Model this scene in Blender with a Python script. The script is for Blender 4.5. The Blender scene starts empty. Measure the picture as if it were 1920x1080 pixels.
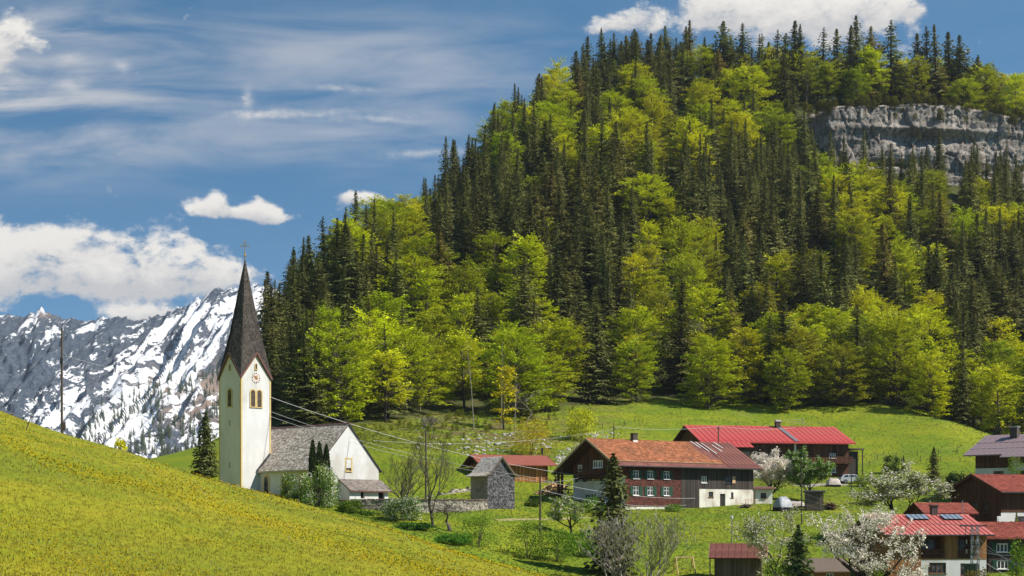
import bpy, bmesh, math, random
import numpy as np
from mathutils import Vector, Matrix, noise as mnoise

random.seed(7)
NR = np.random.RandomState(11)
SC = bpy.context.scene
COL = SC.collection
D2R = math.radians
FPX, HOR = 3000.0, 980.0            # focal length in photo pixels, row of the horizon

# ------------------------------------------------------------------ camera
cam_d = bpy.data.cameras.new('camera')
cam = bpy.data.objects.new('camera', cam_d)
COL.objects.link(cam)
cam.location = (0, 0, 0)
cam.rotation_euler = (D2R(90), 0, 0)
cam_d.sensor_fit = 'HORIZONTAL'
cam_d.sensor_width = 36.0
cam_d.lens = 36.0 * FPX / 1920.0
cam_d.shift_y = (HOR - 540.0) / 1920.0
cam_d.clip_start = 0.5
cam_d.clip_end = 20000.0
SC.camera = cam

# ------------------------------------------------------------------ render settings
SC.render.engine = 'CYCLES'
SC.cycles.max_bounces = 7
SC.cycles.diffuse_bounces = 3
SC.cycles.glossy_bounces = 2
SC.cycles.transmission_bounces = 3
SC.cycles.transparent_max_bounces = 6
SC.cycles.caustics_reflective = False
SC.cycles.caustics_refractive = False
SC.cycles.use_denoising = True
SC.cycles.denoiser = 'OPENIMAGEDENOISE'
SC.cycles.denoising_prefilter = 'ACCURATE'
SC.view_settings.view_transform = 'Standard'
SC.view_settings.look = 'None'
SC.view_settings.gamma = 1.0
SC.view_settings.exposure = 0.55
SC.view_settings.use_curve_mapping = False

# ------------------------------------------------------------------ world and sun
SUN_AZ, SUN_EL = 76.0, 46.0         # azimuth: 0 = behind the camera, 90 = from the right
sdir = Vector((math.cos(D2R(SUN_EL)) * math.sin(D2R(SUN_AZ)), -math.cos(D2R(SUN_EL)) * math.cos(D2R(SUN_AZ)), math.sin(D2R(SUN_EL))))
sun_d = bpy.data.lights.new('sun', 'SUN')
sun_d.energy = 5.0
sun_d.angle = D2R(0.5)
sun_d.color = (1.0, 0.945, 0.86)
sun = bpy.data.objects.new('sun', sun_d)
COL.objects.link(sun)
sun.rotation_euler = sdir.to_track_quat('Z', 'Y').to_euler()
sun.location = sdir * 400

W = bpy.data.worlds.new('World')
SC.world = W
W.use_nodes = True
NT = W.node_tree
for n in list(NT.nodes):
    NT.nodes.remove(n)


class NG:
    """short-hand for wiring node trees"""
    def __init__(s, nt):
        s.nt = nt
    def n(s, t, **kw):
        x = s.nt.nodes.new(t)
        for k, v in kw.items():
            setattr(x, k, v)
        return x
    def put(s, sock, v):
        if isinstance(v, bpy.types.NodeSocket):
            s.nt.links.new(v, sock)
        elif v is not None:
            if sock.type == 'RGBA' and not isinstance(v, (int, float)) and len(v) == 3:
                v = (*v, 1)
            sock.default_value = v
    def m(s, op, a, b=None, c=None, clamp=False):
        x = s.n('ShaderNodeMath', operation=op, use_clamp=clamp)
        s.put(x.inputs[0], a)
        if b is not None: s.put(x.inputs[1], b)
        if c is not None: s.put(x.inputs[2], c)
        return x.outputs[0]
    def vm(s, op, a, b=None):
        x = s.n('ShaderNodeVectorMath', operation=op)
        s.put(x.inputs[0], a)
        if b is not None: s.put(x.inputs[1], b)
        return x.outputs[0]
    def xyz(s, x, y, z):
        c = s.n('ShaderNodeCombineXYZ')
        s.put(c.inputs[0], x); s.put(c.inputs[1], y); s.put(c.inputs[2], z)
        return c.outputs[0]
    def sep(s, v):
        c = s.n('ShaderNodeSeparateXYZ')
        s.put(c.inputs[0], v)
        return c.outputs
    def noise(s, vec, scale, detail=4, rough=0.55, dist=0.0, typ='FBM', lac=2.0):
        x = s.n('ShaderNodeTexNoise', noise_dimensions='3D')
        x.noise_type = typ
        s.put(x.inputs['Vector'], vec)
        x.inputs['Scale'].default_value = scale
        x.inputs['Detail'].default_value = detail
        x.inputs['Roughness'].default_value = rough
        x.inputs['Lacunarity'].default_value = lac
        x.inputs['Distortion'].default_value = dist
        return x.outputs[0]
    def ramp(s, fac, lo, hi, a=0.0, b=1.0, smooth=True):
        x = s.n('ShaderNodeMapRange')
        x.interpolation_type = 'SMOOTHSTEP' if smooth else 'LINEAR'
        s.put(x.inputs[0], fac)
        s.put(x.inputs[1], lo); s.put(x.inputs[2], hi); s.put(x.inputs[3], a); s.put(x.inputs[4], b)
        return x.outputs[0]
    def mix(s, fac, a, b, mode='MIX'):
        x = s.n('ShaderNodeMix', data_type='RGBA', blend_type=mode)
        s.put(x.inputs[0], fac); s.put(x.inputs[6], a); s.put(x.inputs[7], b)
        return x.outputs[2]
    def map(s, vec, scale=(1, 1, 1), rot=(0, 0, 0), loc=(0, 0, 0)):
        x = s.n('ShaderNodeMapping')
        s.put(x.inputs[0], vec)
        x.inputs[1].default_value = loc; x.inputs[2].default_value = rot; x.inputs[3].default_value = scale
        return x.outputs[0]


def build_world():
    g = NG(NT)
    sky = g.n('ShaderNodeTexSky')
    sky.sky_type = 'NISHITA'
    sky.sun_disc = False
    sky.sun_elevation = D2R(SUN_EL)
    # Blender: rotation 0 puts the sun on +Y, growing clockwise seen from above
    sky.sun_rotation = math.atan2(sdir.x, sdir.y)
    sky.altitude = 2600
    sky.air_density = 1.0
    sky.dust_density = 0.15
    sky.ozone_density = 4.0
    tc = g.n('ShaderNodeTexCoord')
    d = tc.outputs['Generated']
    x, y, z = g.sep(d)
    # the photograph's polarised, deep sky: look the sky model up a little higher than the true direction
    zz = g.m('MAXIMUM', z, 0.0)
    up = g.m('ADD', g.m('MULTIPLY', zz, 2.3), 0.15)
    g.nt.links.new(g.vm('NORMALIZE', g.xyz(x, y, up)), sky.inputs[0])
    col = g.mix(1.0, sky.outputs[0], (0.70, 1.20, 1.12), 'MULTIPLY')
    # direction coordinates (tangent of azimuth and of height on the view side, wrapped behind)
    hy = g.m('MAXIMUM', g.m('ABSOLUTE', y), 0.08)
    u = g.m('DIVIDE', x, hy)
    v = g.m('DIVIDE', z, hy)
    uv = g.xyz(u, v, 0.0)
    n1 = g.noise(g.map(uv, (1, 1.25, 1)), 26.0, 9, 0.62, 0.25)
    n2 = g.noise(g.map(uv, (1, 1.6, 1), loc=(3.1, 1.7, 0)), 110.0, 5, 0.65)
    nn = g.m('ADD', g.m('MULTIPLY', g.m('SUBTRACT', n1, 0.5), 3.0), g.m('MULTIPLY', g.m('SUBTRACT', n2, 0.5), 1.0))
    blobs = [  # px, row, rx, ry, weight
        (60, 496, 215, 44, 1.0), (150, 462, 95, 40, .85), (330, 508, 92, 42, .95), (200, 522, 240, 26, .8), (30, 470, 60, 40, .5),
        (378, 388, 24, 13, .8), (408, 381, 19, 20, .9), (450, 400, 44, 11, .8), (488, 394, 24, 18, .85), (522, 411, 26, 11, .85),
        (668, 370, 36, 10, 1.05), (700, 373, 30, 6, .5),
        (275, 590, 70, 13, .9),
        (1340, 6, 48, 40, 1.0), (1490, 24, 160, 58, 1.05), (1590, 8, 80, 38, .9), (1200, 34, 34, 28, .85), (1150, 44, 34, 18, .7), (1105, 58, 26, 12, .55), (1706, 14, 24, 15, .8),
        (4, 92, 36, 42, 1.0), (74, 88, 20, 16, .75), (20, 60, 30, 22, .6),
    ]
    field = None
    low = None
    for (px, r, rx, ry, w) in blobs:
        cu, cv = (px - 960) / FPX, (HOR - r) / FPX
        a = g.m('DIVIDE', g.m('SUBTRACT', u, cu), rx / FPX)
        b = g.m('DIVIDE', g.m('SUBTRACT', v, cv), ry / FPX)
        q = g.m('MULTIPLY_ADD', b, b, g.m('MULTIPLY', a, a))
        e = g.m('MULTIPLY', g.m('POWER', 2.71828, g.m('MULTIPLY', q, -0.62)), w)
        field = e if field is None else g.m('ADD', field, e)
        lo = g.m('MULTIPLY', e, b)
        low = lo if low is None else g.m('ADD', low, lo)
    # small clouds elsewhere round the sky, so that the sky goes on outside the view
    far = g.m('MULTIPLY', g.ramp(g.noise(g.map(d, (1, 1, 2.6)), 2.3, 4, 0.55), 0.56, 0.72), g.ramp(y, 0.35, 0.0))
    field = g.m('ADD', field, far)
    front = g.ramp(y, 0.0, 0.3)
    dens = g.m('ADD', g.m('MINIMUM', field, 1.0), g.m('MULTIPLY', nn, 0.84))
    mask = g.ramp(dens, 0.40, 0.92)
    shade = g.ramp(g.m('ADD', g.m('DIVIDE', low, g.m('ADD', field, 0.05)), g.m('MULTIPLY', nn, 1.3)), -0.9, 0.7)
    cloud = g.mix(shade, (3.9, 3.85, 3.85), (5.9, 5.65, 5.25))
    # high cirrus veil: long horizontal wisps
    cir = g.noise(g.map(uv, (1.0, 5.2, 1), rot=(0, 0, D2R(4))), 6.5, 6, 0.58, 0.5)
    cir2 = g.noise(g.map(uv, (1.0, 2.5, 1)), 3.3, 3, 0.5)
    band = g.m('MULTIPLY', g.ramp(v, 0.19, 0.25), g.ramp(v, 0.345, 0.285))
    band = g.m('MULTIPLY', band, g.ramp(u, 0.10, -0.10))
    left = g.m('MULTIPLY', g.ramp(u, -0.18, -0.33), g.ramp(v, 0.2, 0.26))
    veil = g.m('MULTIPLY', g.ramp(cir, 0.34, 0.70), g.m('ADD', 0.05, g.m('ADD', g.m('MULTIPLY', band, 0.66), g.m('MULTIPLY', left, 0.42))))
    veil = g.m('MULTIPLY', veil, g.ramp(cir2, 0.25, 0.55, 0.45, 1.0))
    veil = g.m('MULTIPLY', veil, front)
    col = g.mix(veil, col, (3.6, 3.7, 3.95))
    wis = None
    for (px, r, rx, ry) in [(560, 213, 130, 7), (480, 208, 55, 9), (465, 182, 9, 18), (800, 288, 90, 9), (640, 165, 60, 6), (130, 160, 26, 11), (128, 112, 24, 10), (228, 122, 16, 11), (700, 225, 90, 5)]:
        cu, cv = (px - 960) / FPX, (HOR - r) / FPX
        a = g.m('DIVIDE', g.m('SUBTRACT', u, cu), rx / FPX)
        b = g.m('DIVIDE', g.m('ADD', g.m('SUBTRACT', v, cv), g.m('MULTIPLY', g.m('SUBTRACT', n1, 0.5), 0.012)), ry / FPX)
        e = g.m('POWER', 2.71828, g.m('MULTIPLY', g.m('MULTIPLY_ADD', b, b, g.m('MULTIPLY', a, a)), -1.0))
        wis = e if wis is None else g.m('ADD', wis, e)
    wis = g.m('MULTIPLY', g.m('MULTIPLY', wis, front), g.ramp(n2, 0.3, 0.7, 0.2, 0.62))
    col = g.mix(wis, col, (4.5, 4.45, 4.45))
    col = g.mix(g.m('MULTIPLY', mask, 0.97), col, cloud)
    bg = g.n('ShaderNodeBackground')
    g.put(bg.inputs[0], col)
    bg.inputs[1].default_value = 0.106
    out = g.n('ShaderNodeOutputWorld')
    g.nt.links.new(bg.outputs[0], out.inputs[0])


build_world()

# ------------------------------------------------------------------ helpers: pixels to points, tags, mesh building
def P(px, row, Y):
    return Vector(((px - 960.0) / FPX * Y, Y, (HOR - row) / FPX * Y))


def tag(o, label=None, cat=None, group=None, kind=None):
    if label: o['label'] = label
    if cat: o['category'] = cat
    if group: o['group'] = group
    if kind: o['kind'] = kind
    return o


def empty(name, loc, rz=0.0, label=None, cat=None, group=None):
    o = bpy.data.objects.new(name, None)
    COL.objects.link(o)
    o.empty_display_size = 0.3
    o.location = loc
    o.rotation_euler = (0, 0, rz)
    return tag(o, label, cat, group)


def link(name, me, parent=None, loc=(0, 0, 0), rot=(0, 0, 0)):
    o = bpy.data.objects.new(name, me)
    COL.objects.link(o)
    o.parent = parent
    o.location = loc
    o.rotation_euler = rot
    return o


def np_mesh(name, verts, faces, mats, tint=None, smooth=False, midx=None):
    """verts (n,3), faces (m,k) arrays, k constant; tint: (m,) float per face"""
    me = bpy.data.meshes.new(name)
    verts = np.asarray(verts, dtype=np.float32)
    faces = np.asarray(faces, dtype=np.int32)
    m, k = faces.shape
    me.vertices.add(len(verts))
    me.vertices.foreach_set('co', verts.ravel())
    me.loops.add(m * k)
    me.loops.foreach_set('vertex_index', faces.ravel())
    me.polygons.add(m)
    me.polygons.foreach_set('loop_start', np.arange(0, m * k, k, dtype=np.int32))
    me.polygons.foreach_set('loop_total', np.full(m, k, dtype=np.int32))
    if midx is not None:
        me.polygons.foreach_set('material_index', np.asarray(midx, dtype=np.int32))
    if smooth:
        me.polygons.foreach_set('use_smooth', np.ones(m, dtype=bool))
    for a in (mats if isinstance(mats, (list, tuple)) else [mats]):
        me.materials.append(a)
    if tint is not None:
        at = me.attributes.new('tint', 'FLOAT', 'FACE')
        at.data.foreach_set('value', np.asarray(tint, dtype=np.float32))
    me.update(calc_edges=True)
    return me


class MB:
    """collects polygons (any size) and builds one mesh"""
    def __init__(s):
        s.v, s.f, s.mi, s.t = [], [], [], []
    def face(s, pts, mi=0, t=0.5):
        b = len(s.v)
        s.v += [tuple(p) for p in pts]
        s.f.append(list(range(b, b + len(pts))))
        s.mi.append(mi); s.t.append(t)
    def hexa(s, p, mi=0, t=0.5):
        """p: 8 points, bottom ring 0-3 (ccw from above), top ring 4-7"""
        b = len(s.v)
        s.v += [tuple(q) for q in p]
        for f in ((3, 2, 1, 0), (4, 5, 6, 7), (0, 1, 5, 4), (1, 2, 6, 5), (2, 3, 7, 6), (3, 0, 4, 7)):
            s.f.append([b + i for i in f]); s.mi.append(mi); s.t.append(t)
    def box(s, x0, x1, y0, y1, z0, z1, mi=0, t=0.5):
        s.hexa([(x0, y0, z0), (x1, y0, z0), (x1, y1, z0), (x0, y1, z0), (x0, y0, z1), (x1, y0, z1), (x1, y1, z1), (x0, y1, z1)], mi, t)
    def bar(s, a, b, w, h, mi=0, t=0.5, up=(0, 0, 1)):
        """box of section w x h along a-b"""
        a, b = Vector(a), Vector(b)
        d = (b - a).normalized()
        u = Vector(up)
        if abs(d.dot(u)) > 0.98: u = Vector((0, 1, 0))
        sx = d.cross(u).normalized() * (w / 2)
        sy = sx.cross(d).normalized() * (h / 2)
        s.hexa([a - sx - sy, a + sx - sy, b + sx - sy, b - sx - sy, a - sx + sy, a + sx + sy, b + sx + sy, b - sx + sy], mi, t)
    def prism(s, poly, ext, mi=0, t=0.5):
        """poly: list of 3d points, extruded by vector ext"""
        ext = Vector(ext)
        n = len(poly)
        b = len(s.v)
        s.v += [tuple(p) for p in poly] + [tuple(Vector(p) + ext) for p in poly]
        s.f.append(list(range(b + n - 1, b - 1, -1))); s.f.append(list(range(b + n, b + 2 * n)))
        s.mi += [mi, mi]; s.t += [t, t]
        for i in range(n):
            j = (i + 1) % n
            s.f.append([b + i, b + j, b + n + j, b + n + i]); s.mi.append(mi); s.t.append(t)
    def tube(s, pts, rad, n=6, mi=0, t=0.5, cap=True):
        pts = [Vector(p) for p in pts]
        if not isinstance(rad, (list, tuple)): rad = [rad] * len(pts)
        b0 = len(s.v)
        d0 = (pts[1] - pts[0]).normalized()
        ref = Vector((1, 0, 0)) if abs(d0.x) < 0.8 else Vector((0, 1, 0))
        for i, p in enumerate(pts):
            d = (pts[min(i + 1, len(pts) - 1)] - pts[max(i - 1, 0)]).normalized()
            ux = d.cross(ref).normalized()
            uy = d.cross(ux).normalized()
            for k in range(n):
                a = 2 * math.pi * k / n
                s.v.append(tuple(p + (ux * math.cos(a) + uy * math.sin(a)) * rad[i]))
        for i in range(len(pts) - 1):
            for k in range(n):
                k2 = (k + 1) % n
                s.f.append([b0 + i * n + k, b0 + i * n + k2, b0 + (i + 1) * n + k2, b0 + (i + 1) * n + k]); s.mi.append(mi); s.t.append(t)
        if cap:
            e = b0 + (len(pts) - 1) * n
            s.f.append(list(range(e, e + n))); s.mi.append(mi); s.t.append(t)
            s.f.append(list(range(b0 + n - 1, b0 - 1, -1))); s.mi.append(mi); s.t.append(t)
    def mesh(s, name, mats, smooth=False):
        me = bpy.data.meshes.new(name)
        me.from_pydata(s.v, [], s.f)
        for a in (mats if isinstance(mats, (list, tuple)) else [mats]):
            me.materials.append(a)
        me.polygons.foreach_set('material_index', s.mi)
        at = me.attributes.new('tint', 'FLOAT', 'FACE')
        at.data.foreach_set('value', s.t)
        if smooth:
            me.polygons.foreach_set('use_smooth', [True] * len(s.f))
        me.update()
        return me
    def build(s, name, mats, parent=None, loc=(0, 0, 0), rot=(0, 0, 0), smooth=False, kind=None, label=None):
        o = link(name, s.mesh(name, mats, smooth), parent, loc, rot)
        if kind: o['kind'] = kind
        if label: o['label'] = label
        return o


# ------------------------------------------------------------------ materials
def new_mat(name):
    m = bpy.data.materials.new(name)
    m.use_nodes = True
    nt = m.node_tree
    for n in list(nt.nodes):
        nt.nodes.remove(n)
    g = NG(nt)
    out = g.n('ShaderNodeOutputMaterial')
    bs = g.n('ShaderNodeBsdfPrincipled')
    nt.links.new(bs.outputs[0], out.inputs[0])
    return m, g, bs, out


def mat(name, c1, c2=None, scale=3.0, rough=0.85, detail=5, stretch=(1, 1, 1), c3=None, tintamp=0.0, tintcol=None, bump=0.0, bscale=None, metal=0.0, spec=0.25, lo=0.35, hi=0.65):
    """mottled surface: two or three colours through noise, an optional per-face tint and a little relief"""
    m, g, bs, out = new_mat(name)
    tc = g.n('ShaderNodeTexCoord')
    vec = g.map(tc.outputs['Object'], stretch)
    c2 = c2 or tuple(x * 0.75 for x in c1)
    nz = g.noise(vec, scale, detail, 0.6)
    col = g.mix(g.ramp(nz, lo, hi), c1, c2)
    if c3:
        nz3 = g.noise(g.map(tc.outputs['Object'], stretch, loc=(7, 3, 1)), scale * 0.45, 4, 0.6)
        col = g.mix(g.ramp(nz3, 0.46, 0.68), col, c3)
    if tintamp or tintcol:
        at = g.n('ShaderNodeAttribute', attribute_name='tint')
        if tintcol:
            col = g.mix(g.ramp(at.outputs['Fac'], 0.55, 1.0, smooth=False), col, tintcol)
        if tintamp:
            k = g.m('MULTIPLY_ADD', at.outputs['Fac'], 2 * tintamp, 1.0 - tintamp)
            col = g.vm('MULTIPLY', col, g.xyz(k, k, k))
    g.put(bs.inputs['Base Color'], col)
    bs.inputs['Roughness'].default_value = rough
    bs.inputs['Metallic'].default_value = metal
    bs.inputs['Specular IOR Level'].default_value = spec
    if bump:
        b = g.n('ShaderNodeBump')
        b.inputs['Strength'].default_value = bump
        b.inputs['Distance'].default_value = 0.05
        g.put(b.inputs['Height'], g.noise(vec, bscale or scale * 4, 4, 0.6))
        g.nt.links.new(b.outputs[0], bs.inputs['Normal'])
    return m


def leaf_mat(name, base, trans, vary=0.35, huevar=0.05, rough=0.6, upn=0.0):
    """leaves: the object's own colour times a per-leaf and a per-tree variation, partly translucent"""
    m, g, bs, out = new_mat(name)
    oi = g.n('ShaderNodeObjectInfo')
    at = g.n('ShaderNodeAttribute', attribute_name='tint')
    k = g.m('MULTIPLY', g.m('MULTIPLY_ADD', at.outputs['Fac'], 2 * vary, 1 - vary), g.m('MULTIPLY_ADD', oi.outputs['Random'], 0.3, 0.85))
    col = g.mix(1.0, base, oi.outputs['Color'], 'MULTIPLY')
    col = g.vm('MULTIPLY', col, g.xyz(k, k, k))
    hs = g.n('ShaderNodeHueSaturation')
    g.put(hs.inputs['Color'], col)
    g.put(hs.inputs['Hue'], g.m('MULTIPLY_ADD', at.outputs['Fac'], huevar, 0.5 - huevar / 2))
    col = hs.outputs[0]
    g.put(bs.inputs['Base Color'], col)
    bs.inputs['Roughness'].default_value = rough
    bs.inputs['Specular IOR Level'].default_value = 0.15
    tr = g.n('ShaderNodeBsdfTranslucent')
    g.put(tr.inputs[0], col)
    mx = g.n('ShaderNodeMixShader')
    mx.inputs[0].default_value = trans
    if upn:
        # short stems: shade as the sward they make up, not as single upright cards
        ge = g.n('ShaderNodeNewGeometry')
        nv = g.vm('NORMALIZE', g.vm('ADD', g.vm('MULTIPLY', ge.outputs['Normal'], (1 - upn,) * 3), (0, 0, upn)))
        g.nt.links.new(nv, bs.inputs['Normal']); g.nt.links.new(nv, tr.inputs['Normal'])
    g.nt.links.new(bs.outputs[0], mx.inputs[1]); g.nt.links.new(tr.outputs[0], mx.inputs[2])
    g.nt.links.new(mx.outputs[0], out.inputs[0])
    return m


M = {}
M['plaster'] = mat('white_plaster', (.64, .63, .615), (.58, .57, .55), 0.6, 0.9, stretch=(1, 1, .5), c3=(.48, .455, .41), bump=.15, bscale=12)
M['plaster_old'] = mat('stained_plaster', (.76, .73, .66), (.64, .60, .52), 0.9, 0.9, stretch=(1, 1, .4), c3=(.42, .36, .28), bump=.2, bscale=9)
M['plaster_grey'] = mat('grey_render', (.30, .26, .20), (.22, .19, .15), 2.0, 0.95, c3=(.16, .14, .11), bump=.3, bscale=14)
M['ochre'] = mat('ochre_trim', (.60, .45, .20), (.53, .39, .17), 2.5, 0.85)
M['shingle'] = mat('weathered_shingle', (.50, .42, .35), (.41, .345, .285), 1.2, 0.9, tintamp=.42, tintcol=(.52, .47, .42))
M['shingle_porch'] = mat('brown_porch_shingle', (.25, .21, .18), (.20, .17, .145), 1.2, 0.9, tintamp=.3)
M['shingle_dark'] = mat('dark_spire_shingle', (.088, .072, .060), (.062, .052, .044), 1.5, 0.85, tintamp=.55)
M['shingle_silver'] = mat('silvered_shingle', (.105, .10, .10), (.075, .072, .074), 2.0, 0.85, tintamp=.8)
M['tile_orange'] = mat('orange_shingle', (.37, .145, .065), (.31, .115, .052), .8, 0.9, c3=(.27, .11, .055), tintamp=.3)
M['sheet_red'] = mat('red_sheet_roof', (.46, .058, .050), (.40, .05, .044), .7, 0.5, c3=(.38, .085, .065), spec=.4)
M['sheet_rose'] = mat('pale_red_sheet_roof', (.50, .135, .105), (.43, .11, .09), .9, 0.5, spec=.4)
M['sheet_brick'] = mat('brick_red_roof', (.30, .075, .048), (.24, .06, .04), 1.0, 0.75, tintamp=.2)
M['sheet_maroon'] = mat('rust_red_sheet_roof', (.165, .058, .042), (.125, .045, .035), 1.6, 0.65, c3=(.21, .085, .055), tintamp=.15)
M['sheet_purple'] = mat('purple_grey_roof', (.24, .175, .18), (.20, .145, .15), 1.0, 0.55, spec=.4)
M['sheet_barn'] = mat('barn_red_roof', (.26, .078, .050), (.22, .065, .043), 1.5, 0.7)
M['sheet_brown'] = mat('brown_sheet_metal', (.16, .075, .065), (.12, .055, .05), 2, 0.55)
M['wood_barn'] = mat('orange_board', (.42, .185, .065), (.34, .145, .05), 1.6, 0.8, stretch=(6, 6, .5), tintamp=.4)
M['wood_ply'] = mat('tan_plywood', (.45, .24, .11), (.38, .20, .09), 1.6, 0.8, stretch=(3, 3, .5))
M['wood_brown'] = mat('brown_board', (.105, .042, .022), (.075, .03, .016), 1.6, 0.8, stretch=(6, 6, .5), tintamp=.35)
M['wood_redbrown'] = mat('red_brown_shingle_cladding', (.115, .038, .026), (.085, .028, .02), 2.0, 0.85, tintamp=.45)
M['wood_dark'] = mat('dark_weathered_board', (.060, .048, .040), (.042, .034, .03), 1.6, 0.85, stretch=(6, 6, .4), tintamp=.45)
M['wood_grey'] = mat('grey_board', (.135, .10, .075), (.10, .075, .058), 1.6, 0.85, stretch=(6, 6, .4), tintamp=.35)
M['wood_honey'] = mat('honey_board', (.27, .125, .045), (.22, .10, .036), 1.6, 0.75, stretch=(6, 6, .4), tintamp=.3)
M['wood_pale'] = mat('pale_cut_wood', (.62, .42, .24), (.45, .27, .14), 4, 0.8, tintamp=.4)
M['verge'] = mat('pale_verge_board', (.42, .30, .18), (.33, .23, .14), 3, 0.8)
M['frame_white'] = mat('white_window_paint', (.82, .80, .76), (.74, .72, .68), 3, 0.6)
M['frame_brown'] = mat('brown_window_wood', (.14, .065, .03), (.11, .05, .024), 3, 0.6)
M['shutter'] = mat('green_shutter_paint', (.022, .075, .045), (.018, .06, .036), 3, 0.6)
M['curtain'] = mat('pale_curtain', (.55, .53, .50), (.42, .40, .37), 5, 0.9)
M['dark'] = mat('painted_opening_shade', (.02, .017, .014), (.014, .012, .01), 3, 0.9)  # near-black colour standing in for the shade inside openings
M['metal'] = mat('grey_metal', (.34, .35, .36), (.27, .28, .29), 3, 0.45, metal=.7)
M['metal_dark'] = mat('dark_metal', (.055, .058, .062), (.04, .042, .046), 3, 0.5, metal=.4)
M['metal_green'] = mat('green_grey_transformer', (.055, .085, .05), (.045, .07, .042), 3, 0.6)
M['gold'] = mat('gilded_metal', (.62, .42, .14), (.5, .33, .1), 3, 0.35, metal=.8)
M['pole'] = mat('weathered_pole_wood', (.10, .078, .06), (.07, .055, .045), 3, 0.9, stretch=(4, 4, .4))
M['wire'] = mat('aluminium_wire', (.55, .55, .54), (.5, .5, .5), 3, 0.4)
M['stone'] = mat('rubble_stone', (.30, .27, .22), (.19, .165, .135), 2.2, 0.95, c3=(.38, .34, .28), tintamp=.5, bump=.3)
M['limestone'] = mat('pale_limestone', (.44, .42, .38), (.30, .285, .26), 2.5, 0.95, c3=(.20, .19, .15), bump=.3)
M['concrete'] = mat('concrete', (.36, .34, .31), (.28, .26, .24), 2, 0.9)
M['chimney'] = mat('sooty_chimney', (.10, .075, .065), (.07, .055, .05), 3, 0.9)
M['solar'] = mat('solar_glass', (.24, .285, .33), (.19, .23, .275), 1.5, 0.15, spec=.7)
M['clock'] = mat('clock_white', (.78, .74, .70), (.72, .68, .64), 3, 0.7)
M['clock_red'] = mat('clock_red', (.55, .09, .06), (.5, .08, .05), 3, 0.7)
M['clock_num'] = mat('clock_numerals', (.25, .05, .04), (.2, .04, .03), 3, 0.7)
M['car'] = mat('silver_car_paint', (.60, .61, .63), (.57, .58, .6), 3, 0.3, metal=.3, spec=.5)
M['tyre'] = mat('black_rubber', (.02, .02, .02), (.015, .015, .015), 3, 0.8)
M['tarp'] = mat('silver_tarpaulin', (.34, .35, .37), (.24, .25, .27), 2.5, 0.5)
M['tarp_white'] = mat('white_tarpaulin', (.52, .47, .43), (.36, .28, .24), 2.5, 0.6)
M['lampred'] = mat('red_lamp', (.4, .02, .02), (.35, .02, .02), 3, 0.4)
M['bark'] = mat('grey_brown_bark', (.115, .092, .072), (.075, .06, .048), 3, 0.95, stretch=(3, 3, .6))
M['bark_dark'] = mat('dark_bark', (.045, .034, .026), (.03, .024, .019), 3, 0.95, stretch=(3, 3, .6))
M['bark_pale'] = mat('silvery_bark', (.30, .265, .22), (.20, .175, .145), 3, 0.95, stretch=(3, 3, .6))
M['leaf_beech'] = leaf_mat('spring_beech_leaf', (.50, .505, .011), .27, .42, .02)
M['leaf_green'] = leaf_mat('spring_green_leaf', (.16, .25, .020), .38, .35, .04)
M['needle'] = leaf_mat('spruce_needle', (.160, .162, .040), .20, .45, .05, .7)
M['thuja'] = leaf_mat('thuja_needle', (.045, .065, .016), .10, .5, .04, .7)
M['blossom'] = leaf_mat('white_blossom', (.76, .69, .59), .25, .18, .0)
M['grass_blade'] = leaf_mat('grass_blade', (.225, .205, .014), .10, .18, .05, upn=.88)
M['lawn_blade'] = leaf_mat('lawn_blade', (.175, .200, .010), .10, .14, .03, upn=.92)
M['flower'] = leaf_mat('buttercup_yellow', (.78, .60, .012), .15, .25, .02, upn=.6)
M['flower_white'] = leaf_mat('daisy_white', (.75, .74, .66), .15, .15, .0)


def glass_mat():
    m, g, bs, out = new_mat('window_glass')
    tc = g.n('ShaderNodeTexCoord')
    n = g.noise(tc.outputs['Object'], 1.3, 3, .5)
    g.put(bs.inputs['Base Color'], g.mix(g.ramp(n, .4, .62), (.016, .019, .022), (.10, .105, .11)))
    bs.inputs['Roughness'].default_value = 0.18
    bs.inputs['Specular IOR Level'].default_value = 0.3
    return m


M['glass'] = glass_mat()

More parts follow.
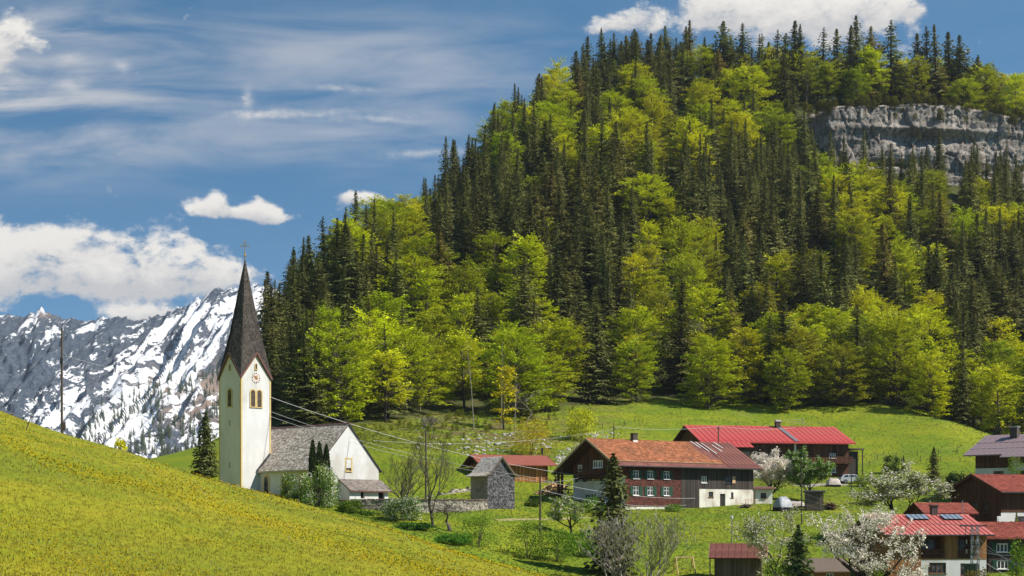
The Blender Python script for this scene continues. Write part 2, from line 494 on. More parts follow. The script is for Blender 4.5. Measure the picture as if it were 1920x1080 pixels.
# ------------------------------------------------------------------ the land: height profiles along bearings
COLS = [
    (-800, [(55, 1180), (100, 1080), (150, 960), (250, 930), (400, 960), (700, 985), (1300, 990)]),
    (0,    [(55, 1180), (100, 1080), (150, 960), (220, 915), (260, 905), (310, 905), (400, 940), (700, 985), (1300, 990)]),
    (250,  [(55, 1180), (100, 1090), (150, 990), (200, 935), (235, 893), (268, 866), (305, 878), (400, 935), (700, 985), (1300, 990)]),
    (340,  [(55, 1180), (100, 1090), (150, 990), (200, 935), (235, 892), (270, 846), (305, 852), (400, 915), (700, 985), (1300, 990)]),
    (410,  [(55, 1180), (100, 1100), (150, 1000), (200, 930), (232, 885), (272, 828), (315, 822), (380, 860), (500, 930), (700, 980), (1300, 990)]),
    (500,  [(55, 1180), (100, 1110), (150, 1015), (200, 925), (232, 875), (270, 812), (300, 770), (330, 726), (380, 665), (425, 690), (520, 810), (700, 970), (1300, 990)]),
    (600,  [(55, 1190), (100, 1120), (150, 1045), (190, 945), (212, 922), (245, 868), (290, 800), (330, 735), (412, 555), (470, 590), (620, 780), (800, 960), (1300, 990)]),
    (700,  [(55, 1200), (100, 1140), (140, 1085), (188, 965), (215, 925), (252, 852), (295, 795), (335, 740), (445, 478), (530, 540), (700, 780), (900, 970), (1300, 990)]),
    (850,  [(55, 1220), (100, 1160), (140, 1105), (192, 968), (222, 925), (262, 850), (302, 798), (345, 735), (505, 395), (600, 470), (800, 780), (1000, 970), (1300, 990)]),
    (960,  [(55, 1240), (100, 1190), (140, 1135), (165, 1062), (195, 972), (232, 925), (272, 850), (312, 795), (350, 735), (545, 255), (640, 340), (900, 800), (1300, 985)]),
    (1100, [(55, 1380), (100, 1280), (140, 1160), (165, 1078), (190, 1012), (218, 953), (250, 905), (275, 855), (305, 800), (332, 768), (360, 728), (583, 170), (690, 270), (950, 800), (1300, 980)]),
    (1300, [(55, 1380), (100, 1280), (140, 1165), (165, 1082), (190, 1020), (218, 962), (262, 905), (285, 888), (312, 812), (335, 768), (362, 733), (603, 140), (710, 230), (980, 800), (1300, 980)]),
    (1520, [(55, 1400), (100, 1290), (140, 1175), (163, 1100), (180, 1050), (202, 988), (250, 925), (285, 893), (302, 852), (320, 808), (335, 777), (365, 735), (532, 345), (541, 318), (556, 202), (570, 190), (630, 205), (740, 320), (1000, 820), (1300, 980)]),
    (1650, [(55, 1400), (100, 1290), (140, 1175), (163, 1100), (180, 1050), (202, 988), (250, 925), (283, 892), (300, 856), (318, 806), (333, 772), (365, 738), (532, 345), (541, 325), (556, 204), (570, 192), (630, 205), (740, 320), (1000, 820), (1300, 980)]),
    (1780, [(55, 1400), (100, 1290), (140, 1175), (163, 1100), (180, 1050), (202, 988), (250, 925), (283, 888), (300, 842), (314, 800), (324, 778), (338, 786), (368, 755), (530, 360), (541, 345), (556, 225), (570, 208), (630, 218), (740, 330), (1000, 830), (1300, 980)]),
    (1920, [(55, 1400), (100, 1290), (140, 1175), (163, 1100), (180, 1050), (202, 988), (250, 925), (280, 880), (300, 842), (312, 832), (335, 850), (362, 800), (530, 380), (541, 362), (556, 245), (570, 226), (630, 232), (740, 340), (1000, 840), (1300, 980)]),
    (2700, [(55, 1400), (100, 1290), (140, 1095), (170, 1030), (200, 990), (250, 935), (300, 890), (340, 870), (370, 820), (560, 420), (600, 320), (680, 300), (800, 420), (1000, 850), (1300, 980)]),
]
PXS = np.arange(-800, 2701, 10.0)
YS = np.concatenate([np.arange(56, 400, 2.5), np.arange(400, 720, 4.0), np.arange(720, 1301, 29.0)])


def smooth1(a, k, axis):
    w = np.exp(-0.5 * (np.arange(-3 * k, 3 * k + 1) / k) ** 2)
    w /= w.sum()
    return np.apply_along_axis(lambda r: np.convolve(np.pad(r, 3 * k, mode='edge'), w, 'valid'), axis, a)


def make_land():
    dense = np.arange(50, 1310, 1.0)
    cz = []
    for px, prof in COLS:
        Yp = np.array([p[0] for p in prof], float)
        zp = (HOR - np.array([p[1] for p in prof], float)) / FPX * Yp
        z = np.interp(dense, Yp, zp)
        z4 = smooth1(z[None], 4, 1)[0]
        z1 = smooth1(z[None], 2, 1)[0]
        if px >= 1500:
            k = np.clip(1 - np.abs(dense - 548) / 40, 0, 1)
            z = z4 * (1 - k) + z1 * k
        else:
            z = z4
        cz.append(np.interp(YS, dense, z))
    cz = np.array(cz)
    cp = np.array([c[0] for c in COLS], float)
    Z = np.array([np.interp(PXS, cp, cz[:, j]) for j in range(len(YS))]).T
    Z = smooth1(Z, 3, 0)
    # natural unevenness
    for i, px in enumerate(PXS):
        for j, Y in enumerate(YS):
            x = (px - 960) / FPX * Y
            a = 0.18 if Y < 300 else 0.18 + min(1.6, (Y - 300) * 0.02)
            Z[i, j] += a * mnoise.noise((x * .07, Y * .07, 3.3)) + 0.4 * a * mnoise.noise((x * .21, Y * .21, 9.1))
    return Z


ZL = make_land()


def gz(px, Y):
    """height of the land at a bearing and distance"""
    i = min(max((px - PXS[0]) / 10.0, 0), len(PXS) - 1.001)
    j = np.searchsorted(YS, Y) - 1
    j = min(max(j, 0), len(YS) - 2)
    fi = i - int(i); i = int(i)
    fj = (Y - YS[j]) / (YS[j + 1] - YS[j])
    a = ZL[i, j] * (1 - fi) + ZL[i + 1, j] * fi
    b = ZL[i, j + 1] * (1 - fi) + ZL[i + 1, j + 1] * fi
    return float(a * (1 - fj) + b * fj)


def gxy(x, y):
    return gz(960 + FPX * x / y, y)


def yat(px, row, y0=110.0, y1=600.0):
    """the distance at which the land along bearing px first rises to this row"""
    Y = y0
    while Y < y1:
        if HOR - gz(px, Y) / Y * FPX <= row:
            return Y
        Y += 0.5
    return y1


def treeline(px):
    return float(np.interp(px, [500, 600, 700, 850, 960, 1060, 1110, 1300, 1700, 1800, 1900], [262, 268, 286, 304, 316, 322, 333, 338, 336, 331, 318]))


def land_mat():
    m, g, bs, out = new_mat('meadow_and_forest_floor')
    tc = g.n('ShaderNodeTexCoord')
    o = tc.outputs['Object']
    fo = g.n('ShaderNodeAttribute', attribute_name='forest').outputs['Fac']
    dr = g.n('ShaderNodeAttribute', attribute_name='dry').outputs['Fac']
    n1 = g.noise(o, .10, 5, .6)
    n2 = g.noise(o, .9, 4, .6)
    n3 = g.noise(g.map(o, (1, .35, 1)), 5.0, 3, .7)
    grass = g.mix(g.ramp(n1, .35, .65), (.120, .175, .009), (.195, .215, .011))
    grass = g.mix(g.ramp(n2, .45, .72, 0, .6), grass, (.085, .150, .012))
    grass = g.mix(g.ramp(n3, .52, .75, 0, .55), grass, (.25, .28, .022))
    path = g.ramp(g.noise(g.map(o, (.35, 1, 1)), .32, 3, .5), .60, .70, 0, .35)
    grass = g.mix(path, grass, (.20, .19, .05))
    fl = g.n('ShaderNodeTexVoronoi')
    g.put(fl.inputs['Vector'], o); fl.inputs['Scale'].default_value = 2.1
    grass = g.mix(g.m('MULTIPLY', g.ramp(fl.outputs['Distance'], .16, .10), g.ramp(n1, .5, .62, 0, .8)), grass, (.55, .42, .02))
    dirt = g.mix(g.ramp(n2, .35, .65), (.16, .115, .055), (.105, .085, .035))
    grass = g.mix(g.m('MULTIPLY', dr, g.ramp(g.noise(o, .22, 5, .65), .42, .60)), grass, dirt)
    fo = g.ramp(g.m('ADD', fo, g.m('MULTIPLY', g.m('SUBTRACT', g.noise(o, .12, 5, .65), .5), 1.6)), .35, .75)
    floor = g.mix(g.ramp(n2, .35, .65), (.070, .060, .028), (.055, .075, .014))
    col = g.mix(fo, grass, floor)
    g.put(bs.inputs['Base Color'], col)
    bs.inputs['Roughness'].default_value = 0.95
    bs.inputs['Specular IOR Level'].default_value = 0.1
    b = g.n('ShaderNodeBump')
    b.inputs['Strength'].default_value = .22; b.inputs['Distance'].default_value = .12
    g.put(b.inputs['Height'], g.noise(o, 3.5, 5, .7))
    g.nt.links.new(b.outputs[0], bs.inputs['Normal'])
    return m


def build_land():
    ni, nj = ZL.shape
    Xg = (PXS[:, None] - 960) / FPX * YS[None, :]
    V = np.stack([Xg, np.broadcast_to(YS[None, :], Xg.shape), ZL], -1).reshape(-1, 3)
    idx = np.arange(ni * nj).reshape(ni, nj)
    F = np.stack([idx[:-1, :-1], idx[1:, :-1], idx[1:, 1:], idx[:-1, 1:]], -1).reshape(-1, 4)
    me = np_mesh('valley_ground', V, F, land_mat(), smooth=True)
    tl = np.array([treeline(p) for p in PXS])
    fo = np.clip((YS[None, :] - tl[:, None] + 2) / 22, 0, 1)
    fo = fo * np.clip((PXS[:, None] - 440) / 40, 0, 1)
    rows = HOR - ZL / YS[None, :] * FPX
    dry = 1.1 * np.exp(-((PXS[:, None] - 880) / 165) ** 2) * np.clip((YS[None, :] - 262) / 25, 0, 1) + .25 * np.exp(-((PXS[:, None] - 1100) / 120) ** 2) * np.clip((YS[None, :] - 262) / 25, 0, 1)
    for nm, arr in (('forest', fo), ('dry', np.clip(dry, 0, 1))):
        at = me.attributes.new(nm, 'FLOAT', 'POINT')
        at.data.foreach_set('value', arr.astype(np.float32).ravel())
    tag(link('valley_ground', me), kind='structure')
    # the plain far beyond, below everything, out to the horizon
    b = MB()
    R = 9000
    b.face([(-R, -R, -75), (R, -R, -75), (R, R, -75), (-R, R, -75)])
    b.build('valley_floor', mat('valley_floor_green', (.08, .12, .02), (.06, .09, .02), .01), kind='structure')


build_land()

# ------------------------------------------------------------------ the flowering meadow hillside in front
CRX = [-900, -300, 0, 60, 115, 250, 330, 410, 490, 560, 620, 720, 800, 900, 1000, 1300, 2700]
CRR = [470, 672, 770, 794, 812, 851, 879, 905, 924, 942, 960, 990, 1022, 1050, 1077, 1165, 1480]


def crest(px):
    return np.interp(px, CRX, CRR)


def crest_y(px):
    return np.interp(px, [-900, 0, 1000, 2700], [165, 152, 112, 90])


def meadow_row(px, Y):
    yc = crest_y(px)
    c = crest(px)
    near = 92.0 * np.maximum(yc / Y - 1, 0) ** 1.3
    far = 0.021 * np.maximum(Y - yc, 0) ** 2
    return c + near + far


MPX = np.arange(-900, 1701, 8.0)
MYS = np.concatenate([np.arange(20, 60, 1.0), np.arange(60, 130, 1.5), np.arange(130, 240, 3.0)])


def make_meadow():
    cr = smooth1(crest(MPX)[None], 4, 1)[0]
    R = np.array([[0.0] * len(MYS)] * len(MPX))
    for j, Y in enumerate(MYS):
        R[:, j] = meadow_row(MPX, Y) - crest(MPX) + cr
    Z = (HOR - R) / FPX * MYS[None, :]
    for i, px in enumerate(MPX):
        for j, Y in enumerate(MYS):
            x = (px - 960) / FPX * Y
            Z[i, j] += .16 * mnoise.noise((x * .11, Y * .06, 1.3)) + .05 * mnoise.noise((x * .5, Y * .3, 4.1))
    return Z


ZM = make_meadow()


def mz(px, Y):
    i = min(max((px - MPX[0]) / 8.0, 0), len(MPX) - 1.001)
    j = min(max(np.searchsorted(MYS, Y) - 1, 0), len(MYS) - 2)
    fi = i - int(i); i = int(i)
    fj = (Y - MYS[j]) / (MYS[j + 1] - MYS[j])
    a = ZM[i, j] * (1 - fi) + ZM[i + 1, j] * fi
    b = ZM[i, j + 1] * (1 - fi) + ZM[i + 1, j + 1] * fi
    return float(a * (1 - fj) + b * fj)


def mz_vec(px, Y):
    i = np.clip((px - MPX[0]) / 8.0, 0, len(MPX) - 1.001)
    j = np.clip(np.searchsorted(MYS, Y) - 1, 0, len(MYS) - 2)
    fi = i - i.astype(int); i = i.astype(int)
    fj = (Y - MYS[j]) / (MYS[j + 1] - MYS[j])
    a = ZM[i, j] * (1 - fi) + ZM[i + 1, j] * fi
    b = ZM[i, j + 1] * (1 - fi) + ZM[i + 1, j + 1] * fi
    return a * (1 - fj) + b * fj


def gz_vec(px, Y):
    i = np.clip((px - PXS[0]) / 10.0, 0, len(PXS) - 1.001)
    j = np.clip(np.searchsorted(YS, Y) - 1, 0, len(YS) - 2)
    fi = i - i.astype(int); i = i.astype(int)
    fj = (Y - YS[j]) / (YS[j + 1] - YS[j])
    a = ZL[i, j] * (1 - fi) + ZL[i + 1, j] * fi
    b = ZL[i, j + 1] * (1 - fi) + ZL[i + 1, j + 1] * fi
    return a * (1 - fj) + b * fj


def meadow_mat():
    m, g, bs, out = new_mat('flower_meadow')
    tc = g.n('ShaderNodeTexCoord')
    o = tc.outputs['Object']
    n1 = g.noise(g.map(o, (1, .5, 1)), .16, 5, .6)
    n2 = g.noise(o, 1.4, 4, .65)
    n3 = g.noise(g.map(o, (1, .45, 1)), 9.0, 3, .7)
    col = g.mix(g.ramp(n1, .36, .64), (.190, .208, .009), (.265, .232, .014))
    col = g.mix(g.ramp(g.noise(g.map(o, (1, .45, 1), loc=(9, 4, 0)), .07, 4, .6), .45, .62, 0, .75), col, (.122, .155, .010))
    col = g.mix(g.ramp(n2, .46, .70, 0, .6), col, (.13, .165, .012))
    col = g.mix(g.ramp(n3, .5, .72, 0, .4), col, (.28, .26, .03))
    g.put(bs.inputs['Base Color'], col)
    bs.inputs['Roughness'].default_value = .95
    bs.inputs['Specular IOR Level'].default_value = .1
    b = g.n('ShaderNodeBump')
    b.inputs['Strength'].default_value = .15; b.inputs['Distance'].default_value = .1
    g.put(b.inputs['Height'], g.noise(o, 6.0, 4, .7))
    g.nt.links.new(b.outputs[0], bs.inputs['Normal'])
    return m


def build_meadow():
    ni, nj = ZM.shape
    Xg = (MPX[:, None] - 960) / FPX * MYS[None, :]
    V = np.stack([Xg, np.broadcast_to(MYS[None, :], Xg.shape), ZM], -1).reshape(-1, 3)
    idx = np.arange(ni * nj).reshape(ni, nj)
    F = np.stack([idx[:-1, :-1], idx[1:, :-1], idx[1:, 1:], idx[:-1, 1:]], -1).reshape(-1, 4)
    me = np_mesh('meadow_hillside', V, F, meadow_mat(), smooth=True)
    tag(link('meadow_hillside', me), kind='structure')


build_meadow()


def n2d(x, y, s, seed):
    return np.array([mnoise.noise((a * s, b * s, seed)) for a, b in zip(x, y)])


def blades(n, px0, px1, yfun, zfun, hmin, hmax, wid, per, rs, dens=None, lean=.35):
    """tufts of grass as thin triangles; positions spread evenly in the area seen"""
    px = rs.uniform(px0, px1, n)
    Y = yfun(px, n)
    x = (px - 960) / FPX * Y
    keep = np.ones(n, bool)
    if dens is not None:
        keep = dens(px, Y, x)
    px, Y, x = px[keep], Y[keep], x[keep]
    n = len(px)
    z = zfun(px, Y)
    V, T = [], []
    patch = n2d(x, Y, .06, 5.5)
    for k in range(per):
        a = rs.uniform(0, 2 * np.pi, n)
        r = rs.uniform(0, .16, n)
        bx, by = x + r * np.cos(a), Y + r * np.sin(a)
        h = rs.uniform(hmin, hmax, n)
        w = wid * rs.uniform(.6, 1.3, n) * np.clip(Y / 70, .7, 2.2)
        la = rs.uniform(0, 2 * np.pi, n)
        lx, ly = np.cos(la) * h * lean * rs.uniform(.2, 1, n), np.sin(la) * h * lean * rs.uniform(.2, 1, n)
        wa = rs.uniform(-.7, .7, n)
        wx, wy = np.cos(wa) * w, np.sin(wa) * w
        V.append(np.stack([np.stack([bx - wx, by - wy, z - .03], -1), np.stack([bx + wx, by + wy, z - .03], -1), np.stack([bx + lx, by + ly, z + h], -1)], 1))
        T.append(np.clip(.5 * rs.uniform(0, 1, n) + .5 * (.5 + 1.1 * patch), 0, 1))
    V = np.concatenate(V).reshape(-1, 3)
    return V, np.arange(len(V)).reshape(-1, 3), np.concatenate(T)


def build_grass():
    rs = np.random.RandomState(5)
    def yf(px, n):
        yc = crest_y(px)
        lo = 34.0
        u = rs.uniform(0, 1, n) ** 1.15
        return 1.0 / (1.0 / lo * (1 - u) + 1.0 / (yc + 4) * u)
    def vis(px, Y, x):
        return meadow_row(px, Y) < 1100
    V, F, T = blades(60000, -60, 1060, yf, mz_vec, .03, .09, .012, 3, rs, vis)
    me = np_mesh('meadow_grass', V, F, M['grass_blade'], tint=T)
    o = tag(link('meadow_grass', me), kind='stuff')
    o.color = (1.12, .98, 1.0, 1)
    # flowers: small tilted discs (four-sided) on the ends of the grass, in drifts
    def flowers(n, mt, name, size, dens):
        px = rs.uniform(-60, 1060, n)
        Y = yf(px, n)
        x = (px - 960) / FPX * Y
        keep = dens(px, Y, x) & (meadow_row(px, Y) < 1100)
        px, Y, x = px[keep], Y[keep], x[keep]
        k = len(px)
        z = mz_vec(px, Y) + rs.uniform(.08, .20, k)
        s = size * rs.uniform(.6, 1.25, k) * np.clip(Y / 75, .75, 1.5)
        a = rs.uniform(0, np.pi / 2, k)
        tl = rs.uniform(-.5, .5, (k, 2))
        Vs = []
        for q in range(4):
            aa = a + q * np.pi / 2
            cx, cy = np.cos(aa) * s, np.sin(aa) * s
            Vs.append(np.stack([x + cx, Y + cy * .75, z + cx * tl[:, 0] + cy * tl[:, 1] - cy * .55], -1))
        V = np.stack(Vs, 1).reshape(-1, 3)
        me = np_mesh(name, V, np.arange(4 * k).reshape(-1, 4), mt, tint=rs.uniform(0, 1, k))
        tag(link(name, me), kind='stuff')
    def band(px, Y, x):
        q = crest_y(px) / Y - 1
        b = np.exp(-((q - .66 - .10 * np.sin(px * .012)) / .13) ** 2) * np.clip(1.15 - px / 1700, .3, 1)
        edge = np.exp(-((q - .05) / .05) ** 2) * np.clip((px - 620) / 150, 0, 1) * .8
        patch = np.clip(n2d(x, Y, .13, 2.2) * 1.5 + .25, 0.02, 1) * .36
        return rs.uniform(0, 1, len(px)) < np.clip(b * .60 + edge * .7 + patch * .9, 0, 1)
    flowers(170000, M['flower'], 'buttercups', .031, band)
    flowers(3500, M['flower_white'], 'daisies', .034, lambda px, Y, x: n2d(x, Y, .2, 6.6) > .05)
    # shorter grass on the village lawns
    def yl(px, n):
        u = rs.uniform(0, 1, n)
        return 128 + 152 * u
    def lawn(px, Y, x):
        return (gz_vec(px, Y) > -30) & (n2d(x, Y, .1, 8.8) > -.55)
    V, F, T = blades(80000, 600, 1990, yl, gz_vec, .04, .11, .035, 3, rs, lawn)
    me = np_mesh('lawn_grass', V, F, M['lawn_blade'], tint=T)
    o = tag(link('lawn_grass', me), kind='stuff')
    o.color = (.9, 1.04, .9, 1)
    def yu(px, n):
        return 262 + (np.array([treeline(p) for p in px]) - 250) * rs.uniform(0, 1, n)
    V, F, T = blades(22000, 640, 1900, yu, gz_vec, .05, .13, .05, 3, rs)
    me = np_mesh('pasture_grass', V, F, M['lawn_blade'], tint=T)
    o = tag(link('pasture_grass', me), kind='stuff')
    o.color = (1.0, 1.06, .9, 1)


build_grass()

# ------------------------------------------------------------------ limestone cliff near the top of the wooded mountain
def build_cliff():
    m, g, bs, out = new_mat('grey_cliff_limestone')
    tc = g.n('ShaderNodeTexCoord')
    o = tc.outputs['Object']
    n1 = g.noise(g.map(o, (.5, .5, 1.0)), .22, 6, .65)
    n2 = g.noise(g.map(o, (1.0, 1.0, .22)), 1.0, 5, .65)
    n3 = g.noise(g.map(o, (.15, .15, 1.6)), .9, 4, .6)
    col = g.mix(g.ramp(n1, .36, .62), (.40, .35, .295), (.215, .185, .155))
    col = g.mix(g.ramp(n2, .47, .60, 0, .8), col, (.085, .078, .07))
    col = g.mix(g.ramp(n3, .58, .72, 0, .6), col, (.47, .425, .375))
    col = g.mix(g.ramp(g.noise(o, .35, 4, .6), .56, .68, 0, .6), col, (.20, .135, .075))
    g.put(bs.inputs['Base Color'], col)
    bs.inputs['Roughness'].default_value = .95
    b = g.n('ShaderNodeBump'); b.inputs['Strength'].default_value = .9; b.inputs['Distance'].default_value = .5
    g.put(b.inputs['Height'], g.m('ADD', n2, g.noise(o, 1.7, 5, .7)))
    g.nt.links.new(b.outputs[0], bs.inputs['Normal'])
    xs = np.arange(96, 205, .4)
    ts = np.linspace(0, 1, 110)
    V = np.zeros((len(xs), len(ts), 3))
    for i, x in enumerate(xs):
        drop = np.interp(x, [96, 130, 160, 205], [3.0, .5, 0, -7.5])
        top = 144.5 - drop * 1 + 1.6 * mnoise.noise((x * .09, 1.1, 0)) if x > 130 else 144.5 - drop + 1.6 * mnoise.noise((x * .09, 1.1, 0))
        top = 143.8 - np.interp(x, [96, 110, 150, 175, 205], [4, 1.0, 0, 5.0, 9.0]) + 1.4 * mnoise.noise((x * .09, 1.1, 0))
        bot = 106.0 - np.interp(x, [96, 150, 205], [0, 0, 9])
        for j, t in enumerate(ts):
            z = bot + (top - bot) * t
            y = 537.5 + 8.5 * t
            wx, wz = x + 2.2 * mnoise.noise((x * .15, 7, z * .15)), z + 1.5 * mnoise.noise((x * .12, 9, z * .2))
            dist, pts = mnoise.voronoi((wx * .26, wz * .075, 0.0))
            blk = 1.3 * mnoise.noise((pts[0].x * 3.1, pts[0].y * 3.7, 1.5))
            d2, p2 = mnoise.voronoi((wx * .75, wz * .30, 4.0))
            blk += .42 * mnoise.noise((p2[0].x * 3.3, p2[0].y * 2.9, 6.5))
            crack = .8 * max(0, 1 - (dist[1] - dist[0]) * 16) + .3 * max(0, 1 - (d2[1] - d2[0]) * 14)
            led = .28 * math.tanh(5 * mnoise.noise((x * .02, 3.7, (z + .06 * x) * .17))) + .16 * math.tanh(9 * mnoise.noise((x * .03, 1.7, (z + .06 * x) * .55)))
            dd = led + blk - crack + .8 * mnoise.noise((x * .05, 2, z * .08)) + .12 * mnoise.noise((x * 1.3, 8, z * 1.3))
            # the long overhang with a dark hollow under it
            hol = math.exp(-((x - 142) / 17) ** 2) * math.exp(-((z - (130.0 - (x - 142) * .03)) / 2.0) ** 2)
            hol += .8 * math.exp(-((x - 129) / 9) ** 2) * math.exp(-((z - 121.5) / 1.3) ** 2)
            lip = math.exp(-((x - 142) / 22) ** 2) * math.exp(-((z - (133.6 - (x - 142) * .03)) / 1.3) ** 2)
            y += -dd + 3.2 * hol - 1.5 * lip
            if x < 108: y += (108 - x) * .9
            if t > .95: y += (t - .95) * 60
            V[i, j] = (x, y, z)
    idx = np.arange(len(xs) * len(ts)).reshape(len(xs), len(ts))
    F = np.stack([idx[:-1, :-1], idx[1:, :-1], idx[1:, 1:], idx[:-1, 1:]], -1).reshape(-1, 4)
    me = np_mesh('rock_cliff', V.reshape(-1, 3), F, m)
    tag(link('rock_cliff', me), kind='structure')


build_cliff()

# ------------------------------------------------------------------ snowy mountain ridge far behind the church
SPX = [-500, -150, 0, 40, 58, 78, 98, 112, 160, 190, 232, 262, 300, 345, 372, 398, 415, 440, 468, 495, 512, 530, 560, 620, 760, 950]
SRW = [640, 575, 589, 598, 588, 583, 590, 597, 603, 598, 597, 604, 592, 578, 560, 546, 543, 541, 540, 534, 543, 553, 556, 570, 640, 760]


def build_snow_mountain():
    px = np.arange(-500, 951, 3.0)
    t = np.concatenate([np.linspace(0, 1, 130), np.linspace(1.03, 1.4, 8)])
    n = len(px); k = len(t)
    V = np.zeros((n, k, 3)); spur = np.zeros((n, k)); bias = np.zeros((n, k)); brown = np.zeros((n, k)); elev = np.zeros((n, k))
    cr = np.interp(px, SPX, SRW)
    blobs = [(470, 565, 60, 30, .35), (330, 640, 75, 35, .28), (250, 740, 60, 40, .28), (340, 715, 80, 40, .26), (230, 815, 70, 35, .40), (120, 770, 60, 25, .35), (110, 635, 38, 12, .25), (300, 800, 60, 40, .15),
             (60, 605, 40, 8, .35), (50, 690, 75, 60, -.42), (20, 630, 50, 25, -.22), (190, 690, 42, 40, -.28), (140, 610, 60, 18, -.25), (290, 610, 30, 15, -.2), (225, 608, 30, 14, -.35), (430, 640, 50, 30, -.08), (390, 780, 60, 40, -.10), (410, 548, 20, 8, -.3), (345, 770, 40, 50, -.1)]
    for i in range(n):
        for j in range(k):
            tt = t[j]
            if tt <= 1:
                row = 985 + (cr[i] - 985) * tt ** .93
                Y = 2100 + 1500 * tt
                z = (HOR - row) / FPX * Y
            else:
                Y = 2100 + 1500 * tt
                z0 = (HOR - cr[i]) / FPX * 3600
                z = z0 - (Y - 3600) * .75
            c = px[i] - 330 * tt
            a = 46 * min(1, tt * 2.2) * max(0, min(1, (1.02 - tt) * 7))
            q = c + 34 * mnoise.noise((c * .012, tt * 2.5, 2))
            r1 = 1 - 2 * abs(mnoise.noise((q * .022, tt * .9, 0)))
            r2 = 1 - 2 * abs(mnoise.noise((q * .06, tt * 2.2, 5)))
            r3 = mnoise.noise((q * .05, tt * 9, 7))
            r4 = mnoise.noise((px[i] * .03, tt * 6, 3)) + .5 * mnoise.noise((px[i] * .08, tt * 14, 8))
            d = a * (r1 * .8 + r2 * .30 + r3 * .30 + r4 * .45)
            x = (px[i] - 960) / FPX * Y
            jag = (10 * mnoise.noise((px[i] * .07, 0, 11)) + 6 * mnoise.noise((px[i] * .23, 0, 12))) * max(0, 1 - abs(tt - 1) * 5)
            V[i, j] = (x, Y - d * 1.1, z + d * .35 + jag)
            spur[i, j] = q; elev[i, j] = tt
            rw = HOR - V[i, j, 2] / V[i, j, 1] * FPX
            bb = .05 + r1 * -.06
            for (bx, by, rx, ry, w) in blobs:
                # measured along the fall line
                dx, dy = px[i] - bx, rw - by
                s, p = (-dx * .73 + dy * .68), (dx * .68 + dy * .73)
                bb += w * math.exp(-(s / (rx * 1.2)) ** 2 - (p / ry) ** 2)
            bias[i, j] = bb * .38
            brown[i, j] = math.exp(-((px[i] - 365) / 110) ** 2 - ((rw - 740) / 60) ** 2) + .8 * math.exp(-((px[i] - 75) / 35) ** 2 - ((rw - 588) / 9) ** 2)
    m, g, bs, out = new_mat('snow_and_rock')
    A = lambda nm: g.n('ShaderNodeAttribute', attribute_name=nm).outputs['Fac']
    sp, el, bi, br = A('spur'), A('elev'), A('bias'), A('brown')
    v1 = g.xyz(g.m('MULTIPLY', sp, .034), g.m('MULTIPLY', el, 9.0), 0.0)
    v2 = g.xyz(g.m('MULTIPLY', sp, .11), g.m('MULTIPLY', el, 30.0), 3.0)
    v3 = g.xyz(g.m('MULTIPLY', sp, .32), g.m('MULTIPLY', el, 95.0), 6.0)
    f = g.m('ADD', g.m('MULTIPLY', g.noise(v1, 1.0, 4, .55, .5), .46), g.m('ADD', g.m('MULTIPLY', g.noise(v2, 1.0, 4, .62, .8), .37), g.m('MULTIPLY', g.noise(v3, 1.0, 3, .6), .17)))
    f = g.m('MULTIPLY_ADD', g.m('SUBTRACT', f, .5), 1.9, .5)
    snow = g.ramp(g.m('ADD', f, bi), .505, .555)
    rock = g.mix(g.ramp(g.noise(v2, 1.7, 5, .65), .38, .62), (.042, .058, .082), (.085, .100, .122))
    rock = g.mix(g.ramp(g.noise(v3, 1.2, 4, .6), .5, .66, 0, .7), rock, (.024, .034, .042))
    rock = g.mix(g.m('MULTIPLY', br, g.ramp(g.noise(v2, .8, 3, .6), .35, .55)), rock, (.27, .19, .14))
    col = g.mix(snow, rock, (.70, .70, .705))
    g.put(bs.inputs['Base Color'], col)
    bs.inputs['Roughness'].default_value = .85
    bs.inputs['Specular IOR Level'].default_value = .1
    b = g.n('ShaderNodeBump'); b.inputs['Strength'].default_value = .7; b.inputs['Distance'].default_value = 16
    g.put(b.inputs['Height'], g.m('ADD', g.noise(v2, 1.5, 5, .65), g.m('MULTIPLY', snow, .25)))
    g.nt.links.new(b.outputs[0], bs.inputs['Normal'])
    idx = np.arange(n * k).reshape(n, k)
    F = np.stack([idx[:-1, :-1], idx[1:, :-1], idx[1:, 1:], idx[:-1, 1:]], -1).reshape(-1, 4)
    me = np_mesh('snowy_mountain', V.reshape(-1, 3), F, m, smooth=True)
    for nm, arr in (('spur', spur), ('elev', elev), ('bias', bias), ('brown', brown)):
        at = me.attributes.new(nm, 'FLOAT', 'POINT')
        at.data.foreach_set('value', arr.astype(np.float32).ravel())
    tag(link('snowy_mountain', me), kind='structure')
    return V, px, t


SNOW_V, SNOW_PX, SNOW_T = build_snow_mountain()

# ------------------------------------------------------------------ tree prototypes
def quads(C, U, Wv):
    """leaf quads from centres and half axes -> verts, faces"""
    V = np.stack([C - U - Wv, C + U - Wv * .55, C + U * 1.15 + Wv * .1, C - U * .1 + Wv], 1)
    n = len(C)
    return V.reshape(-1, 3), np.arange(4 * n).reshape(n, 4)


def nrm(a):
    return a / np.maximum(np.linalg.norm(a, axis=-1, keepdims=True), 1e-6)


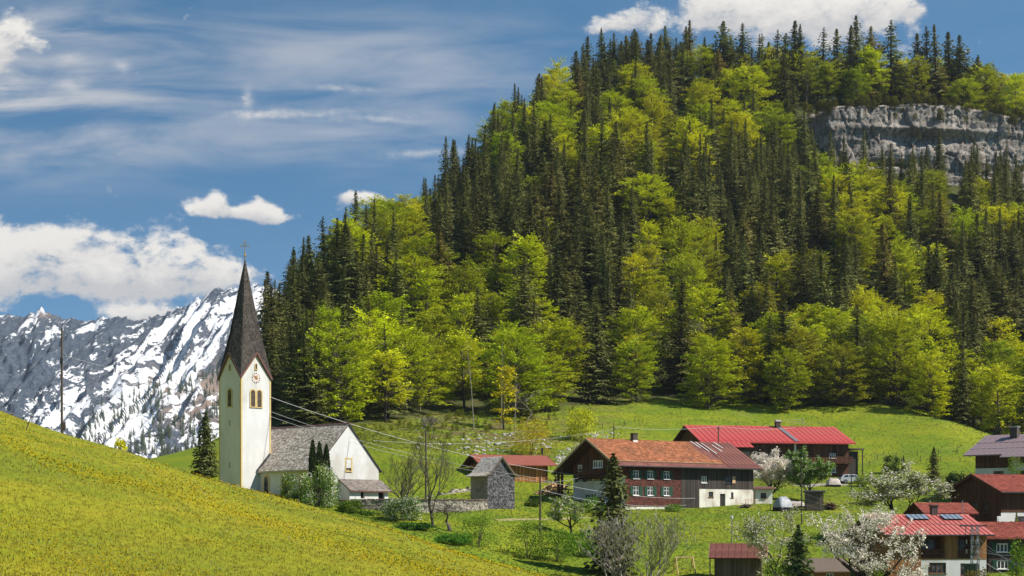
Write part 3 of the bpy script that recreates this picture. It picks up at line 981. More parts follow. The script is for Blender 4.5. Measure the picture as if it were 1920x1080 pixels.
def spruce_proto(seed, H, R, gap=.0, ragged=.2, bare=.06, nbr=(3, 5)):
    rs = np.random.RandomState(seed)
    C, U, Wv, TT = [], [], [], []
    tb = MB()
    tb.tube([(0, 0, -.8), (0, 0, H * .5), (0, 0, H * .985)], [H * .0135, H * .008, .03], 6)
    z = H * bare
    while z < H * .99:
        t = z / H
        nb = int(rs.randint(*nbr))
        a0 = rs.uniform(0, 6.28)
        prof = (1 - t) ** .85 * min(1, (1 - t) * 5) ** .35 * (1 if t > .12 else .75 + 2 * t)
        for b in range(nb):
            if rs.rand() < gap: continue
            a = a0 + 6.283 * b / nb + rs.uniform(-.35, .35)
            L = R * prof * rs.uniform(1 - ragged * 1.7, 1 + ragged * 1.1) + .05
            el = np.interp(t, [0, .5, .85, 1], [-.42, -.22, .25, .75]) + rs.uniform(-.12, .12)
            d = np.array([np.cos(a) * np.cos(el), np.sin(a) * np.cos(el), np.sin(el)])
            side = np.array([-np.sin(a), np.cos(a), 0])
            bt = rs.rand()
            ns = max(2, int(L / .55))
            for s in np.linspace(.22, 1.0, ns):
                p = np.array([0, 0, z]) + d * L * s + np.array([0, 0, .10 * L * s * s])
                sl = (.50 + .16 * L * (1 - s) + .06 * L) * (.22 + .78 * min(1, (1 - t) * 3.2))
                for sg in (-1, 1):
                    u = d * .55 + side * sg * .75 + np.array([0, 0, -.30 + rs.uniform(-.2, .15)])
                    u = u / np.linalg.norm(u) * sl * rs.uniform(.7, 1.25)
                    w = np.cross(u, np.array([0, 0, 1.0]) + rs.uniform(-.5, .5, 3)); w = w / (np.linalg.norm(w) + 1e-6) * rs.uniform(.15, .27)
                    C.append(p + u * .6); U.append(u * .62); Wv.append(w); TT.append(.65 * bt + .35 * rs.rand())
                # hanging spray under the branch
                u = np.array([d[0] * .3, d[1] * .3, -1.0]) + rs.uniform(-.25, .25, 3)
                u = u / np.linalg.norm(u) * rs.uniform(.3, .75) * (.2 + .8 * min(1, (1 - t) * 3.2))
                C.append(p + u * .5); U.append(u * .6); Wv.append(side * rs.uniform(.10, .2)); TT.append(.65 * bt + .35 * rs.rand())
        z += rs.uniform(.20, .42) * (1.0 if H > 12 else max(.35, H / 14))
    V, F = quads(np.array(C), np.array(U), np.array(Wv))
    crown = np_mesh('crown', V, F, M['needle'], tint=TT)
    return tb.mesh('trunk', M['bark_dark']), crown


def beech_proto(seed, H, R, nspray=150, leaf=.30, base=.14, per=52, flat=1.0, matl='leaf_beech', bark='bark', clump=1.0):
    """broad-leaved crown built of layered sprays on limbs"""
    rs = np.random.RandomState(seed)
    tb = MB()
    lean = rs.uniform(-.03, .03, 2) * H
    tb.tube([(0, 0, -.8), (lean[0] * .3, lean[1] * .3, H * .35), (lean[0], lean[1], H * .9)], [H * .016, H * .011, .04], 6)
    lobes = [(rs.uniform(0, 6.28), rs.uniform(.12, .32)) for _ in range(4)]
    C, U, Wv, TT = [], [], [], []
    for i in range(nspray):
        t = rs.beta(1.35, 1.25)
        a = rs.uniform(0, 6.283)
        env = R * max(0.0, 1 - abs((t - .42) / .60) ** 2.3) ** .55
        env *= 1 + sum(w * math.cos(a * (k + 1) - ph + t * 3) for k, (ph, w) in enumerate(lobes)) * .6
        r = env * math.sqrt(rs.uniform(.12, 1.0))
        zc = H * (base + (1 - base) * t) - .04 * H * (r / R) ** 2
        ax = lean * (zc / H)
        c = np.array([ax[0] + r * math.cos(a), ax[1] + r * math.sin(a), zc])
        outd = np.array([math.cos(a), math.sin(a), rs.uniform(-.15, .30) + rs.uniform(.2, 1.1) * max(0, t - .35) * (1.6 if rs.rand() < .6 else .3)])
        side = np.array([-math.sin(a), math.cos(a), 0])
        ln, wd, th = rs.uniform(.9, 1.5) * clump, rs.uniform(.65, 1.15) * clump, rs.uniform(.22, .62) * clump / flat
        if i % 2 == 0:
            hz = max(H * base * .8, zc - .45 * r - .1 * H * rs.rand())
            tb.tube([(ax[0], ax[1], hz), tuple((np.array([ax[0], ax[1], hz]) + c) / 2 + np.array([0, 0, -.1])), tuple(c + outd * ln * .5)], [H * .0042, H * .0028, .012], 4, cap=False)
        q = np.clip(rs.normal(0, .42, (per, 3)), -.95, .95) * np.array([ln, wd, th])
        pts = c + q[:, :1] * outd + q[:, 1:2] * side + q[:, 2:3] * np.array([0, 0, 1.0])
        pts[:, 2] -= .10 * (q[:, 0] / ln) ** 2 + .06 * (q[:, 1] / wd) ** 2
        u = outd * rs.uniform(.5, 1.2, (per, 1)) + side * rs.uniform(-.8, .8, (per, 1)) + np.array([0, 0, 1.0]) * rs.uniform(-.35, .25, (per, 1))
        u = nrm(u)
        nn = nrm(np.array([0, 0, 1.0]) + rs.normal(0, .55 / flat, (per, 3)))
        w = nrm(np.cross(nn, u))
        s = leaf * rs.uniform(.6, 1.2, (per, 1))
        C.append(pts); U.append(u * s * .62); Wv.append(w * s * .42)
        TT.append(.55 * rs.rand() + .45 * rs.uniform(0, 1, per))
    V, F = quads(np.concatenate(C), np.concatenate(U), np.concatenate(Wv))
    crown = np_mesh('crown', V, F, M[matl], tint=np.concatenate(TT))
    return tb.mesh('trunk', M[bark]), crown


def branchy(seed, H, trunk_h, spread, depth=5, bark='bark', r0=.16, up=.35, nb=(2, 4), stems=1, shrink=(.58, .80), twig=.006, stem_spread=.25):
    """a bare tree of forking limbs; returns the mesh builder and its twig ends with directions"""
    rs = random.Random(seed)
    b = MB()
    ends = []
    def grow(p, d, L, r, k):
        steps = 3
        pts, rad = [p], [r]
        q = p.copy(); dd = d.copy()
        for s in range(steps):
            dd = (dd + Vector((rs.uniform(-.22, .22), rs.uniform(-.22, .22), rs.uniform(-.08, .18) + up * .12))).normalized()
            q = q + dd * (L / steps)
            pts.append(q.copy()); rad.append(max(twig, r * (1 - .38 * (s + 1) / steps)))
        b.tube(pts, rad, 6 if k < 2 else (4 if k < 4 else 3), cap=False)
        if k >= depth:
            ends.append((q.copy(), dd.copy()))
            return
        n = rs.randint(*nb)
        for i in range(n):
            fr = 1.0 if i == 0 else rs.uniform(.35, 1.0)
            jj = min(steps, max(1, int(round(fr * steps))))
            bp = pts[jj]
            ang = rs.uniform(.35, .95) * spread if i else rs.uniform(.05, .35)
            ax = Vector((rs.uniform(-1, 1), rs.uniform(-1, 1), rs.uniform(-.4, .4))).normalized()
            nd = (Matrix.Rotation(ang, 3, dd.cross(ax).normalized()) @ dd)
            nd = (nd + Vector((0, 0, up * .35))).normalized()
            grow(bp, nd, L * rs.uniform(*shrink), rad[jj] * rs.uniform(.55, .78), k + 1)
        if k >= 2: ends.append((q.copy(), dd.copy()))
    for s in range(stems):
        d0 = Vector((rs.uniform(-1, 1) * stem_spread, rs.uniform(-1, 1) * stem_spread, 1)).normalized() if stems > 1 else Vector((rs.uniform(-.06, .06), rs.uniform(-.06, .06), 1))
        grow(Vector((rs.uniform(-.2, .2) * (stems > 1), rs.uniform(-.2, .2) * (stems > 1), -.3)), d0, trunk_h * rs.uniform(.85, 1.1), r0 * rs.uniform(.8, 1.1), 0)
    top = max(p.z for p, _ in ends)
    k = H / top
    b.v = [(x * k, y * k, z * k if z > 0 else z) for x, y, z in b.v]
    ends = [(p * k, d) for p, d in ends]
    return b, ends


def puffs(ends, seed, per, size, rad, matl, name='blossom', keep=1.0, elong=1.0):
    rs = np.random.RandomState(seed)
    C, U, Wv = [], [], []
    for p, d in ends:
        if rs.rand() > keep: continue
        d = np.array(d)
        m = per
        s = rs.uniform(-1.3, .6, (m, 1)) * rad * elong
        pts = np.array(p) + d * s + rs.normal(0, rad * .42, (m, 3))
        u = nrm(rs.normal(0, 1, (m, 3))); w = nrm(np.cross(u, rs.normal(0, 1, (m, 3))))
        k = size * rs.uniform(.6, 1.3, (m, 1))
        C.append(pts); U.append(u * k * .55); Wv.append(w * k * .5)
    V, F = quads(np.concatenate(C), np.concatenate(U), np.concatenate(Wv))
    return np_mesh(name, V, F, M[matl], tint=rs.uniform(0, 1, len(F)))


SPRUCES = [spruce_proto(101, 24, 3.9), spruce_proto(102, 24, 3.3, gap=.08, ragged=.3), spruce_proto(103, 24, 4.4, ragged=.28), spruce_proto(104, 24, 3.2, gap=.30, ragged=.45, bare=.16), spruce_proto(105, 24, 3.9, gap=.14, ragged=.36), spruce_proto(106, 24, 5.0, gap=.1, ragged=.3), spruce_proto(107, 24, 4.2, gap=.34, ragged=.5, bare=.1), spruce_proto(108, 24, 3.5, gap=.2, ragged=.3)]
BEECHES = [beech_proto(201, 17, 4.6, nspray=180, clump=1.1), beech_proto(202, 17, 4.0, nspray=150, clump=1.1), beech_proto(203, 17, 5.2, nspray=215, clump=1.1), beech_proto(204, 17, 3.6, nspray=140, base=.2), beech_proto(205, 17, 4.4, nspray=120, base=.25, per=40), beech_proto(206, 17, 3.0, nspray=60, base=.3, per=30), beech_proto(207, 17, 4.8, nspray=220, base=.03, clump=1.05), beech_proto(208, 17, 4.2, nspray=200, base=.02, clump=1.05), beech_proto(209, 17, 5.6, nspray=240, base=.1, clump=1.0), beech_proto(210, 17, 4.4, nspray=150, base=.18, clump=1.25, flat=.6)]


def place_tree(name, cat, label, group, pair, loc, scl, rz, color):
    t = empty(name, loc, rz, label, cat, group)
    t.scale = scl
    if name in ('spruce_tree', 'beech_tree'): t.rotation_euler = (0.035 * math.sin(loc[0] * 7.7), 0.035 * math.sin(loc[1] * 9.1), rz)
    for part, me in zip(('trunk', 'crown'), pair):
        o = link(part, me, t)
        if part == 'crown': o.color = (*color, 1)
    return t


# ------------------------------------------------------------------ the wooded mountain
BEECH_ZONES = [(930, 300, 28, 32, .62), (985, 235, 24, 30, .6), (1000, 360, 28, 28, .55), (1090, 335, 24, 40, .62), (1150, 250, 28, 45, .62), (1440, 250, 20, 30, .5), (1180, 430, 24, 30, .55), (1060, 300, 20, 30, .5),
      # px, row, rx, ry, weight: where the photograph shows broad-leaved crowns
    (745, 425, 70, 42, 1), (690, 445, 35, 40, .8), (640, 470, 25, 25, .5), (860, 340, 18, 18, .4),
    (770, 500, 70, 40, .9), (900, 520, 110, 45, 1), (850, 600, 120, 70, 1), (960, 560, 60, 60, .9), (800, 690, 70, 60, .9), (880, 690, 70, 50, .8), (625, 640, 28, 65, .8), (700, 690, 28, 45, .9), (1040, 690, 40, 70, 1), (945, 710, 26, 45, 1),
    (1045, 225, 32, 45, 1), (1080, 190, 20, 30, .6), (1010, 430, 16, 20, .8), (1130, 300, 25, 40, .6),
    (1200, 260, 40, 60, 1), (1270, 245, 45, 55, 1), (1340, 200, 35, 40, .7), (1400, 185, 45, 30, 1), (1375, 250, 50, 40, .6), (1190, 340, 30, 40, .6), (1270, 300, 25, 40, .5), (1330, 130, 30, 25, .5),
    (1430, 105, 22, 25, .8), (1475, 120, 28, 40, 1), (1540, 120, 60, 50, 1), (1650, 140, 60, 55, .9), (1590, 170, 45, 25, 1), (1710, 140, 45, 60, .9), (1800, 150, 50, 50, .9), (1890, 170, 40, 50, 1), (1490, 175, 25, 20, .7),
    (1250, 490, 78, 70, 1.1), (1310, 445, 30, 40, .8), (1500, 350, 22, 35, .9), (1160, 600, 45, 40, .6),
    (1130, 680, 55, 60, 1), (1200, 640, 55, 55, 1), (1260, 620, 45, 55, 1), (1290, 690, 45, 60, .9), (1370, 680, 50, 60, 1), (1330, 640, 30, 50, .8), (1240, 710, 60, 40, .9),
    (1470, 560, 50, 75, 1), (1520, 500, 35, 40, .9), (1450, 650, 50, 40, .8), (1490, 700, 45, 50, .6), (1560, 680, 55, 65, 1.1), (1650, 700, 55, 50, 1.1), (1620, 600, 50, 60, .9), (1700, 630, 60, 60, 1.1), (1740, 690, 50, 60, 1.2),
    (1590, 430, 45, 70, 1), (1650, 480, 45, 60, 1), (1720, 540, 45, 50, 1), (1650, 380, 50, 45, 1), (1700, 390, 30, 40, .9), (1770, 370, 40, 50, 1.1), (1800, 440, 35, 45, .8), (1560, 360, 25, 30, .8), (1690, 330, 25, 30, .9), (1840, 380, 25, 35, .6), (1610, 330, 30, 25, .7),
    (1870, 690, 50, 60, 1.2), (1910, 420, 20, 40, .7), (1880, 480, 18, 30, .6), (1815, 740, 15, 40, .6),
]
DARK_ZONES = [(1385, 500, 48, 90), (1575, 480, 30, 80), (1560, 590, 28, 60), (1410, 590, 20, 40), (1850, 560, 70, 90), (1810, 640, 22, 70), (590, 600, 50, 120), (900, 420, 90, 70), (1090, 480, 80, 110), (1110, 610, 40, 60), (1500, 440, 40, 50), (1440, 330, 50, 50), (1670, 520, 18, 40), (1760, 610, 14, 30)]


def zone_value(px, row):
    v = 0.0
    for (cx, cy, rx, ry, w) in BEECH_ZONES:
        q = ((px - cx) / rx) ** 2 + ((row - cy) / ry) ** 2
        if q < 4: v = max(v, w * math.exp(-.6 * q))
    for (cx, cy, rx, ry) in DARK_ZONES:
        q = ((px - cx) / rx) ** 2 + ((row - cy) / ry) ** 2
        if q < 4: v -= .6 * math.exp(-.8 * q)
    return v


def forest_place(px, base_row, Y):
    """where a tree stands, in words that one can find in the photograph"""
    tl = treeline(px)
    ymax = float(np.interp(px, [500, 600, 700, 850, 960, 1100, 1300, 1900], [380, 412, 445, 505, 545, 583, 603, 570]))
    f = (Y - tl) / max(20, ymax - tl)
    if f < .07: band = ', wood edge'
    elif f < .24: band = ', lower slope'
    elif f < .46: band = ', below mid slope'
    elif f < .68: band = ', above mid slope'
    elif f < .88: band = ', upper slope'
    else: band = ', mountain crest'
    if px > 1490 and Y < 526 and f > .68: return ', just under the grey cliff'
    lm = 'beside the spire' if px < 565 else 'above the church nave' if px < 660 else 'above the churchyard wall' if px < 760 else 'above the bare trees' if px < 860 else 'above the shingled hut' if px < 950 else \
        'above the orange barn' if px < 1040 else 'above the farmhouse gable' if px < 1130 else 'above the farmhouse chimney' if px < 1215 else 'above the orange roof' if px < 1300 else 'above the red roof\'s left' if px < 1390 else \
        'above the red roof' if px < 1485 else 'above the red-roof chimney' if px < 1560 else 'above the silver car' if px < 1640 else 'above the cream blossom tree' if px < 1720 else 'above the small spruce' if px < 1800 else 'above the purple roof'
    return band + ', ' + lm


def shape_word(h, w, hm):
    a = 'tall' if h > hm * 1.1 else 'short' if h < hm * .88 else ''
    b = 'slender' if w < .98 else 'broad' if w > 1.18 else ''
    return (a + ' ' + b).strip() + (' ' if a or b else '')


def build_forest():
    rs = random.Random(21)
    cand = []
    # candidates on a jittered net over the mountain
    step = 7.6
    y = 284.0
    while y < 640:
        x = -75.0 + rs.uniform(0, step)
        while x < 240:
            X, Yy = x + rs.uniform(-.42, .42) * step, y + rs.uniform(-.42, .42) * step
            x += step
            px = 960 + FPX * X / Yy
            if px < 500 or px > 1990: continue
            if Yy < treeline(px) + (0 if px > 1090 else rs.uniform(0, 12)): continue
            z = gz(px, Yy)
            row = HOR - z / Yy * FPX
            # behind the crest nothing shows but the first rows of trees
            za = gz(px, Yy - 12)
            if (z - za) < -1.5 and Yy > 380: 
                if (HOR - (z + 16) / Yy * FPX) > (min(HOR - gz(px, q) / q * FPX for q in np.arange(max(300, Yy - 60), Yy, 6))) - 45: continue
            if px > 1500 and 524 < Yy < 557: continue       # the cliff itself
            cand.append((X, Yy, z, px, row))
        y += step * .92
    trees = []
    for (X, Yy, z, px, row) in cand:
        ppm = FPX / Yy
        mid = row - 9 * ppm
        v = zone_value(px, mid) + rs.uniform(-.40, .40)
        kind = 'beech' if v > .40 else 'spruce'
        if kind == 'beech' and px > 1500 and Yy > 506 and Yy < 545: continue
        if kind == 'beech':
            # broad crowns keep their distance
            if any(t[0] == 'beech' and (t[1] - X) ** 2 + (t[2] - Yy) ** 2 < 8.6 ** 2 for t in trees[-160:]): continue
        left_dark = px < 660
        if kind == 'beech':
            h = rs.uniform(13, 20)
            if Yy > 545: h = rs.uniform(12, 21)
            if Yy < treeline(px) + 10: h = rs.uniform(12, 18)
        else:
            h = rs.uniform(17, 26) * (1 if Yy < 500 else .86)
            if Yy > 545: h = rs.uniform(13, 24)
            if px < 640: h = rs.uniform(14, 23)
        trees.append([kind, X, Yy, z, px, row, h])
    for (px, top, h) in ((1487, 36, 22), (1503, 44, 20), (1455, 52, 18), (1607, 28, 26), (1632, 46, 19), (1671, 33, 24), (1540, 48, 17), (1570, 52, 18), (1740, 45, 22), (1757, 42, 23), (1780, 55, 20), (1800, 62, 19), (1833, 100, 15), (1863, 118, 12), (1355, 36, 24), (1393, 42, 24), (1425, 60, 18), (1590, 45, 20), (1722, 60, 18), (1470, 60, 18)):
        Yy = 572 + rs.uniform(-6, 8)
        z = gz(px, Yy)
        h = (HOR - top) / FPX * Yy - z
        trees.append(['spruce', (px - 960) / FPX * Yy, Yy, z, px, HOR - z / Yy * FPX, h])
    for (px, top, h) in ((1712, 268, 9), (1738, 275, 9), (1690, 296, 8), (1768, 300, 8), (1850, 300, 8), (1878, 285, 9), (1546, 292, 7), (1575, 282, 7), (1905, 300, 9), (1810, 318, 8), (1508, 225, 9), (1522, 262, 9), (1496, 250, 9), (1536, 300, 9), (1640, 312, 8), (1832, 268, 9), (1600, 318, 8)):
        Yy = 519 + rs.uniform(-4, 4)
        z = gz(px, Yy)
        trees.append(['spruce', (px - 960) / FPX * Yy, Yy, z, px, HOR - z / Yy * FPX, (HOR - top) / FPX * Yy - z])
    # which show largest: near ones and those on the skyline first
    def size(t):
        return t[6] * FPX / t[2] * (1.0 if not (t[2] > 545) else 1.9)
    rank = {}
    for kind in ('spruce', 'beech'):
        L = sorted([t for t in trees if t[0] == kind], key=lambda t: -size(t))
        rank[kind] = (L[:285], L[285:])
    rest = {}
    for kind, protos, cat in (('spruce', SPRUCES, 'spruce tree'), ('beech', BEECHES, 'beech tree')):
        for t in rank[kind][0]:
            _, X, Yy, z, px, row, h = t
            mid = row - h * .5 * FPX / Yy
            where = forest_place(px, row, Yy)
            if kind == 'spruce':
                k = rs.choice([0, 1, 2, 3, 4, 5, 6, 7]) if Yy < 540 else rs.choice([1, 3, 4, 6, 6, 7, 5])
                s = h / 24
                wr = rs.uniform(.85, 1.3)
                w = s * wr * (1.38 if Yy < 540 else 1.38)
                b = rs.random()
                if b < .16 and px > 660: col, look = (1.32, 1.10, 1.1), 'brownish green spruce'
                else: col, look = (1.0, 1.0, 1.0), 'dark green spruce'
                m_ = rs.uniform(.78, 1.2); hs_ = rs.uniform(-.05, .05); c = (col[0] * m_ * (1 + hs_), col[1] * m_ * (1 - hs_), col[2] * m_)
            else:
                k = rs.choice([0, 1, 2, 2, 3, 4, 8, 8, 9, 9])
                if px > 1090 and Yy < treeline(px) + 16: k = rs.choice([6, 7, 6, 7, 8])
                if Yy > 540: k = rs.choice([1, 3, 4, 5, 0])
                s = h / 17
                wr = rs.uniform(.85, 1.3)
                w = s * wr * 1.2
                b = rs.random()
                if b < .09: col, look = (.66, .66, 1.5), 'dull bronze-green beech'
                elif b < .32 or px < 1000 and b < .60: col, look = (.72, .80, .9), 'olive green beech'
                else: col, look = (1.05, 1.05, 1.0), 'bright yellow-green beech'
                m_ = rs.uniform(.82, 1.15); hs_ = rs.uniform(-.045, .035); c = (col[0] * m_ * (1 + hs_), col[1] * m_ * (1 - hs_), col[2])
            place_tree('spruce_tree' if kind == 'spruce' else 'beech_tree', cat, shape_word(h, wr, 20 if kind == 'spruce' else 14.5) + f'{look}{where}', 'spruces of the wooded mountain' if kind == 'spruce' else 'beeches of the wooded mountain', protos[k], (X, Yy, z - .2), (w, w, s), rs.uniform(0, 6.28), c)
        pts, rot, scl, pid = [], [], [], []
        for t in rank[kind][1]:
            _, X, Yy, z, px, row, h = t
            s = h / (24 if kind == 'spruce' else 17)
            pts.append((X, Yy, z - .2)); rot.append(rs.uniform(0, 6.28)); scl.append(s * rs.uniform(.95, 1.15)); pid.append(rs.randrange(3) if kind == 'spruce' else rs.choice([0, 1, 2, 3, 4, 8, 9]))
        rest[kind] = (pts, rot, scl, pid)
    print('forest', len(trees), {k: len(v[0]) for k, v in rest.items()})
    return rest


def gn_scatter(name, data, protos, color=(1, 1, 1)):
    """the rest of the wood as one object: instances of the prototype meshes on points"""
    pts, rot, scl, pid = data
    if not pts: return None
    me = bpy.data.meshes.new(name)
    me.from_pydata(pts, [], [])
    for nm, ty, vals in (('rot', 'FLOAT', rot), ('scl', 'FLOAT', scl), ('pid', 'INT', pid)):
        a = me.attributes.new(nm, ty, 'POINT')
        a.data.foreach_set('value', vals)
    o = link(name, me)
    o.color = (*color, 1)
    ng = bpy.data.node_groups.new(name + '_scatter', 'GeometryNodeTree')
    ng.interface.new_socket('Geometry', in_out='INPUT', socket_type='NodeSocketGeometry')
    ng.interface.new_socket('Geometry', in_out='OUTPUT', socket_type='NodeSocketGeometry')
    N, Lk = ng.nodes, ng.links
    gi, go = N.new('NodeGroupInput'), N.new('NodeGroupOutput')
    def attr(nm, ty):
        x = N.new('GeometryNodeInputNamedAttribute'); x.data_type = ty
        x.inputs['Name'].default_value = nm
        return x.outputs['Attribute']
    cr = N.new('ShaderNodeCombineXYZ'); Lk.new(attr('rot', 'FLOAT'), cr.inputs[2])
    join = N.new('GeometryNodeJoinGeometry')
    for k, objs in protos.items():
        cmp_ = N.new('FunctionNodeCompare'); cmp_.data_type = 'INT'; cmp_.operation = 'EQUAL'
        ins = [s for s in cmp_.inputs if s.type == 'INT']
        Lk.new(attr('pid', 'INT'), ins[0]); ins[1].default_value = k
        for ob in objs:
            oi = N.new('GeometryNodeObjectInfo'); oi.transform_space = 'ORIGINAL'
            oi.inputs['Object'].default_value = ob
            oi.inputs['As Instance'].default_value = True
            ip = N.new('GeometryNodeInstanceOnPoints')
            Lk.new(gi.outputs[0], ip.inputs['Points']); Lk.new(cmp_.outputs[0], ip.inputs['Selection'])
            Lk.new(oi.outputs['Geometry'], ip.inputs['Instance'])
            Lk.new(cr.outputs[0], ip.inputs['Rotation']); Lk.new(attr('scl', 'FLOAT'), ip.inputs['Scale'])
            Lk.new(ip.outputs[0], join.inputs[0])
    Lk.new(join.outputs[0], go.inputs[0])
    md = o.modifiers.new('scatter', 'NODES'); md.node_group = ng
    return tag(o, kind='stuff')


REST = build_forest()


def number_alike():
    by = {}
    for o in SC.objects:
        if o.parent is None and o.get('category') in ('spruce tree', 'beech tree'): by.setdefault(o['label'], []).append(o)
    for lab, L in by.items():
        if len(L) < 2: continue
        L.sort(key=lambda o: o.location.x / o.location.y)
        n = len(L)
        names = {2: ['left of two', 'right of two'], 3: ['left of three', 'middle of three', 'right of three']}.get(n) or [f'{w} from left' for w in ('first', 'second', 'third', 'fourth', 'fifth', 'sixth', 'seventh', 'eighth', 'ninth', 'tenth')][:n]
        for o, w in zip(L, names): o['label'] = lab + ', ' + w


number_alike()


def proto_objs(pairs):
    by = {}
    for o in SC.objects:
        if o.type == 'MESH' and o.parent: by.setdefault(o.data.name, o)
    return {k: [by[m.name] for m in pr if m.name in by] for k, pr in enumerate(pairs)}


gn_scatter('spruce_wood', REST['spruce'], proto_objs(SPRUCES))
gn_scatter('beech_wood', REST['beech'], proto_objs(BEECHES))


def build_distant_wood():
    rs = random.Random(5)
    pts, rot, scl, pid = [], [], [], []
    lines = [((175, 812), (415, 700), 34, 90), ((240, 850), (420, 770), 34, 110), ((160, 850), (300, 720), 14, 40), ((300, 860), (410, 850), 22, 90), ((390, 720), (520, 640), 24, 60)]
    n, k = SNOW_V.shape[:2]
    rows = HOR - SNOW_V[..., 2] / SNOW_V[..., 1] * FPX
    for (a, b, wid, num) in lines:
        for _ in range(num):
            t = rs.random()
            px = a[0] + (b[0] - a[0]) * t + rs.gauss(0, 10); row = a[1] + (b[1] - a[1]) * t + rs.gauss(0, wid * .45)
            i = int((px - SNOW_PX[0]) / 3)
            if not 0 <= i < n: continue
            j = int(np.argmin(np.abs(rows[i, :130] - row)))
            v = SNOW_V[i, j]
            pts.append((float(v[0]), float(v[1]), float(v[2]) - 1)); rot.append(rs.uniform(0, 6.28)); scl.append(rs.uniform(.5, .95)); pid.append(rs.randrange(3))
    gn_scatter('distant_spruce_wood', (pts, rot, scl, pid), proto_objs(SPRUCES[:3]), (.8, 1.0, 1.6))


build_distant_wood()


def build_cliff_scrub():
    """brown and olive scrub along the top edge and the ledges of the cliff"""
    rs = random.Random(77)
    pts, rot, scl, pid = [], [], [], []
    for i in range(230):
        x = rs.uniform(99, 205)
        top = 143.8 - float(np.interp(x, [96, 110, 150, 175, 205], [4, 1.0, 0, 5.0, 9.0])) + 1.4 * mnoise.noise((x * .09, 1.1, 0))
        u = rs.random()
        if u < .8:
            z = top - abs(rs.gauss(0, 2.2)) + .5; y = 545.6 + (2 if z > top - .5 else 0)
        else:
            z = rs.choice([137.0, 129.0, 118.0]) + rs.gauss(0, 1.2); y = 537 + 8.5 * (z - 106) / 38 - .6
            if x < 130 and z > 125: continue
        pts.append((x, y, z - .6)); rot.append(rs.uniform(0, 6.28)); scl.append(rs.uniform(.06, .26)); pid.append(rs.choice([0, 2, 4]))
    gn_scatter('cliff_scrub', (pts, rot, scl, pid), proto_objs(BEECHES[:5]), (.36, .34, 1.3))


build_cliff_scrub()


def build_pasture_scrub():
    """low rough growth on the stony bank under the wood"""
    rs = random.Random(78)
    pts, rot, scl, pid = [], [], [], []
    for i in range(150):
        px = rs.gauss(850, 110)
        if not 650 < px < 1075: continue
        Y = treeline(px) - abs(rs.gauss(0, 14)) + 8
        pts.append(((px - 960) / FPX * Y, Y, gz(px, Y) - .35)); rot.append(rs.uniform(0, 6.28)); scl.append(rs.uniform(.035, .10)); pid.append(rs.choice([0, 2, 4]))
    gn_scatter('bank_scrub', (pts, rot, scl, pid), proto_objs(BEECHES[:5]), (.5, .55, 1.2))


build_pasture_scrub()

# ------------------------------------------------------------------ building kit
def R2(a):
    c, s = math.cos(a), math.sin(a)
    return lambda x, y: (x * c - y * s, x * s + y * c)


class House:
    """a building in its own frame: x along the front, y away from the viewer, z up from the base; parts are children of root"""
    def __init__(s, root, L, W, off=(0, 0), rot=0.0):
        s.root, s.L, s.W, s.off, s.rot = root, L, W, off, rot
        s.tr = R2(rot)
    def put(s, name, mb_or_me, mats=None, loc=(0, 0, 0), rz=0.0, parent=None, kind=None, smooth=False, label=None):
        me = mb_or_me.mesh(name, mats, smooth) if isinstance(mb_or_me, MB) else mb_or_me
        if parent is None:
            x, y = s.tr(loc[0], loc[1])
            o = link(name, me, s.root, (x + s.off[0], y + s.off[1], loc[2]), (0, 0, rz + s.rot))
        else:
            o = link(name, me, parent, loc, (0, 0, rz))
        if kind: o['kind'] = kind
        if label: o['label'] = label
        return o
    def T(s, side):
        L, W = s.L, s.W
        return {'front': (lambda u, d, z: (u, d, z), 0.0, L), 'left': (lambda u, d, z: (d, W - u, z), -math.pi / 2, W),
                'right': (lambda u, d, z: (L - d, u, z), math.pi / 2, W), 'back': (lambda u, d, z: (L - u, W - d, z), math.pi, L)}[side]


def wall_panel(b, T, u0, u1, z0, z1, holes, depth=.16, mi=0, d0=0.0):
    """wall rectangle with openings that have reveals"""
    us = sorted({u0, u1, *[min(max(h[0], u0), u1) for h in holes], *[min(max(h[1], u0), u1) for h in holes]})
    zs = sorted({z0, z1, *[min(max(h[2], z0), z1) for h in holes], *[min(max(h[3], z0), z1) for h in holes]})
    for i in range(len(us) - 1):
        for j in range(len(zs) - 1):
            cu, cz = (us[i] + us[i + 1]) / 2, (zs[j] + zs[j + 1]) / 2
            if any(h[0] < cu < h[1] and h[2] < cz < h[3] for h in holes): continue
            if us[i + 1] - us[i] < 1e-5 or zs[j + 1] - zs[j] < 1e-5: continue
            b.face([T(us[i], d0, zs[j]), T(us[i + 1], d0, zs[j]), T(us[i + 1], d0, zs[j + 1]), T(us[i], d0, zs[j + 1])], mi)
    for (a, c, e, f) in holes:
        if not (u0 <= a and c <= u1 and z0 <= e and f <= z1): continue
        D = d0 + depth
        b.face([T(a, d0, e), T(a, D, e), T(a, D, f), T(a, d0, f)], mi)
        b.face([T(c, D, e), T(c, d0, e), T(c, d0, f), T(c, D, f)], mi)
        b.face([T(a, d0, f), T(a, D, f), T(c, D, f), T(c, d0, f)], mi)
        b.face([T(a, D, e), T(a, d0, e), T(c, d0, e), T(c, D, e)], mi)


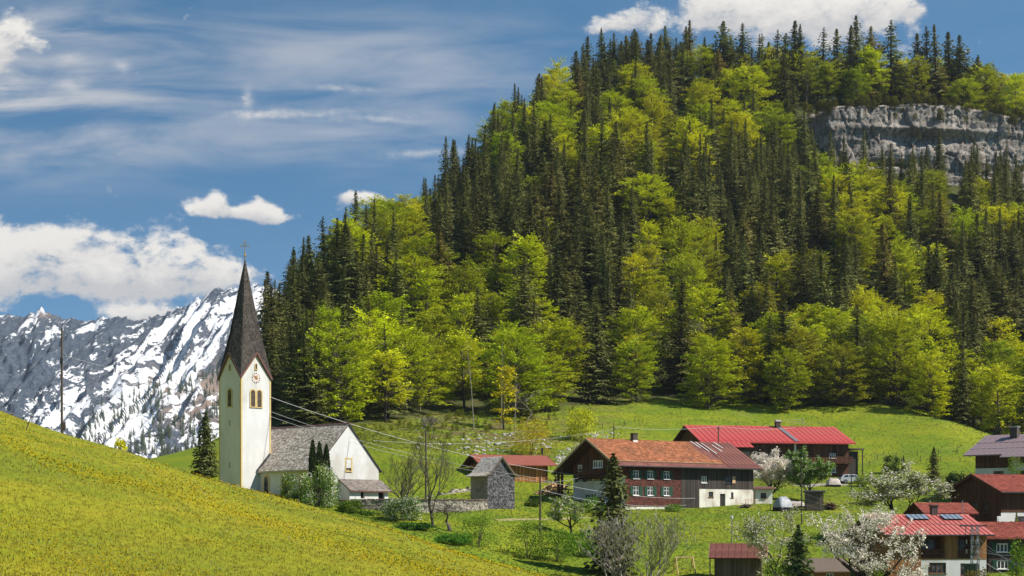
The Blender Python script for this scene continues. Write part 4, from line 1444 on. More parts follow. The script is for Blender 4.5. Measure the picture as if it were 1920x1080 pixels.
def board_wall(b, T, u0, u1, z0, ztop, w, rs, holes=(), proud=.03, mi=0, gap=.012):
    """upright boards, each its own slab with a slightly different depth and tone"""
    u = u0
    while u < u1 - .02:
        e = min(u + w * rs.uniform(.85, 1.15), u1)
        a, c = u + gap / 2, e - gap / 2
        zt = min(ztop(a), ztop(c)) if callable(ztop) else ztop
        segs = [(z0, zt)]
        for h in holes:
            if h[0] < c and h[1] > a:
                ns = []
                for (p, q) in segs:
                    if h[3] <= p or h[2] >= q: ns.append((p, q)); continue
                    if h[2] > p: ns.append((p, h[2]))
                    if h[3] < q: ns.append((h[3], q))
                segs = ns
        d = -proud - rs.uniform(0, .012)
        t = rs.random()
        for (p, q) in segs:
            if q - p < .03: continue
            P8 = [T(a, d, p), T(c, d, p), T(c, -.002, p), T(a, -.002, p), T(a, d, q), T(c, d, q), T(c, -.002, q), T(a, -.002, q)]
            b.hexa(P8, mi, t)
        u = e


def shingles(O, U, Vv, Nn, Lu, Lv, row, wid, lift, rs, trim=None, holes=()):
    """rows of overlapping shingles on a slope; O lower left corner, U along, Vv up the slope, Nn outward"""
    O, U, Vv, Nn = (np.array(tuple(q), float) for q in (O, U, Vv, Nn))
    V, T = [], []
    r = 0
    while r * row < Lv - .02:
        v0, v1 = r * row, min((r + 1.25) * row, Lv)
        u = -rs.uniform(0, wid)
        a0, a1 = 0.0, Lu
        if trim: a0, a1 = trim(v0)
        while u < a1:
            e = u + wid * rs.uniform(.7, 1.3)
            p, q = max(u, a0) + .008, min(e, a1) - .008
            u = e
            if q - p < .03: continue
            if any(h[0] < (p + q) / 2 < h[1] and h[2] < v0 + row * .5 < h[3] for h in holes): continue
            l = lift * rs.uniform(.6, 1.5); dv = rs.uniform(-.12, .12) * row
            A = O + U * p + Vv * (v0 + dv) + Nn * l; B = O + U * q + Vv * (v0 + dv) + Nn * l
            V += [A, B, O + U * q + Vv * v1 + Nn * .004, O + U * p + Vv * v1 + Nn * .004]
            V += [A - Nn * l, B - Nn * l, B, A]
            t = rs.random()
            T += [t, t]
        r += 1
    return np.array(V), np.arange(len(V)).reshape(-1, 4), T


def gable_roof(h, ze, zr, oe=.6, ogl=.5, ogr=.5, th=.16, oeb=None, mat_top='sheet_red', mat_under='wood_brown', name='roof'):
    """two slabs over the house's length; returns the front slope's frame (origin, along, up, normal, lengths)"""
    oeb = oe if oeb is None else oeb
    L, W = h.L, h.W
    s = (zr - ze) / (W / 2)
    b = MB()
    x0, x1 = -ogl, L + ogr
    nf = Vector((0, -s, 1)).normalized()
    nb = Vector((0, s, 1)).normalized()
    for (y, n, sg) in ((-oe, nf, 1), (W + oeb, nb, -1)):
        z = ze - s * (oe if sg == 1 else oeb)
        e0, e1 = Vector((x0, y, z)), Vector((x1, y, z))
        r0, r1 = Vector((x0, W / 2, zr)), Vector((x1, W / 2, zr))
        up = Vector((0, 0, th))
        pts = [e0, e1, r1, r0] if sg == 1 else [e1, e0, r0, r1]
        b.face(pts[::-1], 1)
        b.face([p + up for p in pts], 0)
        b.face([pts[0], pts[1], pts[1] + up, pts[0] + up], 0)
        b.face([pts[1], pts[2], pts[2] + up, pts[1] + up], 1)
        b.face([pts[3], pts[0], pts[0] + up, pts[3] + up], 1)
    r = h.put(name, b, [M[mat_top], M[mat_under]])
    O = Vector((x0, -oe, ze - s * oe + th))
    Vv = Vector((0, 1, s)).normalized()
    return r, (O, Vector((1, 0, 0)), Vv, nf, x1 - x0, math.hypot(W / 2 + oe, zr - ze + s * oe))


def roof_panels(h, fr, n, matl, rib=.07, name='roof_panel', u0=0.0, u1=None, v1=None, laps=(), skip=None, ribw=.06):
    """standing-seam sheets: each strip a piece of its own"""
    O, U, Vv, Nn, Lu, Lv = fr
    u1 = Lu if u1 is None else u1
    v1 = Lv if v1 is None else v1
    w = (u1 - u0) / n
    b = MB()
    def q(u, v, k): return U * u + Vv * v + Nn * k
    b.hexa([q(.012, 0, .005), q(w - .012, 0, .005), q(w - .012, v1, .005), q(.012, v1, .005), q(.012, 0, .03), q(w - .012, 0, .03), q(w - .012, v1, .03), q(.012, v1, .03)])
    b.hexa([q(.0, -.01, .03), q(ribw, -.01, .03), q(ribw, v1 + .01, .03), q(.0, v1 + .01, .03), q(.0, -.01, .03 + rib), q(ribw, -.01, .03 + rib), q(ribw, v1 + .01, .03 + rib), q(.0, v1 + .01, .03 + rib)])
    for lv in laps:
        b.hexa([q(ribw, lv, .03), q(w, lv, .03), q(w, lv + .07, .03), q(ribw, lv + .07, .03), q(ribw, lv, .075), q(w, lv, .075), q(w, lv + .07, .05), q(ribw, lv + .07, .05)])
    me = b.mesh(name, M[matl])
    for i in range(n):
        p = O + U * (u0 + i * w)
        h.put(name, me, loc=tuple(p))


def ridge_cap(h, zr, x0, x1, th, matl, r=.14):
    b = MB()
    y = h.W / 2
    b.prism([(x0, y - r * 1.6, zr + th - .05), (x0, y, zr + th + .11), (x0, y + r * 1.6, zr + th - .05)], (x1 - x0, 0, 0))
    h.put('ridge_cap', b, M[matl])


WCACHE = {}


def window(h, side, u, z, w, hh, style='white', mull=(1, 1), shut=None, depth=.12, sill=True, bw=.075, d_out=0.0, pane='glass', shut_mat='shutter'):
    """a window part with pane and sill under it; the wall's opening is made by the caller"""
    T, rz, _ = h.T(side)
    key = (w, hh, style, mull, sill, bw, pane)
    fm = {'white': 'frame_white', 'brown': 'frame_brown', 'ochre': 'ochre', 'grey': 'metal_dark'}[style]
    if key not in WCACHE:
        b = MB()
        b.box(-w / 2, -w / 2 + bw, -.05, .03, 0, hh); b.box(w / 2 - bw, w / 2, -.05, .03, 0, hh)
        b.box(-w / 2 + bw, w / 2 - bw, -.05, .03, 0, bw); b.box(-w / 2 + bw, w / 2 - bw, -.05, .03, hh - bw, hh)
        for i in range(mull[0]):
            x = -w / 2 + w * (i + 1) / (mull[0] + 1)
            b.box(x - bw * .45, x + bw * .45, -.045, .028, bw, hh - bw)
        for j in range(mull[1]):
            zz = hh * (j + 1) / (mull[1] + 1) + (.08 * hh if mull[1] == 1 else 0)
            b.box(-w / 2 + bw, w / 2 - bw, -.040, .026, zz - bw * .32, zz + bw * .32)
        p = MB(); p.box(-w / 2 + .02, w / 2 - .02, .0, .012, .02, hh - .02)
        sl = MB(); sl.box(-w / 2 - .08, w / 2 + .08, -.17 - depth * .4, .02, -.07, -.002)
        WCACHE[key] = (b.mesh('window', M[fm]), p.mesh('pane', M[pane]), sl.mesh('sill', M[fm]))
    fme, pme, sme = WCACHE[key]
    o = h.put('window', fme, loc=T(u, depth * .6 - d_out, z), rz=rz)
    link('pane', pme, o)
    if sill: link('sill', sme, o)
    if shut:
        sw = shut
        sb = MB()
        sb.box(-sw / 2, sw / 2, -.04, 0, 0, hh + .06)
        for k in range(5): sb.box(-sw / 2 + .05, sw / 2 - .05, -.055, -.04, .08 + k * hh / 5, .08 + k * hh / 5 + hh * .12)
        me = sb.mesh('shutter', M[shut_mat])
        for sg in (-1, 1):
            h.put('shutter', me, loc=T(u + sg * (w / 2 + sw / 2 + .03), -.035, z - .03), rz=rz)
    return o


def hole(u, z, w, hh):
    return (u - w / 2, u + w / 2, z, z + hh)


def arch_pts(w, hh, n=12):
    r = w / 2
    return [(-r, 0), (r, 0)] + [(r * math.cos(a), hh - r + r * math.sin(a)) for a in np.linspace(0, math.pi, n)]


def arch_window(h, side, u, z, w, hh, trim=.16, louvre=True, n=14, loc_d=0.0, trim_mat='ochre', proud=.07):
    """arched opening: ochre surround, dark recess and louvre slats or glass bars"""
    T, rz, _ = h.T(side)
    inner = arch_pts(w, hh, n); outer = arch_pts(w + 2 * trim, hh + trim, n)
    b = MB()
    k = len(inner)
    for i in range(1, k):
        j = (i + 1) % k
        if i == k - 1: j = 0
        a0, a1, o0, o1 = inner[i], inner[j], outer[i], outer[j]
        b.face([(a0[0], -proud, a0[1]), (o0[0], -proud, o0[1]), (o1[0], -proud, o1[1]), (a1[0], -proud, a1[1])])
        b.face([(o0[0], -proud, o0[1]), (o0[0], .01, o0[1]), (o1[0], .01, o1[1]), (o1[0], -proud, o1[1])])
        b.face([(a1[0], -proud, a1[1]), (a1[0], .01, a1[1]), (a0[0], .01, a0[1]), (a0[0], -proud, a0[1])])
    b.box(-w / 2 - trim, w / 2 + trim, -proud - .05, .0, -.12, 0)
    o = h.put('window', b, M[trim_mat], loc=T(u, -loc_d, z), rz=rz)
    d = MB(); d.face([(p[0], -.012, p[1]) for p in inner])
    d.build('opening_panel', M['dark' if louvre else 'glass'], o)  # flat panel, no depth; behind louvres the opening's shade is painted dark
    if louvre:
        s = MB()
        zz = .1
        while zz < hh - .12:
            half = w / 2 - .03 if zz < hh - w / 2 else math.sqrt(max(.001, (w / 2) ** 2 - (zz - hh + w / 2) ** 2)) - .03
            if half > .05:
                s.hexa([(-half, -.055, zz), (half, -.055, zz), (half, -.02, zz + .06), (-half, -.02, zz + .06), (-half, -.055, zz + .025), (half, -.055, zz + .025), (half, -.02, zz + .085), (-half, -.02, zz + .085)])
            zz += .155
        s.build('louvre', M['wood_grey'], o)
    else:
        s = MB(); s.box(-.025, .025, -.035, -.014, 0, hh - .05)
        for zz in np.arange(.35, hh - .2, .42): s.box(-w / 2 + .02, w / 2 - .02, -.03, -.013, zz, zz + .035)
        s.build('glazing_bar', M['metal_dark'], o)
    return o


# ------------------------------------------------------------------ church
def build_church():
    zb = 2.6
    th = D2R(46.0)
    root = empty('church', (-33.87, 200.0, zb), th, 'white village church with ochre trimmed bell tower and grey shingle roofs', 'church')
    rs = random.Random(3)
    S = 4.61
    tw = House(root, S, S)
    ev, ap, tip = 18.35 - zb, 21.35 - zb, 33.6 - zb
    # tower walls: four gabled faces
    b = MB()
    for side in ('front', 'left', 'right', 'back'):
        T, rz, Lw = tw.T(side)
        b.face([T(0, 0, -4), T(S, 0, -4), T(S, 0, ev), T(S / 2, 0, ap), T(0, 0, ev)])
    tw.put('tower_wall', b, M['plaster'])
    # ochre corner strips and gable bands
    b = MB()
    for (x, y) in ((0, 0), (S, 0), (0, S), (S, S)):
        sx, sy = (1 if x == 0 else -1), (1 if y == 0 else -1)
        xa, xb = sorted((x - .03 * sx, x + .2 * sx)); ya, yb = sorted((y - .03 * sy, y + .004 * sy))
        b.box(xa, xb, ya, yb, -4, ev + .1)
        xa, xb = sorted((x - .03 * sx, x + .004 * sx)); ya, yb = sorted((y + .005 * sy, y + .2 * sy))
        b.box(xa, xb, ya, yb, -4, ev + .1)
    tw.put('corner_strip', b, M['ochre'])
    b = MB()
    for side in ('front', 'left', 'right', 'back'):
        T, rz, Lw = tw.T(side)
        for sg in (-1, 1):
            e = S / 2 + sg * S / 2
            m = S / 2
            def lerp(t, dz): return (e + (m - e) * t, ev + (ap - ev) * t + dz)
            p0, p1, p2, p3 = lerp(0, -.42), lerp(1, -.42), lerp(1, -.08), lerp(0, -.08)
            b.prism([T(p0[0], -.03, p0[1]), T(p1[0], -.03, p1[1]), T(p2[0], -.03, p2[1]), T(p3[0], -.03, p3[1])], Vector(T(0, .035, 0)) - Vector(T(0, 0, 0)))
    tw.put('gable_band', b, M['ochre'])
    # spire: eight faces from the tip to the gable points and the valleys at the corners
    c = Vector((S / 2, S / 2, 0))
    ov = .26
    A, Cn = [], []
    for k in range(4):
        a = -math.pi / 2 + k * math.pi / 2
        A.append(c + Vector((math.cos(a), math.sin(a), 0)) * (S / 2 + ov) + Vector((0, 0, ap + .16)))
        a2 = a + math.pi / 4
        Cn.append(c + Vector((math.cos(a2), math.sin(a2), 0)) * (S / 2 + ov * .6) * math.sqrt(2) + Vector((0, 0, ev - .10)))
    tp = c + Vector((0, 0, tip))
    b = MB()
    ring = []
    for k in range(4):
        ring += [A[k], Cn[k]]
    axis = lambda v, f: Vector((c.x, c.y, v.z + (tp.z - v.z) * f)) + (Vector((v.x, v.y, 0)) - Vector((c.x, c.y, 0))) * (1 - f)
    FM = .40
    mid = []
    for v in ring:
        m_ = axis(v, FM)
        mid.append(Vector((c.x + (m_.x - c.x) * .90, c.y + (m_.y - c.y) * .90, m_.z)))
    for i in range(8):
        p, q = ring[i], ring[(i + 1) % 8]
        b.face([p, q, mid[(i + 1) % 8], mid[i]])
        b.face([mid[i], mid[(i + 1) % 8], tp])
        b.face([q, p, p - Vector((0, 0, .22)), q - Vector((0, 0, .22))])
        inn = lambda v: Vector((c.x + (v.x - c.x) * .86, c.y + (v.y - c.y) * .86, v.z - .22))
        b.face([p - Vector((0, 0, .22)), inn(p), inn(q), q - Vector((0, 0, .22))])
    sp = tw.put('spire', b, M['shingle_dark'])
    V, T = [], []
    for i in range(8):
        p, q = np.array(ring[i]), np.array(ring[(i + 1) % 8])
        t3 = np.array(tp)
        mp, mq = np.array(mid[i]), np.array(mid[(i + 1) % 8])
        def side(base, m_, f):
            return base + (m_ - base) * (f / FM) if f < FM else m_ + (t3 - m_) * ((f - FM) / (1 - FM))
        nrow = 62
        for r in range(nrow):
            f0, f1 = (r / nrow), min(1, (r + 1.2) / nrow)
            if f0 > .985: break
            if f0 < FM < f1: f1 = FM
            a0, b0, a1, b1 = side(p, mp, f0), side(q, mq, f0), side(p, mp, f1), side(q, mq, f1)
            n = np.cross(b0 - a0, a1 - a0 + 1e-6); n /= np.linalg.norm(n)
            m = max(1, int(np.linalg.norm(b0 - a0) / .24))
            for k in range(m):
                g0, g1 = k / m + .008, (k + 1) / m - .008
                l = .03 * rs.uniform(.5, 1.5)
                V += [a0 + (b0 - a0) * g0 + n * l, a0 + (b0 - a0) * g1 + n * l, a1 + (b1 - a1) * g1 + n * .004, a1 + (b1 - a1) * g0 + n * .004]
                T.append(rs.random())
    tw.put('spire_shingles', np_mesh('spire_shingles', np.array(V), np.arange(len(V)).reshape(-1, 4), M['shingle_dark'], tint=T), kind='stuff', parent=sp)
    b = MB()
    for i in range(8): b.bar(ring[i] + Vector((0, 0, -.1)), ring[(i + 1) % 8] + Vector((0, 0, -.1)), .07, .24)
    tw.put('verge_board', b, M['sheet_brown'])
    # ball and cross
    b = MB()
    b.tube([tp + Vector((0, 0, -.5)), tp + Vector((0, 0, 2.15))], [.07, .035], 6)
    for (z, r) in ((.35, .17), (.62, .10)):
        b.tube([tp + Vector((0, 0, z - r)), tp + Vector((0, 0, z - r * .6)), tp + Vector((0, 0, z)), tp + Vector((0, 0, z + r * .6)), tp + Vector((0, 0, z + r))], [.03, r * .8, r, r * .8, .03], 8)
    ux = Vector((math.cos(-th), math.sin(-th), 0))
    b.bar(tp + ux * -.52 + Vector((0, 0, 1.55)), tp + ux * .52 + Vector((0, 0, 1.55)), .07, .09)
    b.bar(tp + ux * -.25 + Vector((0, 0, 1.9)), tp + ux * .25 + Vector((0, 0, 1.9)), .06, .07)
    for (dx, dz) in ((-.55, 1.55), (.55, 1.55), (0, 2.2)):
        q = tp + ux * dx + Vector((0, 0, dz))
        b.tube([q + Vector((0, 0, -.1)), q, q + Vector((0, 0, .1))], [.02, .09, .02], 6)
    tw.put('spire_cross', b, M['gold'])
    # belfry openings
    z1 = 14.6 - zb
    arch_window(tw, 'front', S / 2 - .50, z1, .66, 2.1)
    arch_window(tw, 'front', S / 2 + .50, z1, .66, 2.1)
    arch_window(tw, 'left', S / 2 - .02, z1 + .05, .74, 2.15, louvre=False, trim=.2)
    arch_window(tw, 'front', S / 2, 19.35 - zb, .24, .66, trim=.09, louvre=False)
    arch_window(tw, 'left', S / 2, 19.25 - zb, .24, .66, trim=.09, louvre=False)
    # clock on the right-hand face
    T, rz, _ = tw.T('front')
    cz = 18.25 - zb
    b = MB()
    R = .74
    pts = [(R * .80 * math.cos(a), R * .80 * math.sin(a)) for a in np.linspace(0, 2 * math.pi, 28, endpoint=False)]
    b.prism([(x, -.045, z) for x, z in pts], (0, .045, 0))
    dial = tw.put('clock', b, M['clock'], loc=T(S / 2, 0, cz), rz=rz)
    b = MB()
    for k in range(12):
        a = k * math.pi / 6
        for da in (-.07, .07) if k % 3 else (-.10, 0, .10):
            p0 = Vector((math.cos(a + da) * R * .62, -.06, math.sin(a + da) * R * .62)); p1 = Vector((math.cos(a + da * .8) * R * .84, -.06, math.sin(a + da * .8) * R * .84))
            b.bar(p0, p1, .035, .03, up=(0, 1, 0))
    b.build('hour_numerals', M['clock_num'], dial)
    b = MB()
    for k in range(12):
        a = k * math.pi / 6 + math.pi / 12
        b.prism([(math.cos(a) * R * 1.0, -.05, math.sin(a) * R * 1.0), (math.cos(a + .13) * R * .86, -.05, math.sin(a + .13) * R * .86), (math.cos(a - .13) * R * .86, -.05, math.sin(a - .13) * R * .86)], (0, .045, 0))
    b.build('clock_rim_points', M['clock'], dial)
    b = MB()
    for k in range(16):
        a = k * math.pi / 8
        b.prism([(math.cos(a) * R * .56, -.062, math.sin(a) * R * .56), (math.cos(a + .2) * R * .22, -.062, math.sin(a + .2) * R * .22), (math.cos(a - .2) * R * .22, -.062, math.sin(a - .2) * R * .22)], (0, .016, 0))
    b.build('sunburst', M['clock_red'], dial)
    b = MB(); b.prism([(R * .26 * math.cos(a), -.075, R * .26 * math.sin(a)) for a in np.linspace(0, 2 * math.pi, 16, endpoint=False)], (0, .02, 0))
    b.build('clock_boss', M['gold'], dial)
    for ang, ln in ((math.radians(38), .42), (math.radians(-62), .6)):
        b = MB(); b.bar((0, -.085, 0), (math.sin(ang) * ln, -.085, math.cos(ang) * ln), .05, .02, up=(0, 1, 0))
        b.build('clock_hand', M['gold'], dial)
    # slits: flat strips, the shade inside them painted dark
    for zz in (12.2, 6.9):
        T, rz, _ = tw.T('left')
        b = MB(); b.box(-.06, .06, -.012, .01, 0, .7)
        tw.put('slit_window', b, M['dark'], loc=T(S / 2 - .05, 0, zz - zb), rz=rz)
    # nave, its side wall facing left, its gable facing right
    L, Wd = 16.6, 9.93
    nv = House(root, L, Wd, off=(2.88, 5.2), rot=-math.pi / 2)
    ze, zr = 6.75 - zb, 12.1 - zb
    b = MB()
    T, rz, _ = nv.T('front')
    side_holes = []
    wall_panel(b, T, 0, L, -3.5, ze, side_holes)
    T2, rz2, _ = nv.T('back')
    wall_panel(b, T2, 0, L, -3.5, ze, [])
    T3, rz3, _ = nv.T('right')
    gw = hole(Wd * .505, 6.35 - zb, .8, 1.5)
    wall_panel(b, T3, 0, Wd, -3.5, ze, [gw], depth=.25)
    b.face([T3(0, 0, ze), T3(Wd, 0, ze), T3(Wd / 2, 0, zr)])
    T4, _, _ = nv.T('left')
    b.face([T4(0, 0, -3.5), T4(Wd, 0, -3.5), T4(Wd, 0, ze), T4(Wd / 2, 0, zr), T4(0, 0, ze)])
    nv.put('nave_wall', b, M['plaster'])
    rf, fr = gable_roof(nv, ze, zr, oe=.42, ogl=.1, ogr=.16, th=.17, mat_top='shingle', mat_under='wood_dark', name='nave_roof')
    O, U, Vv, Nn, Lu, Lv = fr
    V, F, T = shingles(O, U, Vv, Nn, Lu, Lv, .22, .24, .035, rs)
    nv.put('nave_roof_shingles', np_mesh('nave_roof_shingles', V, F, M['shingle'], tint=T), kind='stuff', parent=rf)
    ridge_cap(nv, zr, -.1, L + .16, .17, 'sheet_brown', .10)
    # flashing where the roof meets the tower, and a wide dark strip beyond it
    b = MB()
    q0 = O + U * (L - 11.4 - 5.15 + .1) ; 
    b.bar(O + U * 5.3 + Vv * .0 + Nn * .12, O + U * 5.3 + Vv * 3.0 + Nn * .12, .5, .12, up=tuple(Nn))
    b.bar(O + U * .9 + Vv * 2.7 + Nn * .16, O + U * .9 + Vv * 7.2 + Nn * .16, 1.1, .14, up=tuple(Nn))
    nv.put('flashing_and_dark_strip', b, M['metal_dark'])
    window(nv, 'right', Wd * .505, 6.35 - zb, .8, 1.5, 'ochre', (1, 2), depth=.25, bw=.09)
    Tr, rzr, _ = nv.T('right')
    b = MB()
    for (x0, x1, z0, z1) in ((-.6, -.4, -.18, 1.68), (.4, .6, -.18, 1.68), (-.4, .4, 1.5, 1.68), (-.4, .4, -.18, 0)): b.box(x0, x1, -.025, 0, z0, z1)
    nv.put('window_surround', b, M['ochre'], loc=Tr(Wd * .505, 0, 6.35 - zb), rz=rzr)
    for u in (6.6, 10.3, 13.6):
        arch_window(nv, 'front', u, 3.75 - zb, .85, 2.05, trim=.24, louvre=False)
    # lean-to porch on the gable
    T3, rz3, _ = nv.T('right')
    u0, u1, dp = 3.35, Wd - .05, 1.9
    zt, zl = 5.25 - zb, 4.05 - zb
    b = MB()
    A3 = lambda u, d, z: Vector(T3(u, d, z))
    b.face([A3(u0 + .2, 0, -3.5), A3(u0 + .2, -dp, -3.5), A3(u0 + .2, -dp, zl), A3(u0 + .2, 0, zt - .1)])
    holes = [hole(u0 + 2.3, 3.0 - zb, .62, .9), hole(u1 - 1.15, 2.2 - zb, 1.0, 1.7)]
    wall_panel(b, lambda u, d, z: T3(u, d - dp, z), u0 + .2, u1, -3.5, zl, holes, depth=.3)
    b.face([A3(u1, -dp, -3.5), A3(u1, 0, -3.5), A3(u1, 0, zt - .1), A3(u1, -dp, zl)])
    nv.put('porch_wall', b, M['plaster'])
    b = MB(); b.box(u0 + .3, u1 - .1, 0, .02, -3.5, zl - .05)
    nv.put('porch_shade_panel', b, M['dark'], loc=(L + dp - .42, 0, 0), rz=math.pi / 2)  # dark sheet behind the openings, painting the shade inside the porch
    b = MB()
    for hq in holes:
        pass
    e0, e1 = A3(u0, -dp - .45, zl - .28), A3(u1 + .35, -dp - .45, zl - .28)
    r0, r1 = A3(u0, 0.0, zt), A3(u1 + .35, 0.0, zt)
    b.prism([e0, e1, r1, r0], (0, 0, .13))
    pr = nv.put('porch_roof', b, M['sheet_brown'])
    Ou = Vector(e0) + Vector((0, 0, .135)); Uu = (e1 - e0).normalized(); Vu = (r0 - e0).normalized(); Nu = Uu.cross(Vu)
    if Nu.z < 0: Nu = -Nu
    V, F, T = shingles(Ou, Uu, Vu, Nu, (e1 - e0).length, (r0 - e0).length, .22, .26, .035, rs)
    nv.put('porch_roof_shingles', np_mesh('porch_roof_shingles', V, F, M['shingle_porch'], tint=T), kind='stuff', parent=pr)


build_church()


# ------------------------------------------------------------------ small shingled chapel by the churchyard wall
def build_chapel():
    zb = 1.55
    th = D2R(40)
    root = empty('chapel_hut', (-3.16, 204.0, zb), th, 'narrow grey hut clad in silvery shingles standing at the churchyard wall end', 'hut')
    rs = random.Random(9)
    Wd, D = 4.55, 3.4
    h = House(root, D, Wd, off=(0, D), rot=-math.pi / 2)
    ze, zr = 6.15 - zb, 8.25 - zb
    b = MB()
    T, _, _ = h.T('front'); wall_panel(b, T, 0, D, -1.2, ze, [])
    T, _, _ = h.T('back'); wall_panel(b, T, 0, D, -1.2, ze, [])
    T, _, _ = h.T('left'); b.face([T(0, 0, -1.2), T(Wd, 0, -1.2), T(Wd, 0, ze), T(Wd / 2, 0, zr), T(0, 0, ze)])
    h.put('rendered_wall', b, M['plaster_grey'])
    b = MB()
    T, _, _ = h.T('right'); b.face([T(0, 0, -.1), T(Wd, 0, -.1), T(Wd, 0, ze), T(Wd / 2, 0, zr), T(0, 0, ze)])
    b.box(D - .25, D - .002, .0, Wd, -1.4, -.1, 1)
    gw = h.put('gable_wall', b, [M['shingle_silver'], M['concrete']])
    s = (zr - ze) / (Wd / 2)
    tr = lambda v: (0, Wd) if v < ze - .1 else ((v - ze + .15) / s, Wd - (v - ze + .15) / s)
    V, F, T = shingles((D, 0, .0), (0, 1, 0), (0, 0, 1), (1, 0, 0), Wd, zr - .1, .185, .20, .05, rs, trim=tr)
    h.put('wall_shingles', np_mesh('wall_shingles', V, F, M['shingle_silver'], tint=T), kind='stuff', parent=gw)
    # roof with flared eaves: four slabs
    prof = [(-.55, ze - .30), (.35, ze + .16), (Wd / 2, zr + .12), (Wd - .35, ze + .16), (Wd + .55, ze - .30)]
    b = MB()
    for (p, q) in zip(prof[:-1], prof[1:]):
        b.prism([(-.35, p[0], p[1]), (D + .3, p[0], p[1]), (D + .3, q[0], q[1]), (-.35, q[0], q[1])], (0, 0, .12))
    r = h.put('roof', b, M['shingle'])
    VV, TT = [], []
    for (p, q, fl) in ((prof[0], prof[1], 0), (prof[1], prof[2], 0)):
        U = Vector((1, 0, 0)); Vv = Vector((0, q[0] - p[0], q[1] - p[1])); n = Vector((0, -(q[1] - p[1]), q[0] - p[0])).normalized()
        V, F, T = shingles((-.35, p[0], p[1] + .125), U, Vv.normalized(), n, D + .65, Vv.length, .2, .2, .035, rs)
        VV.append(V); TT += T
    VV = np.concatenate(VV)
    h.put('roof_shingles', np_mesh('roof_shingles', VV, np.arange(len(VV)).reshape(-1, 4), M['shingle'], tint=[min(1, t * .5 + .5) for t in TT]), kind='stuff', parent=r)
    b = MB()
    for (p, q) in zip(prof[:-1], prof[1:]):
        b.bar((D + .33, p[0], p[1] + .05), (D + .33, q[0], q[1] + .05), .05, .2)
    h.put('verge_board', b, M['wood_grey'])


build_chapel()


# ------------------------------------------------------------------ orange-brown board barn with a dull red roof
def place_root(name, px, Y, rot, zb, label, cat, group=None):
    return empty(name, ((px - 960) / FPX * Y, Y, zb), D2R(rot), label, cat, group)


def build_barn():
    zb = 4.0
    root = place_root('board_barn', 909, 240.6, 20, zb, 'orange-brown board barn with plain dull red roof behind the shingled hut', 'barn')
    rs = random.Random(4)
    h = House(root, 10.0, 7.0)
    ze, zr = 8.95 - zb, 10.25 - zb
    b = MB()
    for sd in ('front', 'left', 'right', 'back'):
        T, _, Lw = h.T(sd)
        wall_panel(b, T, 0, Lw, -2, ze, [])
        if sd in ('left', 'right'): b.face([T(0, 0, ze), T(Lw, 0, ze), T(Lw / 2, 0, zr)])
    h.put('wall', b, M['wood_brown'])
    b = MB()
    T, _, _ = h.T('front')
    board_wall(b, T, 0, 10, 2.15, ze, .22, rs, proud=.05)
    T2, _, _ = h.T('left')
    board_wall(b, T2, 0, 7, -1, ze, .22, rs)
    h.put('board_cladding', b, M['wood_barn'], kind='stuff')
    xs = [0, 2.0, 4.35, 7.1, 10.0]
    for a, c in zip(xs[:-1], xs[1:]):
        p = MB(); p.box(.02, c - a - .02, -.035, -.003, 0, 2.9)
        h.put('plywood_panel', p, M['wood_ply'], loc=(a, 0, -.8))
    b = MB(); b.box(-.12, .14, -.12, .1, -1, ze); h.put('corner_post', b, M['wood_brown'], loc=(0, 0, 0))
    b = MB(); b.box(-.14, .12, -.12, .1, -1, ze); h.put('corner_post', b, M['wood_brown'], loc=(10, 0, 0))
    gable_roof(h, ze, zr, .95, 1.15, 1.3, .14, mat_top='sheet_barn', mat_under='wood_brown')
    s = (zr - ze) / 3.5
    b = MB()
    for x in (-1.17, 11.32):
        for (ya, za, yb, zc) in ((-.95, ze - s * .95, 3.5, zr), (7.95, ze - s * .95, 3.5, zr)):
            b.bar((x, ya, za + .07), (x, yb, zc + .07), .05, .22)
    h.put('verge_board', b, M['sheet_barn'])


build_barn()


